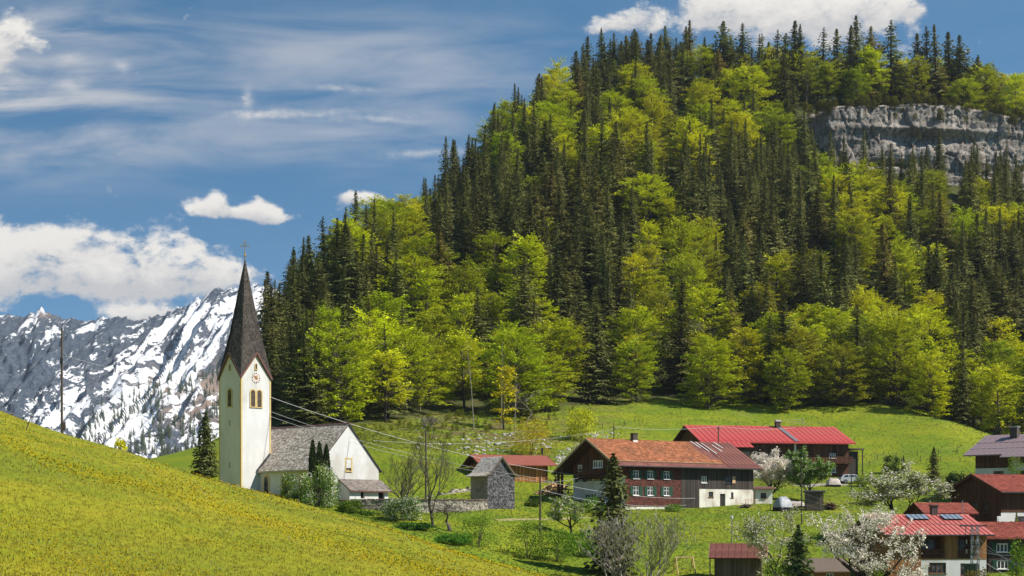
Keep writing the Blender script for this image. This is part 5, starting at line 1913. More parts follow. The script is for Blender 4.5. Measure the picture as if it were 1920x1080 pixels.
# ------------------------------------------------------------------ the big farmhouse
def build_farmhouse():
    zb = 2.4
    root = empty('farmhouse', (15.4, 218.0, zb), D2R(33), 'long old farmhouse with orange shingle roof, white gable wall and green shutters', 'farmhouse')
    rs = random.Random(8)
    L, Wd = 23.1, 12.2
    h = House(root, L, Wd)
    def fx(px):
        k = (px - 960) / 3000
        return (218 * k - 15.4) / (.8387 - .5446 * k)
    def fz(row, px):
        Y = 218 + .5446 * fx(px)
        return (HOR - row) / 3000 * Y - zb
    ze, zr = 8.15 - zb, 11.55 - zb
    s = (zr - ze) / (Wd / 2)
    xa, xb = fx(1277), fx(1311)
    # openings on the long front
    W1, H1 = 1.02, 1.12
    cols = [fx(1192.6), fx(1219.3), fx(1249.8)]
    up = [hole(x, fz(898, 1220), W1, H1) for x in cols]
    lo = [hole(x, fz(929, 1220), W1, H1 + .1) for x in cols]
    z_wh = fz(917, 1360)
    d1 = hole(fx(1320), fz(905.5, 1320), .95, .95)
    d2 = hole(fx(1366), fz(906, 1366), 1.1, .95)
    v1 = hole(fx(1333), fz(932, 1333), .85, .75)
    v2 = hole(fx(1373), fz(933, 1373), .45, .75)
    dr = hole(fx(1355), fz(953, 1355), 1.0, 2.05)
    b = MB()
    T, _, _ = h.T('front')
    wall_panel(b, T, 0, xa, -.2, ze, up + lo, mi=0)
    wall_panel(b, T, 0, xa, -2.5, -.2, [], mi=2)
    wall_panel(b, T, xa, xb, -.3, ze, [], mi=1)
    wall_panel(b, T, xa, xb, -2.5, -.3, [], mi=2)
    wall_panel(b, T, xb, L, z_wh, ze, [d1, d2], mi=1)
    wall_panel(b, T, xb, L, -3, z_wh, [v1, v2, dr], depth=.28, mi=2)
    T, _, _ = h.T('right')
    wall_panel(b, T, 0, Wd, z_wh, ze, [], mi=1); wall_panel(b, T, 0, Wd, -3, z_wh, [], mi=2)
    b.face([T(0, 0, ze), T(Wd, 0, ze), T(Wd / 2, 0, zr)], 1)
    T, _, _ = h.T('back'); wall_panel(b, T, 0, L, -2, ze, [], mi=1)
    # white gable end on the left, brown boards above
    T, _, _ = h.T('left')
    gk = lambda px: Wd - ((((px - 960) / 3000 * 218) - 15.4) / (-.5446 - (px - 960) / 3000 * .8387))
    zg = fz(894, 1160) + .1
    gw = [(gk(1088.5), 1.45), (gk(1104.5), 1.5), (gk(1121), 1.5)]
    gh = [hole(u, 3.35, w, 1.05) for u, w in gw]
    gl = [hole(gk(1101), .35, 1.3, 1.3), hole(gk(1112), .35, 1.3, 1.3)]
    wall_panel(b, T, 0, Wd, -2.5, zg, gh + gl, mi=3, depth=.2)
    a1 = hole(gk(1118.5), zg + 1.0, 1.0, 1.05); a2 = hole(gk(1127), zg + 1.05, .9, 1.0)
    top = ze
    wall_panel(b, T, 0, Wd, zg, max(zg + .01, ze), [], mi=1)
    b.face([T(0, 0, ze), T(Wd, 0, ze), T(Wd / 2, 0, zr)], 1)
    h.put('wall', b, [M['wood_redbrown'], M['wood_dark'], M['plaster_old'], M['plaster']])
    # red-brown shingle cladding, dark boards, gable boards
    V, F, Tt = shingles((0, 0, -.2), (1, 0, 0), (0, 0, 1), (0, -1, 0), xa, ze + .2, .2, .2, .03, rs, holes=[(q[0] - .05, q[1] + .05, q[2] + .2 - .05, q[3] + .2 + .05) for q in up + lo])
    h.put('shingle_cladding', np_mesh('shingle_cladding', V, F, M['wood_redbrown'], tint=Tt), kind='stuff')
    b = MB()
    T, _, _ = h.T('front')
    board_wall(b, T, xa, xb, -.3, ze, .2, rs, proud=.06)
    board_wall(b, T, xb, L, z_wh, ze, .2, rs, holes=[d1, d2])
    h.put('board_cladding', b, M['wood_dark'], kind='stuff')
    b = MB()
    T, _, _ = h.T('left')
    board_wall(b, T, 0, Wd, zg, lambda u: ze + s * min(u, Wd - u) - .05, .24, rs, proud=.04)
    h.put('gable_boards', b, M['wood_brown'], kind='stuff')
    for q in up: window(h, 'front', (q[0] + q[1]) / 2, q[2], W1, H1, 'white', (1, 1), shut=.5)
    for q in lo: window(h, 'front', (q[0] + q[1]) / 2, q[2], W1, H1 + .1, 'white', (1, 1), shut=.5)
    window(h, 'front', (d1[0] + d1[1]) / 2, d1[2], .95, .95, 'white', (2, 1), bw=.06)
    window(h, 'front', (d2[0] + d2[1]) / 2, d2[2], 1.1, .95, 'grey', (1, 1), bw=.06)
    b = MB(); b.box(-.28, .28, -.04, 0, 0, 1.0); h.put('shutter', b, M['wood_pale'], loc=(d2[1] + .35, -.09, d2[2]), label='pale yellow wooden shutter')
    window(h, 'front', (v1[0] + v1[1]) / 2, v1[2], .85, .75, 'brown', (0, 0), depth=.28, bw=.08)
    window(h, 'front', (v2[0] + v2[1]) / 2, v2[2], .45, .75, 'brown', (0, 0), depth=.28, bw=.07)
    b = MB()
    for k in range(5): b.box(-.48 + k * .193, -.30 + k * .193, -.03, .03, 0, 2.0, 0, rs.random())
    do = h.put('door', b, M['wood_dark'], loc=((dr[0] + dr[1]) / 2, .2, dr[2]))
    b = MB(); b.box(.36, .42, -.09, -.03, .95, 1.08); b.build('handle', M['metal'], do)
    b = MB(); b.box(-1.3, 1.6, -1.1, 0, -.22, -.02); b.box(-.8, .8, -1.6, -1.1, -.45, -.22)
    h.put('door_step', b, M['concrete'], loc=((dr[0] + dr[1]) / 2, 0, dr[2]))
    for (u, w), q in zip(gw, gh): window(h, 'left', u, q[2], w, 1.05, 'white', (2, 0), depth=.2)
    T, rz, _ = h.T('left')
    for u in (gk(1081), gk(1096.5), gk(1128.5)):
        b = MB(); b.box(-.33, .33, -.05, -.01, 0, 1.12)
        h.put('shutter', b, M['shutter'], loc=T(u, 0, 3.32), rz=rz)
    for q in gl: window(h, 'left', (q[0] + q[1]) / 2, q[2], 1.3, 1.3, 'white', (1, 1), depth=.2)
    for (u, z, w, hh) in ((gk(1118.5), zg + 1.3, 1.15, 1.05), (gk(1127.5), zg + 1.3, 1.05, 1.05), (gk(1089), zg + .75, .95, 1.1)):
        window(h, 'left', u, z, w, hh, 'white', (1, 0), depth=.0, d_out=.12, bw=.14)
    # balcony across the gable
    b = MB()
    ua, ub = gk(1094), gk(1142)
    zf = zg + .1
    b.box(ua, ub, -1.15, 0, zf - .14, zf)
    for k in range(int((ub - ua) / .9) + 1):
        x = min(ua + k * .9, ub - .1)
        b.box(x, x + .1, -1.15, -1.05, zf, zf + 1.0)
        b.box(x, x + .12, -1.1, 0, zf - .3, zf - .142)
    for z in (.25, .55, .88): b.box(ua, ub, -1.19, -1.152, zf + z, zf + z + .2)
    h.put('balcony', b, M['wood_brown'], loc=T(0, 0, 0), rz=rz)
    # roof
    rf, fr = gable_roof(h, ze, zr, 1.05, 2.2, .9, .2, oeb=2.3, mat_top='sheet_maroon', mat_under='wood_brown')
    O, U, Vv, Nn, Lu, Lv = fr
    xo = fx(1366) + 2.2
    V, F, Tt = shingles(O + Vv * 1.15, U, Vv, Nn, xo, Lv - 1.2, .30, .34, .055, rs, trim=lambda v: (0.0, xo - 2.6 + 1.0 * math.sin(v * 1.1) * .2 + (2.2 if v < 1.2 else 0) * .8))
    h.put('roof_shingles', np_mesh('roof_shingles', V, F, M['tile_orange'], tint=Tt), kind='stuff', parent=rf)
    n = 8
    roof_panels(h, (O, U, Vv, Nn, Lu, Lv), n, 'sheet_maroon', rib=.04, u0=xo - .55, u1=Lu)
    # bare laths and pale strips where the old covering is gone
    for k, (ux, v0, v1) in enumerate(((xo - 2.1, Lv - 2.2, Lv - .1), (xo - 1.3, Lv - 3.3, Lv - .3), (xo - .4, Lv - 4.0, Lv - .6), (xo + 1.2, Lv - 3.2, Lv - 1.1), (xo + 2.2, Lv - 2.1, Lv - .2))):
        b = MB(); b.bar(O + U * (ux + .35) + Vv * v0 + Nn * .13, O + U * ux + Vv * v1 + Nn * .13, .15, .04, up=tuple(Nn), t=.8)
        h.put('pale_roof_strip', b, M['plaster'])
    b = MB(); b.bar(O + U * 0 + Vv * 1.13 + Nn * .08, O + U * Lu * .74 + Vv * 1.13 + Nn * .08, .1, .1, up=tuple(Nn))
    h.put('snow_board', b, M['verge'])
    b = MB()
    b.bar((-2.24, -1.05, ze - s * 1.05 + .08), (-2.24, Wd / 2, zr + .08), .08, .28)
    b.bar((-2.24, Wd + 2.3, ze - s * 2.3 + .08), (-2.24, Wd / 2, zr + .08), .08, .28)
    h.put('verge_board', b, M['verge'])
    b = MB(); b.tube([(-2.2, -1.13, ze - s * 1.05 + .1), (L + .9, -1.13, ze - s * 1.05 + .06)], .08, 6)
    h.put('gutter', b, M['metal_dark'])
    cx = 5.9
    b = MB(); b.box(cx - .38, cx + .38, Wd / 2 - .75, Wd / 2 - .05, zr - .6, zr + 1.0); b.box(cx - .46, cx + .46, Wd / 2 - .83, Wd / 2 + .03, zr + 1.0, zr + 1.1)
    b.box(cx - .40, cx + .40, Wd / 2 - .77, Wd / 2 - .03, zr - .55, zr + .1, 1)
    h.put('chimney', b, [M['chimney'], M['plaster_old']])
    for (y, x) in ((Wd + 1.7, -1.4), (Wd + 1.7, 4), (Wd + .1, -1.9)):
        b = MB(); b.box(-.14, .14, -.14, .14, -2, ze - s * 1.5 if y > Wd + 1 else ze - .2)
        h.put('porch_post', b, M['wood_brown'], loc=(x, y, 0))


build_farmhouse()


# ------------------------------------------------------------------ long red-roofed farm behind
def build_red_farm():
    zb = 8.0
    root = empty('red_roofed_farm', (33.1, 276.0, zb), D2R(12), 'long brown farm building with bright red sheet roof below the wood', 'farm building')
    rs = random.Random(6)
    L, Wd = 26.7, 16.0
    h = House(root, L, Wd)
    ze, zr = 14.12 - zb, 17.05 - zb
    def fx(px):
        k = (px - 960) / 3000
        return (276 * k - 33.1) / (.978 - .208 * k)
    def fz(row, px):
        return (HOR - row) / 3000 * (276 + .208 * fx(px)) - zb
    w1 = hole(fx(1561), fz(859, 1561), 1.2, .85); w2 = hole(fx(1562), fz(886, 1562), 1.1, 1.1)
    w3 = [hole(fx(q), fz(881, q), 1.0, .9) for q in (1430, 1442, 1465)]
    zp = fz(868, 1440)
    b = MB()
    T, _, _ = h.T('front')
    xq = fx(1483)
    wall_panel(b, T, 0, xq, zp, ze, [], mi=0); wall_panel(b, T, 0, xq, -2, zp, w3, mi=1)
    wall_panel(b, T, xq, L, -2, ze, [w1, w2], mi=0)
    for sd in ('left', 'right'):
        T, _, _ = h.T(sd); wall_panel(b, T, 0, Wd, -2, ze, [], mi=0); b.face([T(0, 0, ze), T(Wd, 0, ze), T(Wd / 2, 0, zr)], 0)
    T, _, _ = h.T('back'); wall_panel(b, T, 0, L, -2, ze, [], mi=0)
    h.put('wall', b, [M['wood_brown'], M['plaster_old']])
    b = MB()
    T, _, _ = h.T('front')
    board_wall(b, T, 0, xq, zp, ze, .24, rs); board_wall(b, T, xq, L, .2, ze, .24, rs, holes=[w1, w2])
    T, _, _ = h.T('left'); board_wall(b, T, 0, Wd, 0, lambda u: ze + (zr - ze) / 8 * min(u, Wd - u) - .05, .26, rs)
    h.put('board_cladding', b, M['wood_brown'], kind='stuff')
    for q in [w1, w2] + w3: window(h, 'front', (q[0] + q[1]) / 2, q[2], q[1] - q[0], q[3] - q[2], 'white', (2, 1) if q in (w1, w2) else (1, 0), bw=.09)
    rf, fr = gable_roof(h, ze, zr, 1.0, 1.0, 1.0, .16, mat_top='sheet_red', mat_under='wood_brown')
    roof_panels(h, fr, 30, 'sheet_red', rib=.05, laps=(.45,))
    s = (zr - ze) / 8
    # lower lean-to roof at the left end
    O, U, Vv, Nn, Lu, Lv = fr
    ex = fx(1400) + 1.0
    O2 = O - Vv * 2.9
    b = MB(); b.prism([O2 - Nn * .1, O2 + U * ex - Nn * .1, O + U * ex - Nn * .1 - Vv * .02, O - Nn * .1 - Vv * .02], tuple(Nn * .09))
    h.put('lean_to_roof', b, M['sheet_red'])
    roof_panels(h, (O2, U, Vv, Nn, ex, 2.88), 11, 'sheet_red', rib=.05)
    b = MB(); b.box(.3, ex - 1.6, -3.4, -.1, -2, ze - 1.6)
    h.put('lean_to_wall', b, M['wood_dark'])
    ridge_cap(h, zr, -1, L + 1, .16, 'sheet_red', .12)
    # chimney with white cap, grey flue strip down the roof, aerials
    cx = fx(1500) - 1.2
    b = MB(); b.box(cx - .42, cx + .42, Wd / 2 - .9, Wd / 2 - .1, zr - .4, zr + 1.05); b.box(cx - .52, cx + .52, Wd / 2 - 1.0, Wd / 2, zr + 1.05, zr + 1.35, 1)
    h.put('chimney', b, [M['chimney'], M['plaster']])
    b = MB(); b.bar(O + U * (cx + 1.5) + Vv * .6 + Nn * .12, O + U * (cx + 1.2) + Vv * (Lv - .9) + Nn * .12, .7, .06, up=tuple(Nn))
    h.put('roof_walkway', b, M['metal'])
    b = MB()
    ax = cx + 4.8
    b.tube([(ax, Wd / 2 - .4, zr - .1), (ax, Wd / 2 - .4, zr + 1.7)], .035, 5)
    for z, a in ((1.55, 2.4), (1.2, 2.0), (.9, 1.5)): b.tube([(ax - a * 1.6, Wd / 2 - .4, zr + z - .25), (ax + .5, Wd / 2 - .4, zr + z)], .025, 4)
    h.put('aerial', b, M['metal'])
    # white downpipe, balcony
    b = MB(); b.box(-.16, .16, -.3, -.05, 1.2, ze - .3); h.put('white_pillar', b, M['plaster'], loc=(fx(1490), 0, 0))
    zf = fz(868, 1575)
    b = MB(); xa, xb = fx(1552), L + .3
    b.box(xa, xb, -1.3, -.06, zf - .15, zf)
    for z in (.2, .5, .85): b.box(xa, xb, -1.36, -1.302, zf + z, zf + z + .2)
    for k in range(6): b.box(xa + (xb - xa - .1) * k / 5, xa + (xb - xa - .1) * k / 5 + .1, -1.3, -1.2, zf, zf + 1.05)
    h.put('balcony', b, M['wood_brown'])
    b = MB(); b.box(L + .05, L + 2.0, .5, 6, 0, 4.6); b.box(L + .05, L + 2.9, -.2, 6.4, 4.9, 5.1, 1)
    for x in (L + 2.6,): b.box(x, x + .15, 0, .15, 0, 4.9)
    h.put('side_shed', b, [M['wood_dark'], M['wood_grey']])
    b = MB(); b.box(-.4, .4, -.05, 0, 0, 2.0); h.put('door', b, M['wood_dark'], loc=(fx(1545), -.06, .3))


build_red_farm()


# ------------------------------------------------------------------ house with the purple-grey roof at the right edge
def build_purple_house():
    zb = 5.4
    root = place_root('purple_roofed_house', 1829, 235, -42, zb, 'house with purple-grey roof and brown over white walls at the right edge', 'house')
    rs = random.Random(12)
    L, Wd = 15.0, 13.0
    h = House(root, L, Wd)
    ze, zr = 10.2 - zb, 12.95 - zb
    ws = [hole(3.6, .9, 1.6, 1.2), hole(7.4, .9, 1.6, 1.2), hole(11.5, .9, 1.6, 1.2)]
    u2 = [hole(4.2, 3.0, 1.2, 1.4)]
    zm = 2.55
    b = MB()
    T, _, _ = h.T('front')
    wall_panel(b, T, 0, 5.6, zm, ze, [], mi=0); wall_panel(b, T, 5.6, L, zm, ze, [], mi=1)
    wall_panel(b, T, 0, L, -3, zm, ws, mi=1)
    for sd in ('left', 'right', 'back'):
        T, _, Lw = h.T(sd); wall_panel(b, T, 0, Lw, -3, ze, [], mi=1)
        if sd != 'back': b.face([T(0, 0, ze), T(Lw, 0, ze), T(Lw / 2, 0, zr)], 0)
    h.put('wall', b, [M['wood_brown'], M['plaster']])
    b = MB(); T, _, _ = h.T('front'); board_wall(b, T, 0, 5.6, zm, ze, .22, rs)
    h.put('board_cladding', b, M['wood_brown'], kind='stuff')
    for q in ws: window(h, 'front', (q[0] + q[1]) / 2, q[2], 1.6, 1.2, 'brown', (2, 0))
    window(h, 'front', 7.6, 3.2, 1.3, 1.3, 'brown', (1, 0), depth=0, d_out=.1)
    rf, fr = gable_roof(h, ze, zr, 1.1, 1.4, .8, .15, mat_top='sheet_purple', mat_under='wood_brown')
    roof_panels(h, fr, 20, 'sheet_purple', rib=.05, laps=(2.4, 4.8))
    O, U, Vv, Nn, Lu, Lv = fr
    # projecting lower roof over the entrance
    b = MB(); b.prism([O + U * 6.2 - Vv * 1.3 + Nn * -.05, O + U * Lu - Vv * 1.3 + Nn * -.05, O + U * Lu - Vv * .02, O + U * 6.2 - Vv * .02], tuple(Nn * .12))
    h.put('canopy_roof', b, M['sheet_purple'])
    cx = 3.6
    b = MB(); b.box(cx - .55, cx + .55, Wd / 2 - 1.6, Wd / 2 - .7, zr - 1, zr + 1.1); b.box(cx - .62, cx + .62, Wd / 2 - 1.7, Wd / 2 - .6, zr + 1.1, zr + 1.3, 1)
    h.put('chimney', b, [M['chimney'], M['metal']])


build_purple_house()


def build_chalet():
    zb = -1.0
    root = place_root('brown_chalet', 1877, 185, 20, zb, 'dark brown chalet whose gable faces left under a brick red roof', 'chalet')
    rs = random.Random(13)
    L, Wd = 9.5, 9.5
    h = House(root, L, Wd)
    ze, zr = 3.75 - zb, 5.6 - zb
    wf = [hole(3.1, .75, 1.7, 1.0)]
    b = MB()
    T, _, _ = h.T('front')
    wall_panel(b, T, 0, L, 2.2, ze, [], mi=0); wall_panel(b, T, 0, L, -3, 2.2, wf, mi=1)
    gl = [hole(2.6, 2.4, .9, 1.2), hole(4.6, 2.4, 1.0, 1.2), hole(6.7, 2.2, .9, 1.3)]
    T, _, _ = h.T('left')
    wall_panel(b, T, 0, Wd, -3, ze, gl, mi=0); b.face([T(0, 0, ze), T(Wd, 0, ze), T(Wd / 2, 0, zr)], 0)
    for sd in ('right', 'back'):
        T, _, Lw = h.T(sd); wall_panel(b, T, 0, Lw, -3, ze, [], mi=0)
        if sd == 'right': b.face([T(0, 0, ze), T(Lw, 0, ze), T(Lw / 2, 0, zr)], 0)
    h.put('wall', b, [M['wood_brown'], M['plaster']])
    s = (zr - ze) / (Wd / 2)
    b = MB()
    T, _, _ = h.T('left'); board_wall(b, T, 0, Wd, -1, lambda u: ze + s * min(u, Wd - u) - .05, .2, rs, holes=gl)
    T, _, _ = h.T('front'); board_wall(b, T, 0, L, 2.2, ze, .2, rs)
    h.put('board_cladding', b, M['wood_brown'], kind='stuff')
    for q in gl: window(h, 'left', (q[0] + q[1]) / 2, q[2], q[1] - q[0], q[3] - q[2], 'brown', (1, 0))
    window(h, 'front', 3.1, .75, 1.7, 1.0, 'brown', (2, 0))
    b = MB(); b.box(-.75, .75, -.12, -.02, 0, 1.75); b.box(-.62, .62, -.15, -.12, .12, 1.62)
    h.put('roller_blind', b, M['plaster'], loc=(.1, -.05, .0))
    rf, fr = gable_roof(h, ze, zr, .95, .7, .6, .17, oeb=1.9, mat_top='sheet_brick', mat_under='wood_brown')
    O, U, Vv, Nn, Lu, Lv = fr
    V, F, T = shingles(O, U, Vv, Nn, Lu, Lv, .33, .26, .05, rs)
    h.put('roof_tiles', np_mesh('roof_tiles', V, F, M['sheet_brick'], tint=T), kind='stuff', parent=rf)
    b = MB()
    b.bar((-.74, -.95, ze - s * .95 + .06), (-.74, Wd / 2, zr + .06), .07, .3); b.bar((-.74, Wd + 1.9, ze - s * 1.9 + .06), (-.74, Wd / 2, zr + .06), .07, .3)
    h.put('verge_board', b, M['wood_brown'])
    b = MB(); b.tube([(-.7, -1.02, ze - s * .95 + .08), (L + .6, -1.02, ze - s * .95 + .06)], .07, 6)
    h.put('gutter', b, M['metal_dark'])


build_chalet()


def build_annex():
    zb = -2.0
    root = place_root('low_red_annex', 1738, 179, 8, zb, 'low annex with plain red roof tucked behind the solar panel house', 'annex')
    rs = random.Random(14)
    L, Wd = 5.6, 5.0
    h = House(root, L, Wd)
    ze, zr = 1.15 - zb, 2.15 - zb
    b = MB()
    for sd in ('front', 'left', 'right', 'back'):
        T, _, Lw = h.T(sd); wall_panel(b, T, 0, Lw, -3, ze, [])
        if sd in ('left', 'right'): b.face([T(0, 0, ze), T(Lw, 0, ze), T(Lw / 2, 0, zr)])
    h.put('wall', b, M['wood_brown'])
    rf, fr = gable_roof(h, ze, zr, .5, .6, .3, .13, mat_top='sheet_brick', mat_under='wood_brown')
    O, U, Vv, Nn, Lu, Lv = fr
    V, F, T = shingles(O, U, Vv, Nn, Lu, Lv, .33, .28, .04, rs)
    h.put('roof_tiles', np_mesh('roof_tiles', V, F, M['sheet_brick'], tint=T), kind='stuff', parent=rf)


build_annex()


def build_solar_house():
    zb = -6.2
    root = place_root('solar_panel_house', 1664, 163.0, 9, zb, 'honey wood house with pale red sheet roof carrying two solar panel arrays', 'house')
    rs = random.Random(15)
    L, Wd = 10.7, 10.4
    h = House(root, L, Wd)
    ze, zr = -1.1 - zb, .62 - zb
    def fx(px):
        k = (px - 960) / 3000
        return (163 * k - 38.25) / (.9877 - .1564 * k)
    def fz(row, px):
        return (HOR - row) / 3000 * (163 + .1564 * fx(px)) - zb
    zw = fz(1049, 1780)
    lg1 = (fx(1727), fx(1771), fz(1046.5, 1750), ze - .12); lg2 = (fx(1796), fx(1826), fz(1046.5, 1810), ze - .12)
    w1 = hole(fx(1757), fz(1075.5, 1757), 1.95, 1.12); w2 = hole(fx(1818), fz(1080, 1818), 2.0, 1.3)
    xs = fx(1727)
    b = MB()
    T, _, _ = h.T('front')
    wall_panel(b, T, 0, L, zw, ze, [lg1, lg2], depth=1.2, mi=0)
    wall_panel(b, T, 0, xs, -3, zw, [], mi=0); wall_panel(b, T, xs, L, -3, zw, [w1, w2], mi=1, depth=.22)
    for q in (lg1, lg2): b.face([(q[0], 1.2, q[2]), (q[1], 1.2, q[2]), (q[1], 1.2, q[3]), (q[0], 1.2, q[3])], 2)
    for sd in ('left', 'right', 'back'):
        T, _, Lw = h.T(sd); wall_panel(b, T, 0, Lw, -3, ze, [], mi=0)
        if sd != 'back': b.face([T(0, 0, ze), T(Lw, 0, ze), T(Lw / 2, 0, zr)], 0)
    h.put('wall', b, [M['wood_honey'], M['plaster'], M['wood_brown']])
    b = MB()
    T, _, _ = h.T('front')
    board_wall(b, T, 0, xs, -2, ze, .16, rs); board_wall(b, T, xs, L, zw, ze, .16, rs, holes=[lg1, lg2])
    T, _, _ = h.T('right'); board_wall(b, T, 0, Wd, zw, ze, .16, rs)
    h.put('board_cladding', b, M['wood_honey'], kind='stuff')
    for q in (lg1, lg2):
        o = window(h, 'front', (q[0] + q[1]) / 2 - .15, q[2] + .35, (q[1] - q[0]) * .72, 1.55, 'brown', (1, 0), depth=2.0 - .1, d_out=0, sill=False)
        b = MB()
        b.box(q[0], q[1], -.08, -.02, q[2] + .85, q[2] + .95); b.box(q[0], q[1], -.07, -.03, q[2] + .42, q[2] + .48)
        n = int((q[1] - q[0]) / .14)
        for k in range(n): b.box(q[0] + k * .14 + .03, q[0] + k * .14 + .11, -.065, -.035, q[2] + .02, q[2] + .85)
        h.put('balcony_railing', b, M['wood_brown'])
    window(h, 'front', fx(1757), w1[2], 1.95, 1.12, 'brown', (3, 0), depth=.22, bw=.1)
    window(h, 'front', fx(1818), w2[2], 2.0, 1.3, 'brown', (2, 0), depth=.22, bw=.1)
    rf, fr = gable_roof(h, ze, zr, .85, .5, .5, .15, mat_top='sheet_rose', mat_under='wood_brown')
    O, U, Vv, Nn, Lu, Lv = fr
    roof_panels(h, fr, 22, 'sheet_rose', rib=.06, laps=(Lv * .49,), ribw=.05)
    ridge_cap(h, zr, -.5, L + .5, .15, 'sheet_rose', .1)
    b = MB(); b.tube([O + U * 0 - Vv * .06 - Nn * .05, O + U * Lu - Vv * .06 - Nn * .05], .07, 6); h.put('gutter', b, M['metal_dark'])
    for (pa, pb) in ((1693, 1733), (1761, 1800)):
        # panel arrays lie just below the ridge
        k0 = (pa - 960) / 3000; 
        ua = (pa - 1616) / 3000 * 168.5 + .05
        n, pw, ph = 4, (pb - pa) / 3000 * 168.5 / 4, 1.55
        b = MB()
        def q(u, v, k): return U * u + Vv * v + Nn * k
        b.hexa([q(.02, 0, 0), q(pw - .02, 0, 0), q(pw - .02, ph, 0), q(.02, ph, 0), q(.02, 0, .06), q(pw - .02, 0, .06), q(pw - .02, ph, .06), q(.02, ph, .06)], 1)
        b.hexa([q(.06, .05, .055), q(pw - .06, .05, .055), q(pw - .06, ph - .05, .055), q(.06, ph - .05, .055), q(.06, .05, .068), q(pw - .06, .05, .068), q(pw - .06, ph - .05, .068), q(.06, ph - .05, .068)], 0)
        me = b.mesh('solar_panel', [M['solar'], M['metal_dark']])
        for i in range(n): h.put('solar_panel', me, loc=tuple(O + U * (ua + i * pw) + Vv * (Lv - ph - .25) + Nn * .15))
    cx = (1743 - 1612) / 3000 * 168.5
    b = MB(); b.box(cx - .33, cx + .33, Wd / 2 - .1, Wd / 2 + .5, zr - .5, zr + 1.15); b.box(cx - .42, cx + .42, Wd / 2 - .18, Wd / 2 + .58, zr + 1.15, zr + 1.28)
    h.put('chimney', b, M['chimney'])


build_solar_house()


def build_green_shutter_house():
    zb = -6.4
    root = place_root('dark_green_house', 1853, 171, 6, zb, 'dark house with white three-light windows and brick red roof, lower right corner', 'house')
    rs = random.Random(16)
    L, Wd = 7.5, 8.0
    h = House(root, L, Wd)
    ze, zr = -1.5 - zb, -.05 - zb
    def fx(px): return (px - 1853) / 3000 * 171 * 1.02
    ws = [hole(fx(1879.5), -3.15 - zb, 1.28, .92), hole(fx(1880.5), -4.95 - zb, 1.28, .92)]
    b = MB()
    T, _, _ = h.T('front'); wall_panel(b, T, 0, L, -3, ze, ws)
    for sd in ('left', 'right', 'back'):
        T, _, Lw = h.T(sd); wall_panel(b, T, 0, Lw, -3, ze, [])
        if sd != 'back': b.face([T(0, 0, ze), T(Lw, 0, ze), T(Lw / 2, 0, zr)])
    h.put('wall', b, M['wood_dark'])
    V, F, Tt = shingles((0, 0, -1), (1, 0, 0), (0, 0, 1), (0, -1, 0), L, ze + 1, .2, .2, .03, rs, holes=[(q[0] - .04, q[1] + .04, q[2] + .96, q[3] + 1.04) for q in ws])
    h.put('shingle_cladding', np_mesh('shingle_cladding', V, F, M['wood_dark'], tint=Tt), kind='stuff')
    for q in ws: window(h, 'front', (q[0] + q[1]) / 2, q[2], 1.28, .92, 'white', (2, 0), shut=.5, bw=.09)
    rf, fr = gable_roof(h, ze, zr, .7, 2.6, .3, .15, mat_top='sheet_brick', mat_under='wood_brown')
    O, U, Vv, Nn, Lu, Lv = fr
    V, F, T = shingles(O, U, Vv, Nn, Lu, Lv, .33, .24, .05, rs)
    h.put('roof_tiles', np_mesh('roof_tiles', V, F, M['sheet_brick'], tint=T), kind='stuff', parent=rf)


build_green_shutter_house()


def simple_hut(name, px, Y, rot, zb, L, Wd, ze, zr, wallm, roofm, label, cat, oe=.4, og=.35, boards=None, win=(), underm='wood_brown', verge=None, panels=0, th=.11, group=None, bw=.2, oeb=None, rib=.03):
    root = place_root(name, px, Y, rot, zb, label, cat, group)
    rs = random.Random(int(px))
    h = House(root, L, Wd)
    ze -= zb; zr -= zb
    holes = [hole(u, z - zb, w, q) for (u, z, w, q, st, ml) in win]
    b = MB()
    for sd in ('front', 'left', 'right', 'back'):
        T, _, Lw = h.T(sd); wall_panel(b, T, 0, Lw, -2, ze, holes if sd == 'front' else [])
        if sd in ('left', 'right'): b.face([T(0, 0, ze), T(Lw, 0, ze), T(Lw / 2, 0, zr)])
    h.put('wall', b, M[wallm])
    if boards:
        b = MB()
        T, _, _ = h.T('front'); board_wall(b, T, 0, L, -1, ze, bw, rs, holes=holes)
        T, _, _ = h.T('left'); board_wall(b, T, 0, Wd, -1, lambda u: ze + (zr - ze) / (Wd / 2) * min(u, Wd - u) - .03, bw, rs)
        h.put('board_cladding', b, M[boards], kind='stuff')
    for (u, z, w, q, st, ml) in win: window(h, 'front', u, z - zb, w, q, st, ml, bw=.06)
    rf, fr = gable_roof(h, ze, zr, oe, og, og, th, oeb=oeb, mat_top=roofm, mat_under=underm)
    if panels: roof_panels(h, fr, panels, roofm, rib=rib)
    if verge:
        s = (zr - ze) / (Wd / 2)
        b = MB()
        for x in (-og - .03, L + og + .03):
            b.bar((x, -oe, ze - s * oe + th / 2), (x, Wd / 2, zr + th / 2), .05, .17)
            ob = oe if oeb is None else oeb
            b.bar((x, Wd + ob, ze - s * ob + th / 2), (x, Wd / 2, zr + th / 2), .05, .17)
        h.put('verge_board', b, M[verge])
    return h


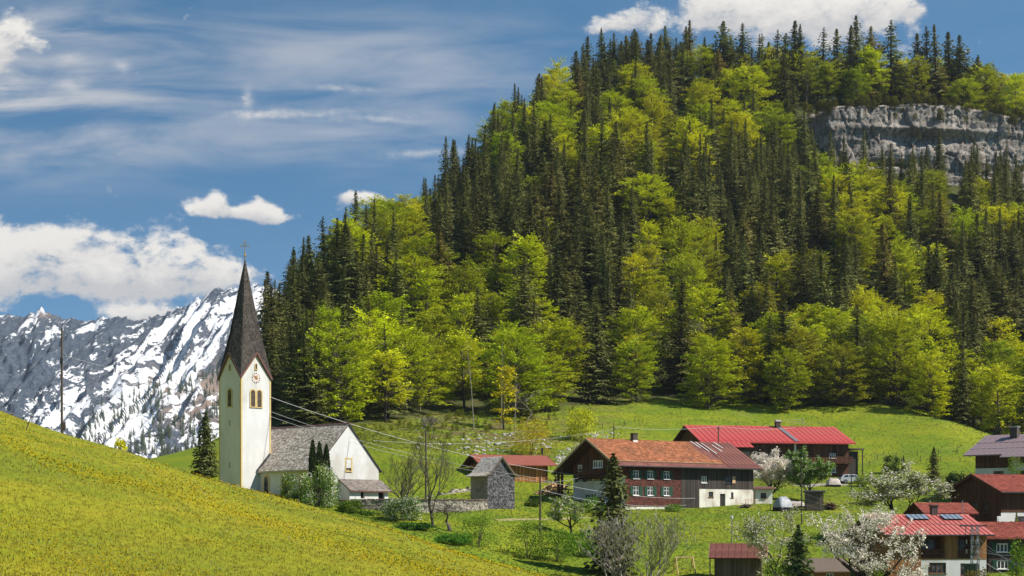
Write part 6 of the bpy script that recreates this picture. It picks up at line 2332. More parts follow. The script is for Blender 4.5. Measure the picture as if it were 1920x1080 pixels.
hs = simple_hut('grey_shed', 1340, 163.5, -10, -5.8, 4.75, 3.4, -3.35, -2.25, 'wood_grey', 'sheet_maroon', 'small grey board shed with dark red roof beside the gnarled orchard tree', 'shed', .55, .55, 'wood_grey', verge='verge', panels=9)
b = MB()
b.box(-.06, .06, -.06, .06, -1, 2.2)
hs.put('corner_post', b, M['wood_grey'], loc=(-.45, -.45, 0))
simple_hut('tiny_roofed_shed', 1712, 291, 4, 7.6, 5.6, 3.0, 9.2, 9.95, 'wood_brown', 'tile_orange', 'tiny shed with orange roof half hidden beside the small dark spruce', 'shed', .4, .5)
simple_hut('white_outhouse', 1417, 231, 8, 2.2, 2.5, 2.6, 4.9, 5.15, 'plaster_old', 'sheet_brown', 'low white outhouse against the farmhouse end with one dark window', 'outhouse', .5, .45, win=((1.15, 3.55, .85, .75, 'brown', (0, 0)),), oeb=.2)
simple_hut('weathered_shed', 1512, 222, -4, 1.6, 2.35, 2.0, 4.25, 4.38, 'wood_dark', 'metal_dark', 'little weathered board shed with flat dark roof on the lawn', 'shed', .3, .25, 'wood_grey')
simple_hut('low_outbuilding', 1530, 160, 25, -8.2, 4.2, 4.6, -4.7, -3.7, 'wood_honey', 'wood_grey', 'low wooden outbuilding with white front half hidden by the white blossom tree', 'outbuilding', .6, .6, win=((1.7, -6.0, .9, .9, 'white', (1, 0)),))

# ------------------------------------------------------------------ churchyard wall of rubble stone
def stone_blocks(b, rs, A, B, h0, h1, th, size, top_var=.1, facing=True, tz=None):
    """courses of uneven stones along A-B (on the ground), face towards the viewer"""
    A, B = Vector(A), Vector(B)
    d = (B - A); Ln = math.hypot(d.x, d.y)
    ux = Vector((d.x, d.y, 0)).normalized(); uy = Vector((-ux.y, ux.x, 0))
    z = 0.0
    H = max(h0, h1)
    while z < H:
        ch = size * rs.uniform(.55, .95)
        u = -rs.uniform(0, size)
        while u < Ln:
            w = size * rs.uniform(.7, 1.9)
            t = min(1, max(0, (u + w / 2) / Ln))
            base = A.z + (B.z - A.z) * t if tz is None else tz(A + ux * (u + w / 2))
            ht = h0 + (h1 - h0) * t + rs.uniform(-top_var, top_var)
            if z < ht:
                o = rs.uniform(-.05, .05)
                g = .018
                p0 = A + ux * max(0, u + g); p1 = A + ux * min(Ln, u + w - g)
                zz0, zz1 = base + z + g, base + min(z + ch, ht) - g
                if (p1 - p0).length > .06 and zz1 - zz0 > .04 and (p1 - p0).dot(ux) > 0:
                    j = [Vector((rs.uniform(-.03, .03), rs.uniform(-.03, .03), rs.uniform(-.02, .02))) for _ in range(8)]
                    c = []
                    for zi in (zz0, zz1):
                        for (p, yy) in ((p0, -o - .02), (p1, -o - .02), (p1, th), (p0, th)):
                            c.append(Vector((p.x, p.y, zi)) + uy * yy + j[len(c)])
                    b.hexa(c, 0, rs.random())
            u += w
        z += ch


def build_churchyard_wall():
    rs = random.Random(31)
    root = empty('churchyard_wall', (-12, 196.5, 1.6), 0, 'long grey rubble stone churchyard wall between church porch and shingled hut', 'stone wall')
    segs = [(596, 940.5, 194.5), (640, 938.5, 193.0), (735, 937.5, 193.5), (800, 937.5, 195.0), (862, 938, 198.0), (914, 938.5, 203.2)]
    pts = []
    for (px, row, Y) in segs: pts.append(P(px, row, Y))
    o = root.location
    core = MB()
    for a, c in zip(pts[:-1], pts[1:]):
        d = (c - a); ux = Vector((d.x, d.y, 0)).normalized(); uy = Vector((-ux.y, ux.x, 0))
        core.hexa([a - o + uy * .03 - Vector((0, 0, 3)), c - o + uy * .03 - Vector((0, 0, 3)), c - o + uy * .5 - Vector((0, 0, 3)), a - o + uy * .5 - Vector((0, 0, 3)), a - o + uy * .03 - Vector((0, 0, .02)), c - o + uy * .03 - Vector((0, 0, .02)), c - o + uy * .5 - Vector((0, 0, .02)), a - o + uy * .5 - Vector((0, 0, .02))])
    core.build('wall_core', M['plaster_grey'], root)
    fac = MB()
    for i, (a, c) in enumerate(zip(pts[:-1], pts[1:])):
        stone_blocks(fac, rs, Vector((a.x, a.y, a.z - 2.3)) - o, Vector((c.x, c.y, c.z - 2.3)) - o, 2.3, 2.3, .2, .30 if i > 2 else .36, .04)
    fac.build('stone_facing', M['stone'], root, kind='stuff')
    cap = MB()
    for a, c in zip(pts[:-1], pts[1:]):
        n = max(2, int((c - a).length / .9))
        d = (c - a); uy = Vector((-d.y, d.x, 0)).normalized()
        for k in range(n):
            p, q = a + d * (k / n + .004) - o, a + d * ((k + 1) / n - .004) - o
            lf = rs.uniform(0, .03)
            cap.hexa([p - uy * .12, q - uy * .12, q + uy * .6, p + uy * .6, p - uy * .12 + Vector((0, 0, .12 + lf)), q - uy * .12 + Vector((0, 0, .12 + lf)), q + uy * .6 + Vector((0, 0, .16 + lf)), p + uy * .6 + Vector((0, 0, .16 + lf))], 0, rs.random())
    cap.build('coping_stones', M['wood_grey'], root, kind='stuff')
    # dry-stone bank rising behind towards the barn
    a, c = P(800, 936, 214), P(885, 913, 226)
    root2 = empty('dry_stone_wall', (a.x, a.y, a.z - .6), 0, 'rough dry-stone wall running up the slope behind the churchyard wall', 'stone wall')
    fac = MB()
    stone_blocks(fac, rs, (0, 0, -.6), Vector((c.x - a.x, c.y - a.y, c.z - a.z - .6)), 1.5, 1.3, .5, .45, .2)
    fac.build('stone_courses', M['stone'], root2, kind='stuff')


build_churchyard_wall()


def boulder_mesh(seed, n=2):
    bm = bmesh.new()
    bmesh.ops.create_icosphere(bm, subdivisions=n, radius=1)
    rs = random.Random(seed)
    off = Vector((rs.uniform(0, 50), rs.uniform(0, 50), 0))
    for v in bm.verts:
        k = 1 + .5 * mnoise.noise(v.co * 1.1 + off) + .22 * mnoise.noise(v.co * 2.7 + off)
        v.co *= k
        v.co.z *= .7
        v.co.x *= 1.2
    me = bpy.data.meshes.new('boulder')
    bm.to_mesh(me); bm.free()
    me.materials.append(M['limestone'])
    return me


BOULD = [boulder_mesh(s) for s in range(4)]
rs = random.Random(44)
big = [(933, 835, 7, 'largest pale limestone boulder on the pasture above the brown barn'), (943, 832, 4, 'pale limestone boulder touching the largest boulder above the brown barn'), (1026, 841, 7, 'white limestone boulder left of the farmhouse gable roof'),
       (921, 846, 5, 'flat pale stone just above the barn ridge'), (895, 824, 4, 'small white stone at the edge of the brown bank'), (875, 842, 6, 'mossy grey stone left of the barn roof'), (783, 841, 4, 'small pale stone high on the grass behind the bare trees'), (960, 815, 5, 'pale stone under the wood beside the round shrub'),
       (1003, 843, 4, 'small stone between the round shrub and the white boulder'), (907, 853, 4, 'stone nearest to the barn ridge left end')]
for (px, row, s, lab) in big:
    Y = yat(px, row, 225)
    o = link('boulder', BOULD[rs.randrange(4)], None, ((px - 960) / FPX * Y, Y, gz(px, Y) + .1), (rs.uniform(-.2, .2), 0, rs.uniform(0, 6)))
    k = s / FPX * Y
    o.scale = (k, k, k * .8)
    tag(o, lab, 'boulder', 'boulders on the stony pasture')


def scatter_stones(name, n, fn, smin, smax, seed, matl='limestone'):
    """loose stones too many to count: one mesh"""
    rs = random.Random(seed)
    base = [[v.co.copy() for v in boulder_mesh(90 + k, 1).vertices] for k in range(3)]
    fac = [[tuple(p.vertices) for p in boulder_mesh(90 + k, 1).polygons] for k in range(1)][0]
    V, F, T = [], [], []
    for i in range(n):
        r = fn(rs)
        if r is None: continue
        px, Y = r
        p = Vector(((px - 960) / FPX * Y, Y, gz(px, Y)))
        k = rs.uniform(smin, smax) * (1 if rs.random() < .85 else 1.7)
        rot = Matrix.Rotation(rs.uniform(0, 6.28), 3, 'Z')
        b0 = len(V)
        V += [tuple(p + rot @ (c * k)) for c in base[rs.randrange(3)]]
        F += [tuple(b0 + q for q in f) for f in fac]
        T += [rs.random()] * len(fac)
    me = np_mesh(name, np.array(V), np.array(F), M[matl], tint=T)
    tag(link(name, me), kind='stuff')


def slope_pick(rs):
    px = rs.gauss(915, 75)
    row = rs.gauss(830, 16)
    if not (780 < px < 1060 and 796 < row < 862): return None
    return px, yat(px, row, 225)


scatter_stones('loose_stones', 170, slope_pick, .10, .30, 51)
def heap(rs):
    t = rs.random()
    px, row = 1040 + 50 * t + rs.gauss(0, 6), 868 - 32 * t + rs.gauss(0, 5)
    return px, yat(px, row, 230)
scatter_stones('stone_heap', 130, heap, .10, .26, 52)
def heap2(rs):
    px, row = rs.gauss(1120, 18), rs.gauss(817, 3)
    return px, yat(px, row, 230)
scatter_stones('stone_row', 50, heap2, .12, .3, 53)


# ------------------------------------------------------------------ poles, wires
def pole(px, row_b, row_t, Y=None, label='', r=.11, ground=gz, base_drop=.4, arms=(), name='utility_pole', matl='pole', insul=True):
    Y = Y or yat(px, row_b)
    z0 = ground(px, Y)
    zt = (HOR - row_t) / FPX * Y
    x = (px - 960) / FPX * Y
    root = empty(name, (x, Y, z0), 0, label, 'pole', 'wooden poles in the village')
    b = MB()
    b.tube([(0, 0, -base_drop), (0, 0, (zt - z0) * .5), (0, 0, zt - z0)], [r, r * .88, r * .72], 8)
    b.build('pole_shaft', M[matl], root)
    h = zt - z0
    for (dz, w) in arms:
        b = MB(); b.bar((-w, 0, h - dz), (w, 0, h - dz), .09, .09)
        a = b.build('crossarm', M[matl], root)
        if insul:
            b = MB()
            for s in (-1, 1): b.tube([(s * w * .85, 0, h - dz + .04), (s * w * .85, 0, h - dz + .22)], [.05, .04], 6)
            b.build('insulator', M['plaster'], a)
    return root, Vector((x, Y, zt))


def mzf(px, Y): return mz(px, Y)


pA, tA = pole(116, 812, 615, 150.5, 'tall thin wooden pole alone on the meadow crest', .125, mzf)
b = MB(); b.box(-.13, .13, -.22, -.11, 6.55, 7.1); b.build('junction_box', M['metal_dark'], pA)
b = MB(); b.bar((.0, 0, 7.6), (.32, 0, 7.35), .05, .05); b.build('bracket', M['metal_dark'], pA)
b = MB(); b.tube([(.0, 0, 9.6), (.03, 0, 10.5)], [.05, .02], 5); b.build('pole_spike', M['metal_dark'], pA)
b = MB(); b.box(.10, .34, -.1, .1, .3, 1.1); b.build('pole_stay', M['pole'], pA)
b = MB(); b.tube([(0, 0, -.3), (.55, .2, 1.35)], [.05, .035], 5)
Yq = 118
o = b.build('leaning_stake', M['pole'], None, ((46 - 960) / FPX * Yq, Yq, mz(46, Yq)))
tag(o, 'short dark stake leaning on the flower meadow below the tall pole', 'stake')

pB, tB = pole(1013, 1082, 893, 186, 'bare wooden pole standing in front of the orange barn', .13)
b = MB(); b.box(.1, .34, -.12, .12, 9.6, 10.3); b.build('junction_box', M['metal_dark'], pB)
pC, tC = pole(1503, 973, 861, 205, 'slim dark pole on the lawn beside the weathered shed', .09)
pD, tD = pole(1596.5, 917, 858, 256, 'slim dark pole in front of the silver car', .09)
pE, tE = pole(1151, 880, 800, 252, 'thin pole rising behind the farmhouse roof ridge', .11, arms=((.5, .55),))
pF, tF = pole(1347, 880, 799, 262, 'dark pole rising before the left end of the bright red roof', .12, arms=((.4, .4),))
pG, tG = pole(798.5, 934, 806, 208, 'wooden pole between the bare trees behind the churchyard wall', .14)
pH, tH = pole(1804.5, 985, 938, 176, 'short grey post with slanting strut beside the brown chalet', .06, matl='metal', name='strut_post')
b = MB(); b.bar((0, 0, 2.4), (1.35, -.2, .3), .06, .06); b.build('strut', M['metal'], pH)
b = MB(); b.bar((-.25, 0, 2.6), (.25, 0, 2.6), .05, .05); b.build('crossarm', M['metal'], pH)


def wire(a, b, sag, r=.018, label='', group='overhead wires', n=14, name='overhead_wire'):
    a, b = Vector(a), Vector(b)
    m = MB()
    m.tube([a + (b - a) * t - Vector((0, 0, sag * 4 * t * (1 - t))) - a for t in [i / n for i in range(n + 1)]], r, 4)
    o = m.build(name, M['wire'], None, a)
    tag(o, label, 'wire', group)


farm_l = P(1096, 893, 226)
wire(P(508, 745, 203.2), farm_l, 1.2, .024, 'thick pale cable from the church tower to the farmhouse gable')
wire(P(508, 772, 203.2), P(1012, 897, 186), .9, .018, 'upper of two thin wires from tower to the bare pole')
wire(P(508, 781, 203.2), P(1012, 903, 186), .9, .018, 'lower of two thin wires from tower to the bare pole')
wire(tA - Vector((0, 0, 2.5)), P(411, 706, 203.5), .9, .014, 'faint wire from the meadow pole to the church tower')
wire(P(1012, 899, 186), P(1312, 934, 226), .7, .022, 'pale wire from the bare pole to the farmhouse white wall')
wire(P(1012, 918, 186), P(1288, 947, 224), .8, .02, 'pale wire crossing the lower farmhouse front')
wire(P(1012, 905, 186), farm_l, .2, .014, 'short wire from the bare pole to the farmhouse gable')
wire(tE, tF, .5, .02, 'wire between the pole behind the ridge and the red roof pole')
wire(tF, P(1490, 802, 282), .4, .02, 'wire along the bright red roof')
wire(P(700, 826, 236), tE - Vector((0, 0, .4)), 1.2, .02, 'wire crossing the stony pasture below the wood')

# lattice transformer mast
def build_mast():
    Y = 156.0
    px = 1828
    x = (px - 960) / FPX * Y
    zb = -6.5
    root = empty('transformer_mast', (x, Y, zb), 0, 'steel lattice mast with crossarm and insulators in front of the solar house', 'mast')
    zt = (HOR - 987) / FPX * Y - zb
    b = MB()
    w0, w1 = .38, .26
    cs = [(-1, -1), (1, -1), (1, 1), (-1, 1)]
    for (sx, sy) in cs: b.bar((sx * w0, sy * w0, -1), (sx * w1, sy * w1, zt), .07, .07)
    n = 11
    for i in range(n):
        z0, z1 = zt * i / n, zt * (i + 1) / n
        wa, wb = w0 + (w1 - w0) * i / n, w0 + (w1 - w0) * (i + 1) / n
        for k in range(4):
            a, c = cs[k], cs[(k + 1) % 4]
            if i % 2: a, c = c, a
            b.bar((a[0] * wa, a[1] * wa, z0), (c[0] * wb, c[1] * wb, z1), .04, .04)
    b.build('lattice', M['metal'], root)
    b = MB(); b.bar((-1.5, 0, zt + .05), (1.2, 0, zt + .05), .12, .12); b.bar((-.9, 0, zt + .1), (-.9, 0, zt - .5), .06, .06)
    b.build('crossarm', M['metal_dark'], root)
    for k in range(9):
        b = MB()
        q = Vector((-.95 + .45 * (k % 3), -.35, zt - .7 - .95 * (k // 3)))
        for j in range(4): b.tube([q + Vector((0, 0, j * .1)), q + Vector((0, 0, j * .1 + .05))], [.11, .07], 8)
        b.build('insulator', M['metal_green'], root)
    b = MB()
    b.box(-1.15, -.15, -.85, -.3, zt - 5.1, zt - 3.7); b.box(-1.2, -.1, -.9, -.25, zt - 3.7, zt - 3.6)
    for k in range(6): b.box(-1.05 + k * .16, -1.0 + k * .16, -.95, -.85, zt - 5.0, zt - 3.85)
    b.box(-.95, -.3, -.3, -.1, zt - 4.6, zt - 4.2)
    b.build('transformer', M['metal_green'], root)
    b = MB(); b.bar((-1.1, -.3, zt - 2.75), (.3, -.3, zt - 2.75), .08, .08); b.bar((-1.1, -.3, zt - 1.8), (.3, -.3, zt - 1.8), .08, .08); b.bar((-1.1, -.3, zt - .85), (.3, -.3, zt - .85), .08, .08)
    b.build('insulator_arm', M['metal_dark'], root)
    top = Vector((x, Y, zb + zt))
    for k, (row, py) in enumerate(((1078, 1960), (1062, 1965), (1030, 1965), (1100, 1950))):
        wire(top + Vector((.3, -.3, -1.2 - .6 * k)), P(py, row, 140 + k * 5), .5, .014, ['topmost', 'second', 'third', 'lowest'][k] + ' cable leaving the lattice mast towards the lower right corner')
    for k, w in enumerate((-1.4, -.4, 1.0)):
        wire(top + Vector((w, 0, .12)), tC + Vector((0, 0, -4.2 - .75 * k)), .8, .012, ['upper', 'middle', 'lower'][k] + ' thin wire from the mast crossarm across the lawn')


build_mast()

# lamp post on the lawn
def build_lamp():
    px, Yl = 1372, yat(1372, 1018)
    root = empty('lamp_post', ((px - 960) / FPX * Yl, Yl, gz(px, Yl)), 0, 'slim grey lamp post on the lawn below the farmhouse', 'lamp post')
    h = 50 / FPX * Yl
    b = MB(); b.tube([(0, 0, -.3), (0, 0, h - .35)], [.065, .05], 8); b.build('post', M['metal'], root)
    b = MB(); b.tube([(0, 0, h - .36), (0, 0, h - .30), (0, 0, h - .02), (0, 0, h + .04)], [.06, .15, .19, .05], 10); b.build('lamp_head', M['plaster'], root)


build_lamp()

# swing frame
def build_swing():
    Y = yat(1283, 1076, 120)
    x = (1283 - 960) / FPX * Y
    root = empty('swing_frame', (x, Y, gz(1283, Y)), D2R(18), 'wooden A-frame garden swing in front of the grey shed', 'swing')
    h = 31 / FPX * Y
    w = 17 / FPX * Y
    b = MB(); b.bar((-w - .15, 0, h), (w + .15, 0, h), .1, .1); b.build('top_beam', M['wood_pale'], root)
    for s in (-1, 1):
        for t in (-1, 1):
            b = MB(); b.bar((s * w, 0, h + .02), (s * w + s * .06, t * .75, -.1), .08, .08); b.bar((s * w, 0, h), (s * (w + .04), t * .75, -.1), .02, .02)
            b.build('leg', M['wood_pale'], root)
        b = MB(); b.bar((s * (w + .03), -.42, h * .45), (s * (w + .03), .42, h * .45), .06, .06); b.build('brace', M['wood_pale'], root)
    b = MB()
    for t in (-.22, .22): b.tube([(t, 0, h), (t, .05, .55)], .012, 4)
    b.build('swing_rope', M['wood_pale'], root)
    b = MB(); b.box(-.27, .27, -.06, .16, .5, .55); b.build('swing_seat', M['wood_grey'], root)


build_swing()

# silver estate car parked by the red farm
def build_car():
    Y = 268.0
    px = 1597
    x = (px - 960) / FPX * Y
    zc = gz(px, Y) + .02
    root = empty('parked_car', (x, Y, zc), D2R(188), 'silver estate car parked on the grass below the red roofed farm', 'car')
    L, W, = 4.4, 1.75
    body = [(-2.2, .38), (-2.22, .75), (-2.1, .88), (-1.2, .98), (.95, 1.0), (2.1, .98), (2.2, .85), (2.18, .38), (1.75, .30), (1.68, .52), (1.38, .64), (1.08, .52), (1.0, .28), (-.95, .28), (-1.02, .52), (-1.33, .64), (-1.63, .52), (-1.7, .32)]
    b = MB(); b.prism([(p[0], -W / 2, p[1]) for p in body], (0, W, 0)); b.build('body', M['car'], root)
    cab = [(-1.25, .98), (-.55, 1.42), (.0, 1.50), (1.5, 1.47), (2.05, 1.0)]
    b = MB()
    b.face([(p[0], -W / 2 + (.06 if p[1] < 1.1 else .2), p[1]) for p in cab]); b.face([(p[0], W / 2 - (.06 if p[1] < 1.1 else .2), p[1]) for p in cab][::-1])
    for p, q in zip(cab[:-1], cab[1:]):
        ip, iq = (.06 if p[1] < 1.1 else .2), (.06 if q[1] < 1.1 else .2)
        b.face([(p[0], -W / 2 + ip, p[1]), (p[0], W / 2 - ip, p[1]), (q[0], W / 2 - iq, q[1]), (q[0], -W / 2 + iq, q[1])])
    b.build('cabin', M['car'], root)
    for s in (-1, 1):
        yv = s * (W / 2 - .115)
        for (x0, x1, xt0, xt1) in ((-1.0, -.25, -.45, -.22), (-.15, .75, -.14, .74), (.85, 1.75, .84, 1.42)):
            b = MB(); pts = [(x0, s * (W / 2 - .055), 1.03), (x1, s * (W / 2 - .055), 1.03), (xt1, s * (W / 2 - .17), 1.38), (xt0, s * (W / 2 - .17), 1.38)]
            b.prism(pts, (0, s * .02, 0)); b.build('side_window', M['glass'], root)
    b = MB(); b.prism([(-1.2, -W / 2 + .1, 1.03), (-1.2, W / 2 - .1, 1.03), (-.6, W / 2 - .22, 1.40), (-.6, -W / 2 + .22, 1.40)], (-.03, 0, .02)); b.build('windscreen', M['glass'], root)
    b = MB(); b.prism([(2.02, -W / 2 + .12, 1.05), (2.02, W / 2 - .12, 1.05), (1.6, W / 2 - .22, 1.42), (1.6, -W / 2 + .22, 1.42)], (.03, 0, .02)); b.build('rear_window', M['glass'], root)
    for wx in (-1.33, 1.38):
        for s in (-1, 1):
            b = MB(); yc = s * (W / 2 - .1)
            b.tube([(wx, yc - .1, .31), (wx, yc + .1, .31)], .31, 16); wl = b.build('wheel', M['tyre'], root)
            b = MB(); b.tube([(wx, yc + s * .085, .31), (wx, yc + s * .112, .31)], .19, 12); b.build('rim', M['metal'], wl)
    for s in (-1, 1):
        b = MB(); b.box(-2.235, -2.17, s * .62 - .17, s * .62 + .17, .66, .80); b.build('headlight', M['frame_white'], root)
        b = MB(); b.box(2.15, 2.22, s * .72 - .1, s * .72 + .1, .7, .95); b.build('tail_light', M['lampred'], root)


build_car()

# load under a pale tarpaulin left of the car
def draped(name, px, Y, L, W, H, matl, label, rz, seed, base=None, ridge=.5):
    root = empty(name, ((px - 960) / FPX * Y, Y, gz(px, Y)), rz, label, 'covered pile')
    b = MB()
    rs = random.Random(seed)
    n = 12; m = 8
    V = []
    for i in range(n + 1):
        for j in range(m + 1):
            u, v = i / n, j / m
            prof = min(1, 2.6 * min(v, 1 - v)) ** .6 * (min(1, 4.5 * min(u, 1 - u)) ** .5)
            z = H * (.35 + .65 * prof) * (1 + .14 * mnoise.noise((u * 5 + seed, v * 4, 0))) if 0 < i < n and 0 < j < m else H * .22
            V.append((L * (u - .5) + .08 * mnoise.noise((u * 7, v * 5, seed)), W * (v - .5), z))
    F = []
    for i in range(n):
        for j in range(m):
            a = i * (m + 1) + j
            F.append([a, a + m + 1, a + m + 2, a + 1])
    me = np_mesh('tarpaulin', np.array(V), np.array(F), M[matl], smooth=False)
    link('tarpaulin', me, root)
    if base:
        b = MB()
        for k in range(10):
            b.box(-L * .46 + k * L * .092, -L * .46 + k * L * .092 + L * .08, -W * .44, W * .44, 0, H * rs.uniform(.3, .5), 0, rs.random())
        b.build('stacked_boards', M[base], root)
    return root


draped('covered_pile', 1563, 262, 2.3, 1.5, 1.35, 'tarp_white', 'brown stack under a pinkish white tarpaulin left of the silver car', .1, 3, 'wood_grey')
draped('covered_machine', 1468, 222.5, 2.4, 2.0, 1.9, 'tarp', 'silver grey tarpaulin draped over a machine right of the white outhouse', .5, 7, 'wood_dark')
draped('board_stack', 1493, 226, 2.6, 1.4, .85, 'tarp_white', 'low stack under white sheeting between tarpaulin and weathered shed', -.1, 9, 'wood_brown')


# heap of logs and scrap boards
def log_heap(name, px, Y, n, wid, H, label, seed, matl='wood_pale', length=(.5, .9), r=(.06, .13), cat='log pile', aim=0.0, each=False):
    rs = random.Random(seed)
    root = empty(name, ((px - 960) / FPX * Y, Y, gz(px, Y)), aim, label, cat)
    b = MB()
    for i in range(n):
        x = rs.gauss(0, wid * .33)
        top = H * max(.1, 1 - (abs(x) / wid) ** 1.5)
        z = rs.uniform(.02, top); y = rs.uniform(-.6, .8) - .3 * (1 - z / H)
        a = rs.uniform(-.5, .5) if matl == 'wood_pale' else rs.uniform(-1.3, 1.3)
        ln = rs.uniform(*length) / 2
        d = Vector((math.sin(a), -math.cos(a), rs.uniform(-.4, .3)))
        rr = rs.uniform(*r)
        if matl == 'wood_pale':
            b.tube([Vector((x, y, z)) - d * ln, Vector((x, y, z)) + d * ln], rr, 5, 0, rs.random())
        else:
            b.bar(Vector((x, y, z)) - d * ln, Vector((x, y, z)) + d * ln, rr * 1.6, rr * .6, 0, rs.random())
    b.build('split_logs' if matl == 'wood_pale' else 'scrap_boards', M[matl], root, kind='stuff')


log_heap('firewood_pile', 1040, 232, 330, 3.2, 1.7, 'heap of pale split firewood between the orange barn and farmhouse', 61)
log_heap('scrap_heap', 1556, 224, 60, 1.7, .9, 'untidy heap of boards right of the little weathered shed', 62, 'wood_brown', (.9, 2.2), (.06, .1), 'scrap heap')
log_heap('scrap_heap', 1398, 226, 40, 1.2, .5, 'small heap of boards and rubble at the foot of the farmhouse white wall', 63, 'wood_grey', (.5, 1.4), (.05, .09), 'scrap heap')
b = MB()
root = empty('leaning_rack', ((1407 - 960) / FPX * 226, 226, gz(1407, 226)), D2R(20), 'pale slatted rack leaning at the farmhouse corner', 'rack')
for s in (-1, 1):
    b = MB(); b.bar((s * .75, 0, 0), (s * .75 + .25, .5, 1.15), .07, .05); b.build('rail', M['wood_pale'], root)
for k in range(4):
    b = MB(); b.bar((-.75 + k * .5 - .0, 0.02, .05), (-.5 + k * .5, .5, 1.12), .05, .03); b.build('slat', M['wood_pale'], root)
for k in range(2):
    b = MB(); b.bar((-.78 + .25 * k, .5 * k, .04 + 1.08 * k), (.78 + .25 * k, .5 * k, .04 + 1.08 * k), .07, .05); b.build('cross_rail', M['wood_pale'], root)


# pasture fences: posts and wire
def fence(name, pts, label, post_h=1.05, step=3.2, seed=0, wires=2):
    rs = random.Random(seed)
    P0 = [Vector(((px - 960) / FPX * Y, Y, gz(px, Y))) for px, Y in pts]
    root = empty(name, P0[0], 0, label, 'fence', 'pasture fences')
    pos = []
    for a, c in zip(P0[:-1], P0[1:]):
        n = max(1, int((c - a).length / step))
        for k in range(n):
            q = a + (c - a) * (k / n)
            pos.append(Vector((q.x, q.y, gxy(q.x, q.y))))
    pos.append(P0[-1])
    b = MB(); b.tube([(0, 0, -.3), (0, 0, post_h)], [.06, .05], 5)
    me = b.mesh('fence_post', M['pole'])
    for q in pos:
        o = link('fence_post', me, root, q - P0[0], (rs.uniform(-.06, .06), rs.uniform(-.06, .06), 0))
        o.scale = (1, 1, rs.uniform(.85, 1.15))
    for k in range(wires):
        b = MB(); b.tube([q - P0[0] + Vector((0, 0, post_h * (.9 - .4 * k))) for q in pos], .012, 3)
        b.build('fence_wire', M['metal_dark'], root)


fence('pasture_fence', [(1610, yat(1610, 865)), (1680, yat(1680, 858)), (1760, yat(1760, 852)), (1830, yat(1830, 846))], 'post and wire fence along the pasture behind the blossom trees', seed=1)
fence('pasture_fence', [(1600, yat(1600, 878)), (1690, yat(1690, 868)), (1800, yat(1800, 866))], 'lower post and wire fence near the tiny orange roof', seed=2)
fence('pasture_fence', [(1130, yat(1130, 805)), (1190, yat(1190, 790)), (1260, yat(1260, 783))], 'thin post fence on the pasture above the farmhouse chimney', seed=3, step=5)
fence('garden_fence', [(1445, 224), (1480, 219), (1530, 217)], 'low garden fence posts before the tarpaulin and shed', .8, 2.0, 4, 1)
fence('pasture_fence', [(640, yat(640, 928, 205)), (700, 222), (760, 228)], 'fence posts behind the churchyard left of the bare trees', seed=5)

# ------------------------------------------------------------------ single trees and shrubs about the village
def at(px, row=None, Y=None, y0=110):
    Y = Y or yat(px, row, y0)
    return Vector(((px - 960) / FPX * Y, Y, gz(px, Y))), Y


def put_tree(name, cat, label, px, row, top, wpx, pair, ph, pw, color=(1, 1, 1), Y=None, group=None, ground=None, rz=None, sink=.15):
    """tree with base at (px,row) whose top reaches the row 'top' and whose crown is wpx wide; ph, pw: prototype height and width"""
    p, Y = at(px, row, Y)
    if ground: p.z = ground(px, Y)
    h = (HOR - top) / FPX * Y - p.z
    w = wpx / FPX * Y
    t = empty(name, p - Vector((0, 0, sink)), rz if rz is not None else (px * 1.7) % 6.28, label, cat, group)
    t.scale = (w / pw, w / pw, h / ph)
    for part, me in pair:
        o = link(part, me, t)
        if part not in ('trunk', 'branches'): o.color = (*color, 1)
    return t


def pr(pair): return (('trunk', pair[0]), ('crown', pair[1]))


SPN = spruce_proto(301, 12, 2.4, ragged=.18, bare=.03, nbr=(6, 9))
SPB = spruce_proto(302, 12, 2.5, ragged=.25, bare=.02, nbr=(6, 9))
put_tree('spruce_tree', 'spruce tree', 'single dark spruce standing left of the church tower', 386, 893, 768, 58, pr(SPN), 12, 5.0, (.75, .85, .9), Y=226)
put_tree('spruce_tree', 'spruce tree', 'spruce standing in front of the farmhouse corner', 1150, 1078, 843, 104, pr(SPB), 12, 5.2, (.8, .85, .9), Y=166)
put_tree('spruce_tree', 'spruce tree', 'young spruce at the bottom edge between orchard tree and white blossom', 1497, 1100, 978, 76, pr(SPN), 12, 5.0, (.6, .85, .9), Y=152)
put_tree('spruce_tree', 'spruce tree', 'small slim spruce beside the tiny orange roof', 1751, 908, 835, 34, pr(SPB), 12, 5.2, (1.0, 1.0, .9), Y=262)
put_tree('spruce_tree', 'spruce tree', 'very thin dark spruce behind the big cream blossom tree', 1694, 890, 851, 12, pr(SPN), 12, 5.0, (1, 1, 1), Y=284)
put_tree('spruce_tree', 'spruce tree', 'small bushy fir against the white wall of the brown chalet', 1906, 985, 955, 20, pr(SPB), 12, 5.2, (1.5, 1.7, 1.3), Y=180)


def thuja_proto(seed, H=7.0, R=.55):
    rs = np.random.RandomState(seed)
    n = 4200
    t = rs.uniform(0, 1, n)
    a = rs.uniform(0, 6.283, n)
    r = R * np.minimum(1, (1 - t) * 3.2) ** .6 * np.minimum(1, .75 + t * 2) * (rs.uniform(.55, 1.05, n))
    C = np.stack([r * np.cos(a), r * np.sin(a), t * H], -1)
    U = np.stack([np.cos(a) * .4, np.sin(a) * .4, np.ones(n)], -1) + rs.normal(0, .25, (n, 3))
    U = nrm(U) * rs.uniform(.10, .22, (n, 1)); Wv = nrm(np.cross(U, rs.normal(0, 1, (n, 3)))) * .06
    V, F = quads(C, U, Wv)
    b = MB(); b.tube([(0, 0, -.5), (0, 0, H * .9)], [.09, .03], 5)
    return b.mesh('trunk', M['bark_dark']), np_mesh('crown', V, F, M['thuja'], tint=rs.uniform(0, 1, n))


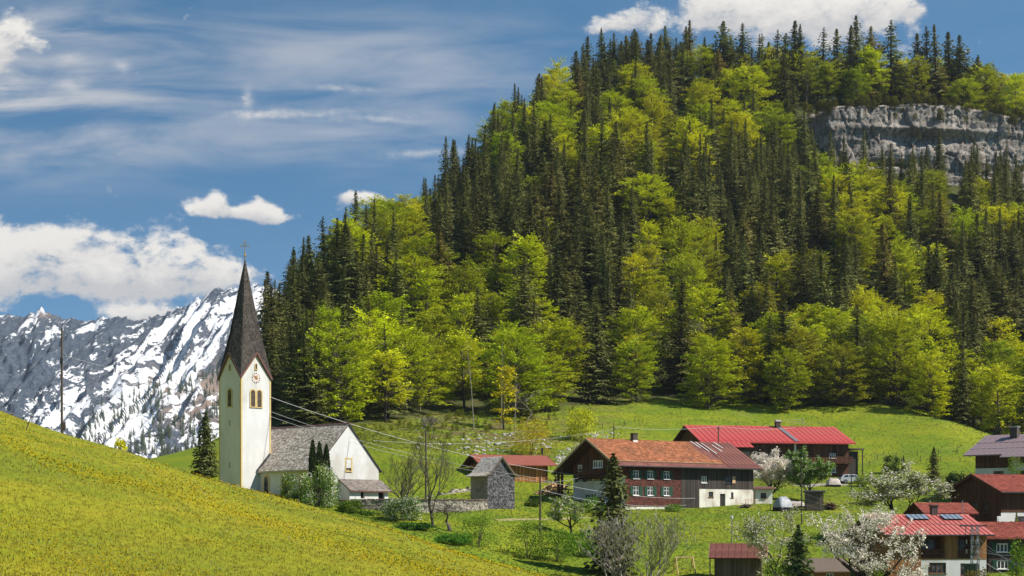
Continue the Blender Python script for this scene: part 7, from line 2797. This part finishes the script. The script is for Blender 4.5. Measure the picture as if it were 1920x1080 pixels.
for k, (px, top, lab) in enumerate(((586.5, 824, 'left and tallest of three narrow thujas before the nave roof'), (599, 828, 'middle of the three narrow thujas before the nave roof'), (612, 832, 'right of the three narrow thujas beside the white gable'))):
    put_tree('thuja', 'thuja', lab, px, 945, top, 15, pr(thuja_proto(310 + k)), 7.0, 1.15, (1, 1, 1), Y=190.2 + k * .3, group='thujas by the nave')


def shrub_proto(seed, H, R, n=2600, leaf=.16, matl='leaf_green', bark='bark', base=.05, blossom=0, stems=5, hollow=.35):
    rs = np.random.RandomState(seed)
    b = MB()
    rr = random.Random(seed)
    for k in range(stems):
        a = rr.uniform(0, 6.28); q = rr.uniform(.2, .75)
        b.tube([(math.cos(a) * .1, math.sin(a) * .1, -.3), (math.cos(a) * R * q * .45, math.sin(a) * R * q * .45, H * .4), (math.cos(a) * R * q, math.sin(a) * R * q, H * rr.uniform(.7, .95))], [.05, .035, .01], 5)
    cl = 46
    cz = rs.uniform(base, .93, cl)
    ca = rs.uniform(0, 6.283, cl)
    cr = R * np.sqrt(np.clip(1 - ((cz - .42) / .6) ** 2, .02, 1)) * np.sqrt(rs.uniform(hollow, 1, cl))
    cc = np.stack([cr * np.cos(ca), cr * np.sin(ca), cz * H], -1)
    idx = rs.randint(0, cl, n)
    C = cc[idx] + rs.normal(0, 1, (n, 3)) * np.array([R * .20, R * .20, H * .075])
    C[:, 2] = np.maximum(C[:, 2], .05)
    U = nrm(rs.normal(0, 1, (n, 3)) + np.array([0, 0, .2])); Wv = nrm(np.cross(U, rs.normal(0, 1, (n, 3))))
    s = leaf * rs.uniform(.6, 1.3, (n, 1))
    V, F = quads(C, U * s * .6, Wv * s * .42)
    out = [('branches', b.mesh('branches', M[bark])), ('foliage', np_mesh('foliage', V, F, M[matl], tint=rs.uniform(0, 1, n)))]
    if blossom:
        j = rs.randint(0, cl, blossom)
        C = cc[j] * np.array([1.06, 1.06, 1.03]) + rs.normal(0, 1, (blossom, 3)) * np.array([R * .18, R * .18, H * .07])
        C[:, 2] = np.maximum(C[:, 2], .1)
        U = nrm(rs.normal(0, 1, (blossom, 3))); Wv = nrm(np.cross(U, rs.normal(0, 1, (blossom, 3))))
        s = leaf * .75 * rs.uniform(.6, 1.3, (blossom, 1))
        V, F = quads(C, U * s * .5, Wv * s * .5)
        out.append(('blossom', np_mesh('blossom', V, F, M['blossom'], tint=rs.uniform(0, 1, blossom))))
    return out


def shrub(name, label, px, row, top, wpx, Y=None, col=(1, 1, 1), seed=0, n=2600, leaf=.16, blossom=0, cat='shrub', matl='leaf_green', hollow=.35, ground=None, group=None):
    p, Yy = at(px, row, Y)
    z = ground(px, Yy) if ground else p.z
    h = max(.5, (HOR - top) / FPX * Yy - z)
    w = wpx / FPX * Yy / 2
    parts = shrub_proto(400 + seed, h, w, n, leaf, matl, blossom=blossom, hollow=hollow)
    t = empty(name, (p.x, p.y, z - .05), 0, label, cat, group)
    for nm, me in parts:
        o = link(nm, me, t)
        if nm == 'foliage': o.color = (*col, 1)


shrub('flowering_shrub', 'round pale flowering shrub in front of the nave and thujas', 597, 952, 874, 66, 187.5, (1.15, 1.2, 1.3), 1, 5200, .15, 2300)
shrub('flowering_shrub', 'sparse small shrub before the nave arched window', 541, 938, 889, 34, 190.5, (.95, .9, 1), 2, 1500, .14, 150, hollow=.2)
shrub('leafy_bush', 'low green bush between sparse shrub and flowering shrub', 562, 945, 917, 26, 190, (.75, .8, .9), 3, 1300, .13)
shrub('leafy_bush', 'green bush at the near end of the churchyard wall', 657, 975, 938, 44, 186, (.85, .85, .9), 4, 2400, .15)
shrub('leafy_bush', 'small dark bush beside the bush at the churchyard wall', 686, 975, 957, 26, 186, (.6, .75, .8), 5, 900, .14)
shrub('flowering_bush', 'tall white flowering bush leaning on the churchyard wall', 757, 1010, 932, 66, 184, (.62, .75, .9), 6, 3800, .15, 2100)
shrub('leafy_bush', 'dark leafy bush below the white flowering bush', 775, 1030, 980, 60, 178, (.42, .62, .8), 7, 3000, .16)
shrub('leafy_bush', 'dense low bush right of the dark bush by the bare tree', 850, 1050, 1000, 66, 170, (.55, .8, .8), 8, 2600, .17)
shrub('leafy_bush', 'thin yellow-green bush between small bare tree and the pole', 895, 1055, 965, 62, 171, (1.0, .95, .9), 9, 2000, .13, hollow=.1)
shrub('leafy_bush', 'loose yellow-green bush left of the bare wooden pole', 990, 1075, 975, 70, 171, (1.05, 1.0, .9), 10, 2300, .14, hollow=.1)
shrub('leafy_bush', 'loose green bush just right of the bare wooden pole', 1045, 1078, 992, 62, 171, (.9, .95, .9), 11, 2300, .14, hollow=.1)
shrub('leafy_bush', 'low green bush under the little flowering tree', 1090, 1040, 995, 60, 177, (.7, .9, .9), 12, 2400, .16)
shrub('round_shrub', 'big round olive shrub on the stony pasture above the barn', 996, 853, 785, 74, None, (.85, .62, .9), 13, 3600, .17, hollow=.1, matl='leaf_beech')
shrub('round_shrub', 'bright yellow-green young tree above the farmhouse gable', 1089, 826, 764, 56, None, (.95, .95, .9), 14, 2600, .24, matl='leaf_beech')
shrub('round_shrub', 'dark round bush on the lawn left of the brown chalet', 1792, 926, 887, 38, 245, (.20, .25, .5), 15, 3200, .2)
shrub('round_shrub', 'dark bush behind the cream blossom tree, left of the thin spruce', 1672, 890, 853, 30, 284, (.30, .30, .6), 16, 1600, .2)
shrub('leafy_bush', 'yellow-green bush at the bottom edge under the white blossom tree', 1640, 1090, 1066, 50, 150, (1.0, 1.0, .7), 17, 1800, .14)
shrub('leafy_bush', 'bright bush below the young spruce at the bottom edge', 1455, 1092, 1050, 60, 152, (1.2, 1.15, .7), 18, 2200, .15)
shrub('leafy_bush', 'leafy branches at the lower right corner before the dark house', 1909, 1085, 1016, 34, 150, (1.0, 1.0, .8), 19, 1500, .17, hollow=.1)
shrub('round_shrub', 'small pale green tree before the purple roofed house', 1902, 905, 850, 34, 218, (1.0, 1.0, .9), 20, 1700, .16, hollow=.1)
shrub('round_shrub', 'tiny yellow-green tree on the meadow skyline left of the church', 225, 846, 823, 22, 166, (1.2, 1.1, .8), 21, 700, .16, matl='leaf_beech', ground=mzf)
shrub('leafy_bush', 'yellow bush beside the silver car', 1617, 915, 890, 26, 262, (1.5, 1.2, .6), 22, 1100, .16)
shrub('leafy_bush', 'bush at the foot of the farmhouse front', 1262, 962, 945, 30, 219, (.8, .9, .9), 23, 900, .14)
shrub('leafy_bush', 'low bush at the corner of the farmhouse white gable', 1118, 965, 932, 44, 214, (.6, .75, .8), 24, 1700, .15)
shrub('leafy_bush', 'bush with reddish leaves below the lattice mast', 1835, 1090, 1068, 60, 152, (1.2, .6, 1.2), 25, 1600, .14)
shrub('leafy_bush', 'dark bush beside the wood pile posts', 1000, 953, 935, 30, 214, (.35, .4, .6), 26, 800, .16)


# bare trees
def bare(name, label, px, row, top, wpx, Y=None, seed=1, depth=5, bark='bark', stems=1, up=.35, leafcol=None, leafn=0, r0=.16, spread=1.0, cat='bare tree', trunk=.4, blossom=None, keep=1.0, leaf=.12, group=None, ground=None, nb=(2, 4), bsize=.11, brad=.22, bper=14, green=None, twig=.007):
    p, Yy = at(px, row, Y)
    z = ground(px, Yy) if ground else p.z
    h = (HOR - top) / FPX * Yy - z
    b, ends = branchy(seed, h, h * trunk, spread, depth, bark, r0, up, nb, stems, twig=twig)
    zt = max(q.z for q, _ in ends)
    ox = (np.percentile([q.x for q, _ in ends], 4) + np.percentile([q.x for q, _ in ends], 96)) / 2
    oy = (np.percentile([q.y for q, _ in ends], 4) + np.percentile([q.y for q, _ in ends], 96)) / 2
    sh = lambda z: min(1, max(0, z / (zt * .5)))
    b.v = [(x - ox * sh(z), y - oy * sh(z), z) for x, y, z in b.v]
    ends = [(Vector((q.x - ox * sh(q.z), q.y - oy * sh(q.z), q.z)), d) for q, d in ends]
    wid = (np.percentile([q.x for q, _ in ends], 96) - np.percentile([q.x for q, _ in ends], 4)) * .97
    k = (wpx / FPX * Yy) / wid
    t = empty(name, (p.x, p.y, z), 0, label, cat, group)
    t.scale = (k, k, 1)
    b.build('branches', M[bark], t)
    if leafn:
        o = link('foliage', puffs(ends, seed, leafn, leaf, .3, 'leaf_green', 'foliage', keep), t)
        o.color = (*(leafcol or (1, 1, 1)), 1)
    if blossom:
        link('blossom', puffs(ends, seed + 5, bper, bsize, brad, 'blossom', 'blossom', keep, 1.3), t)
    return t


bare('bare_tree', 'tall bare tree with dark trunk right of the church', 813, 1026, 800, 74, 181, 3, 5, 'bark', up=.75, r0=.20, spread=.75, trunk=.42, nb=(3, 4))
bare('bare_tree', 'bare many-stemmed tree left of the tall bare tree', 766, 1000, 835, 78, 188, 5, 5, 'bark', stems=3, up=.55, r0=.11, spread=.8, trunk=.4)
bare('bare_tree', 'slim bare sapling before the rubble wall right of the tall bare tree', 840, 1040, 930, 66, 179, 8, 5, 'bark', up=.2, r0=.09, spread=1.1, trunk=.36)
bare('bare_bush', 'bare silvery bush with many pale stems below the farmhouse spruce', 1152, 1105, 945, 112, 160, 9, 4, 'bark_pale', 10, .8, None, 0, .055, .55, 'bare bush', .36, nb=(2, 3), twig=.011)
bare('bare_bush', 'wide silvery bush with first pale leaves right of the other', 1218, 1105, 948, 118, 158, 11, 4, 'bark_pale', 10, .8, (1.3, 1.0, 1.5), 3, .055, .6, 'bare bush', .36, keep=.7, leaf=.09, nb=(2, 3), twig=.011)
bare('flowering_tree', 'little tree with sparse cream blossom below the farmhouse gable', 1072, 994, 922, 76, 192, 13, 5, 'bark_dark', 1, .15, (1.2, 1.15, 1.3), 7, .13, 1.15, 'flowering tree', .34, True, .9, .12, bper=4, bsize=.10)
bare('orchard_tree', 'gnarled orchard tree with thin cream blossom behind the grey shed', 1448, 1085, 948, 104, 158, 17, 6, 'bark_dark', 1, .12, (1.0, .9, .9), 3, .22, 1.2, 'flowering tree', .34, True, .85, .11, bper=4, bsize=.10)
bare('blossom_tree', 'large white blossom tree at the bottom in front of the solar house', 1632, 1100, 945, 156, 148, 23, 6, 'bark_dark', 1, .02, (.8, .9, .9), 1, .30, 1.45, 'flowering tree', .26, True, .60, .11, bper=13, bsize=.12, brad=.26)
bare('blossom_tree', 'broad cream blossom tree on the lawn behind the solar house', 1684, 974, 862, 138, 192, 29, 6, 'bark_dark', 1, .06, (1.25, 1.05, 1.0), 6, .25, 1.2, 'flowering tree', .32, True, .95, .13, bper=7, bsize=.12, brad=.26)
bare('blossom_tree', 'pinkish white blossom tree before the red roofed farm', 1448, 930, 842, 66, 240, 31, 6, 'bark_dark', 1, .3, None, 0, .2, 1.1, 'flowering tree', .34, True, .95, .12, bper=14, bsize=.15, brad=.30)
bare('leafy_tree', 'fresh green round tree before the red roofed farm', 1517, 928, 838, 58, 238, 30, 6, 'bark_dark', 1, .22, (.85, 1.0, .8), 15, .18, 1.1, 'leafy tree', .34, True, .95, .20)
bare('bare_tree', 'crooked dark tree beside the wood pile and farmhouse gable', 1050, 930, 884, 44, 236, 37, 4, 'bark_dark', 1, .1, None, 0, .26, 1.2, 'bare tree', .4)
bare('bare_tree', 'dead leafless tree with drooping twigs at the wood edge', 985, 800, 722, 62, None, 41, 5, 'bark_pale', 1, .2, None, 0, .14, 1.1, 'bare tree', .4, twig=.012)
bare('bare_tree', 'twiggy grey shrub at the dark wood edge above the nave', 805, 803, 778, 40, None, 43, 4, 'bark_pale', 4, .3, None, 0, .06, 1.0, 'bare bush', .4, twig=.012)
# pale trunks at the wood edge
for k, (px, row, top, lean, lab) in enumerate(((889, 806, 640, -14, 'tall pale leaning trunk at the wood edge above the barn'), (940, 800, 640, 2, 'pale dead trunk behind the yellow sapling at the wood edge'), (965, 806, 700, 3, 'thin pale trunk right of the yellow sapling'), (788, 770, 690, 3, 'grey trunk in the dark wood above the nave'))):
    p, Y = at(px, row)
    h = (row - top) / FPX * Y
    b = MB()
    b.tube([(0, 0, -.4), (lean * .4 / FPX * Y, 0, h * .5), (lean / FPX * Y, .2, h)], [.11, .08, .03], 6)
    rr = random.Random(k)
    for q in range(9):
        z = h * rr.uniform(.35, .97); a = rr.uniform(0, 6.28); ln = rr.uniform(.5, 1.4)
        x0 = lean / FPX * Y * (z / h)
        b.tube([(x0, 0, z), (x0 + math.cos(a) * ln, math.sin(a) * ln, z + rr.uniform(-.3, .5))], [.035, .012], 4)
    o = b.build('dead_tree', M['bark_pale'], None, p)
    tag(o, lab, 'tree trunk', 'pale trunks at the wood edge')
YS_ = beech_proto(340, 10, 2.0, nspray=46, leaf=.30, base=.12, per=34, clump=.75)
put_tree('young_beech', 'beech tree', 'slim bright yellow young beech standing alone at the wood edge above the barn', 944, 806, 672, 44, pr(YS_), 10, 4.0, (1.25, 1.05, .8))


# ------------------------------------------------------------------ trodden track and gravel yard
def strip(name, pts, width, matl, seed):
    """a ground strip laid a few centimetres over the land, following it"""
    rs = random.Random(seed)
    V, F = [], []
    C = [Vector(((px - 960) / FPX * Y, Y, 0)) for px, Y in pts]
    fine = []
    for a, c in zip(C[:-1], C[1:]):
        n = max(2, int((c - a).length / .8))
        fine += [a + (c - a) * (k / n) for k in range(n)]
    fine.append(C[-1])
    for i, q in enumerate(fine):
        d = (fine[min(i + 1, len(fine) - 1)] - fine[max(i - 1, 0)]).normalized()
        s = Vector((-d.y, d.x, 0))
        for k in range(4):
            o = q + s * width * ((k / 3) - .5) * (1 + .25 * mnoise.noise((i * .3, k, seed)))
            V.append((o.x, o.y, gxy(o.x, o.y) + (.05 if k in (1, 2) else .012)))
    for i in range(len(fine) - 1):
        for k in range(3):
            a = i * 4 + k
            F.append((a, a + 1, a + 5, a + 4))
    me = np_mesh(name, np.array(V), np.array(F), matl)
    tag(link(name, me), kind='structure')


track = mat('trodden_earth', (.30, .25, .12), (.21, .21, .055), .9, .95)
gravel = mat('pale_gravel', (.36, .33, .28), (.26, .24, .19), 3, .95)
strip('path', [(930, yat(930, 976)), (980, yat(980, 975)), (1040, yat(1040, 974)), (1105, yat(1105, 970))], 1.1, track, 3)
strip('gravel_yard', [(1500, yat(1500, 912)), (1545, yat(1545, 908)), (1590, yat(1590, 909))], 3.4, gravel, 5)

# ------------------------------------------------------------------ the air: one even, thin haze round everything
def build_haze():
    m = bpy.data.materials.new('haze_air')
    m.use_nodes = True
    nt = m.node_tree
    for n in list(nt.nodes): nt.nodes.remove(n)
    out = nt.nodes.new('ShaderNodeOutputMaterial')
    v = nt.nodes.new('ShaderNodeVolumePrincipled')
    v.inputs['Color'].default_value = (.80, .88, 1.0, 1)
    v.inputs['Density'].default_value = 0.000045
    v.inputs['Anisotropy'].default_value = 0.2
    nt.links.new(v.outputs[0], out.inputs['Volume'])
    b = MB(); b.box(-9100, 9100, -9100, 9100, -76.5, 640)
    o = b.build('haze', m, kind='stuff')


build_haze()
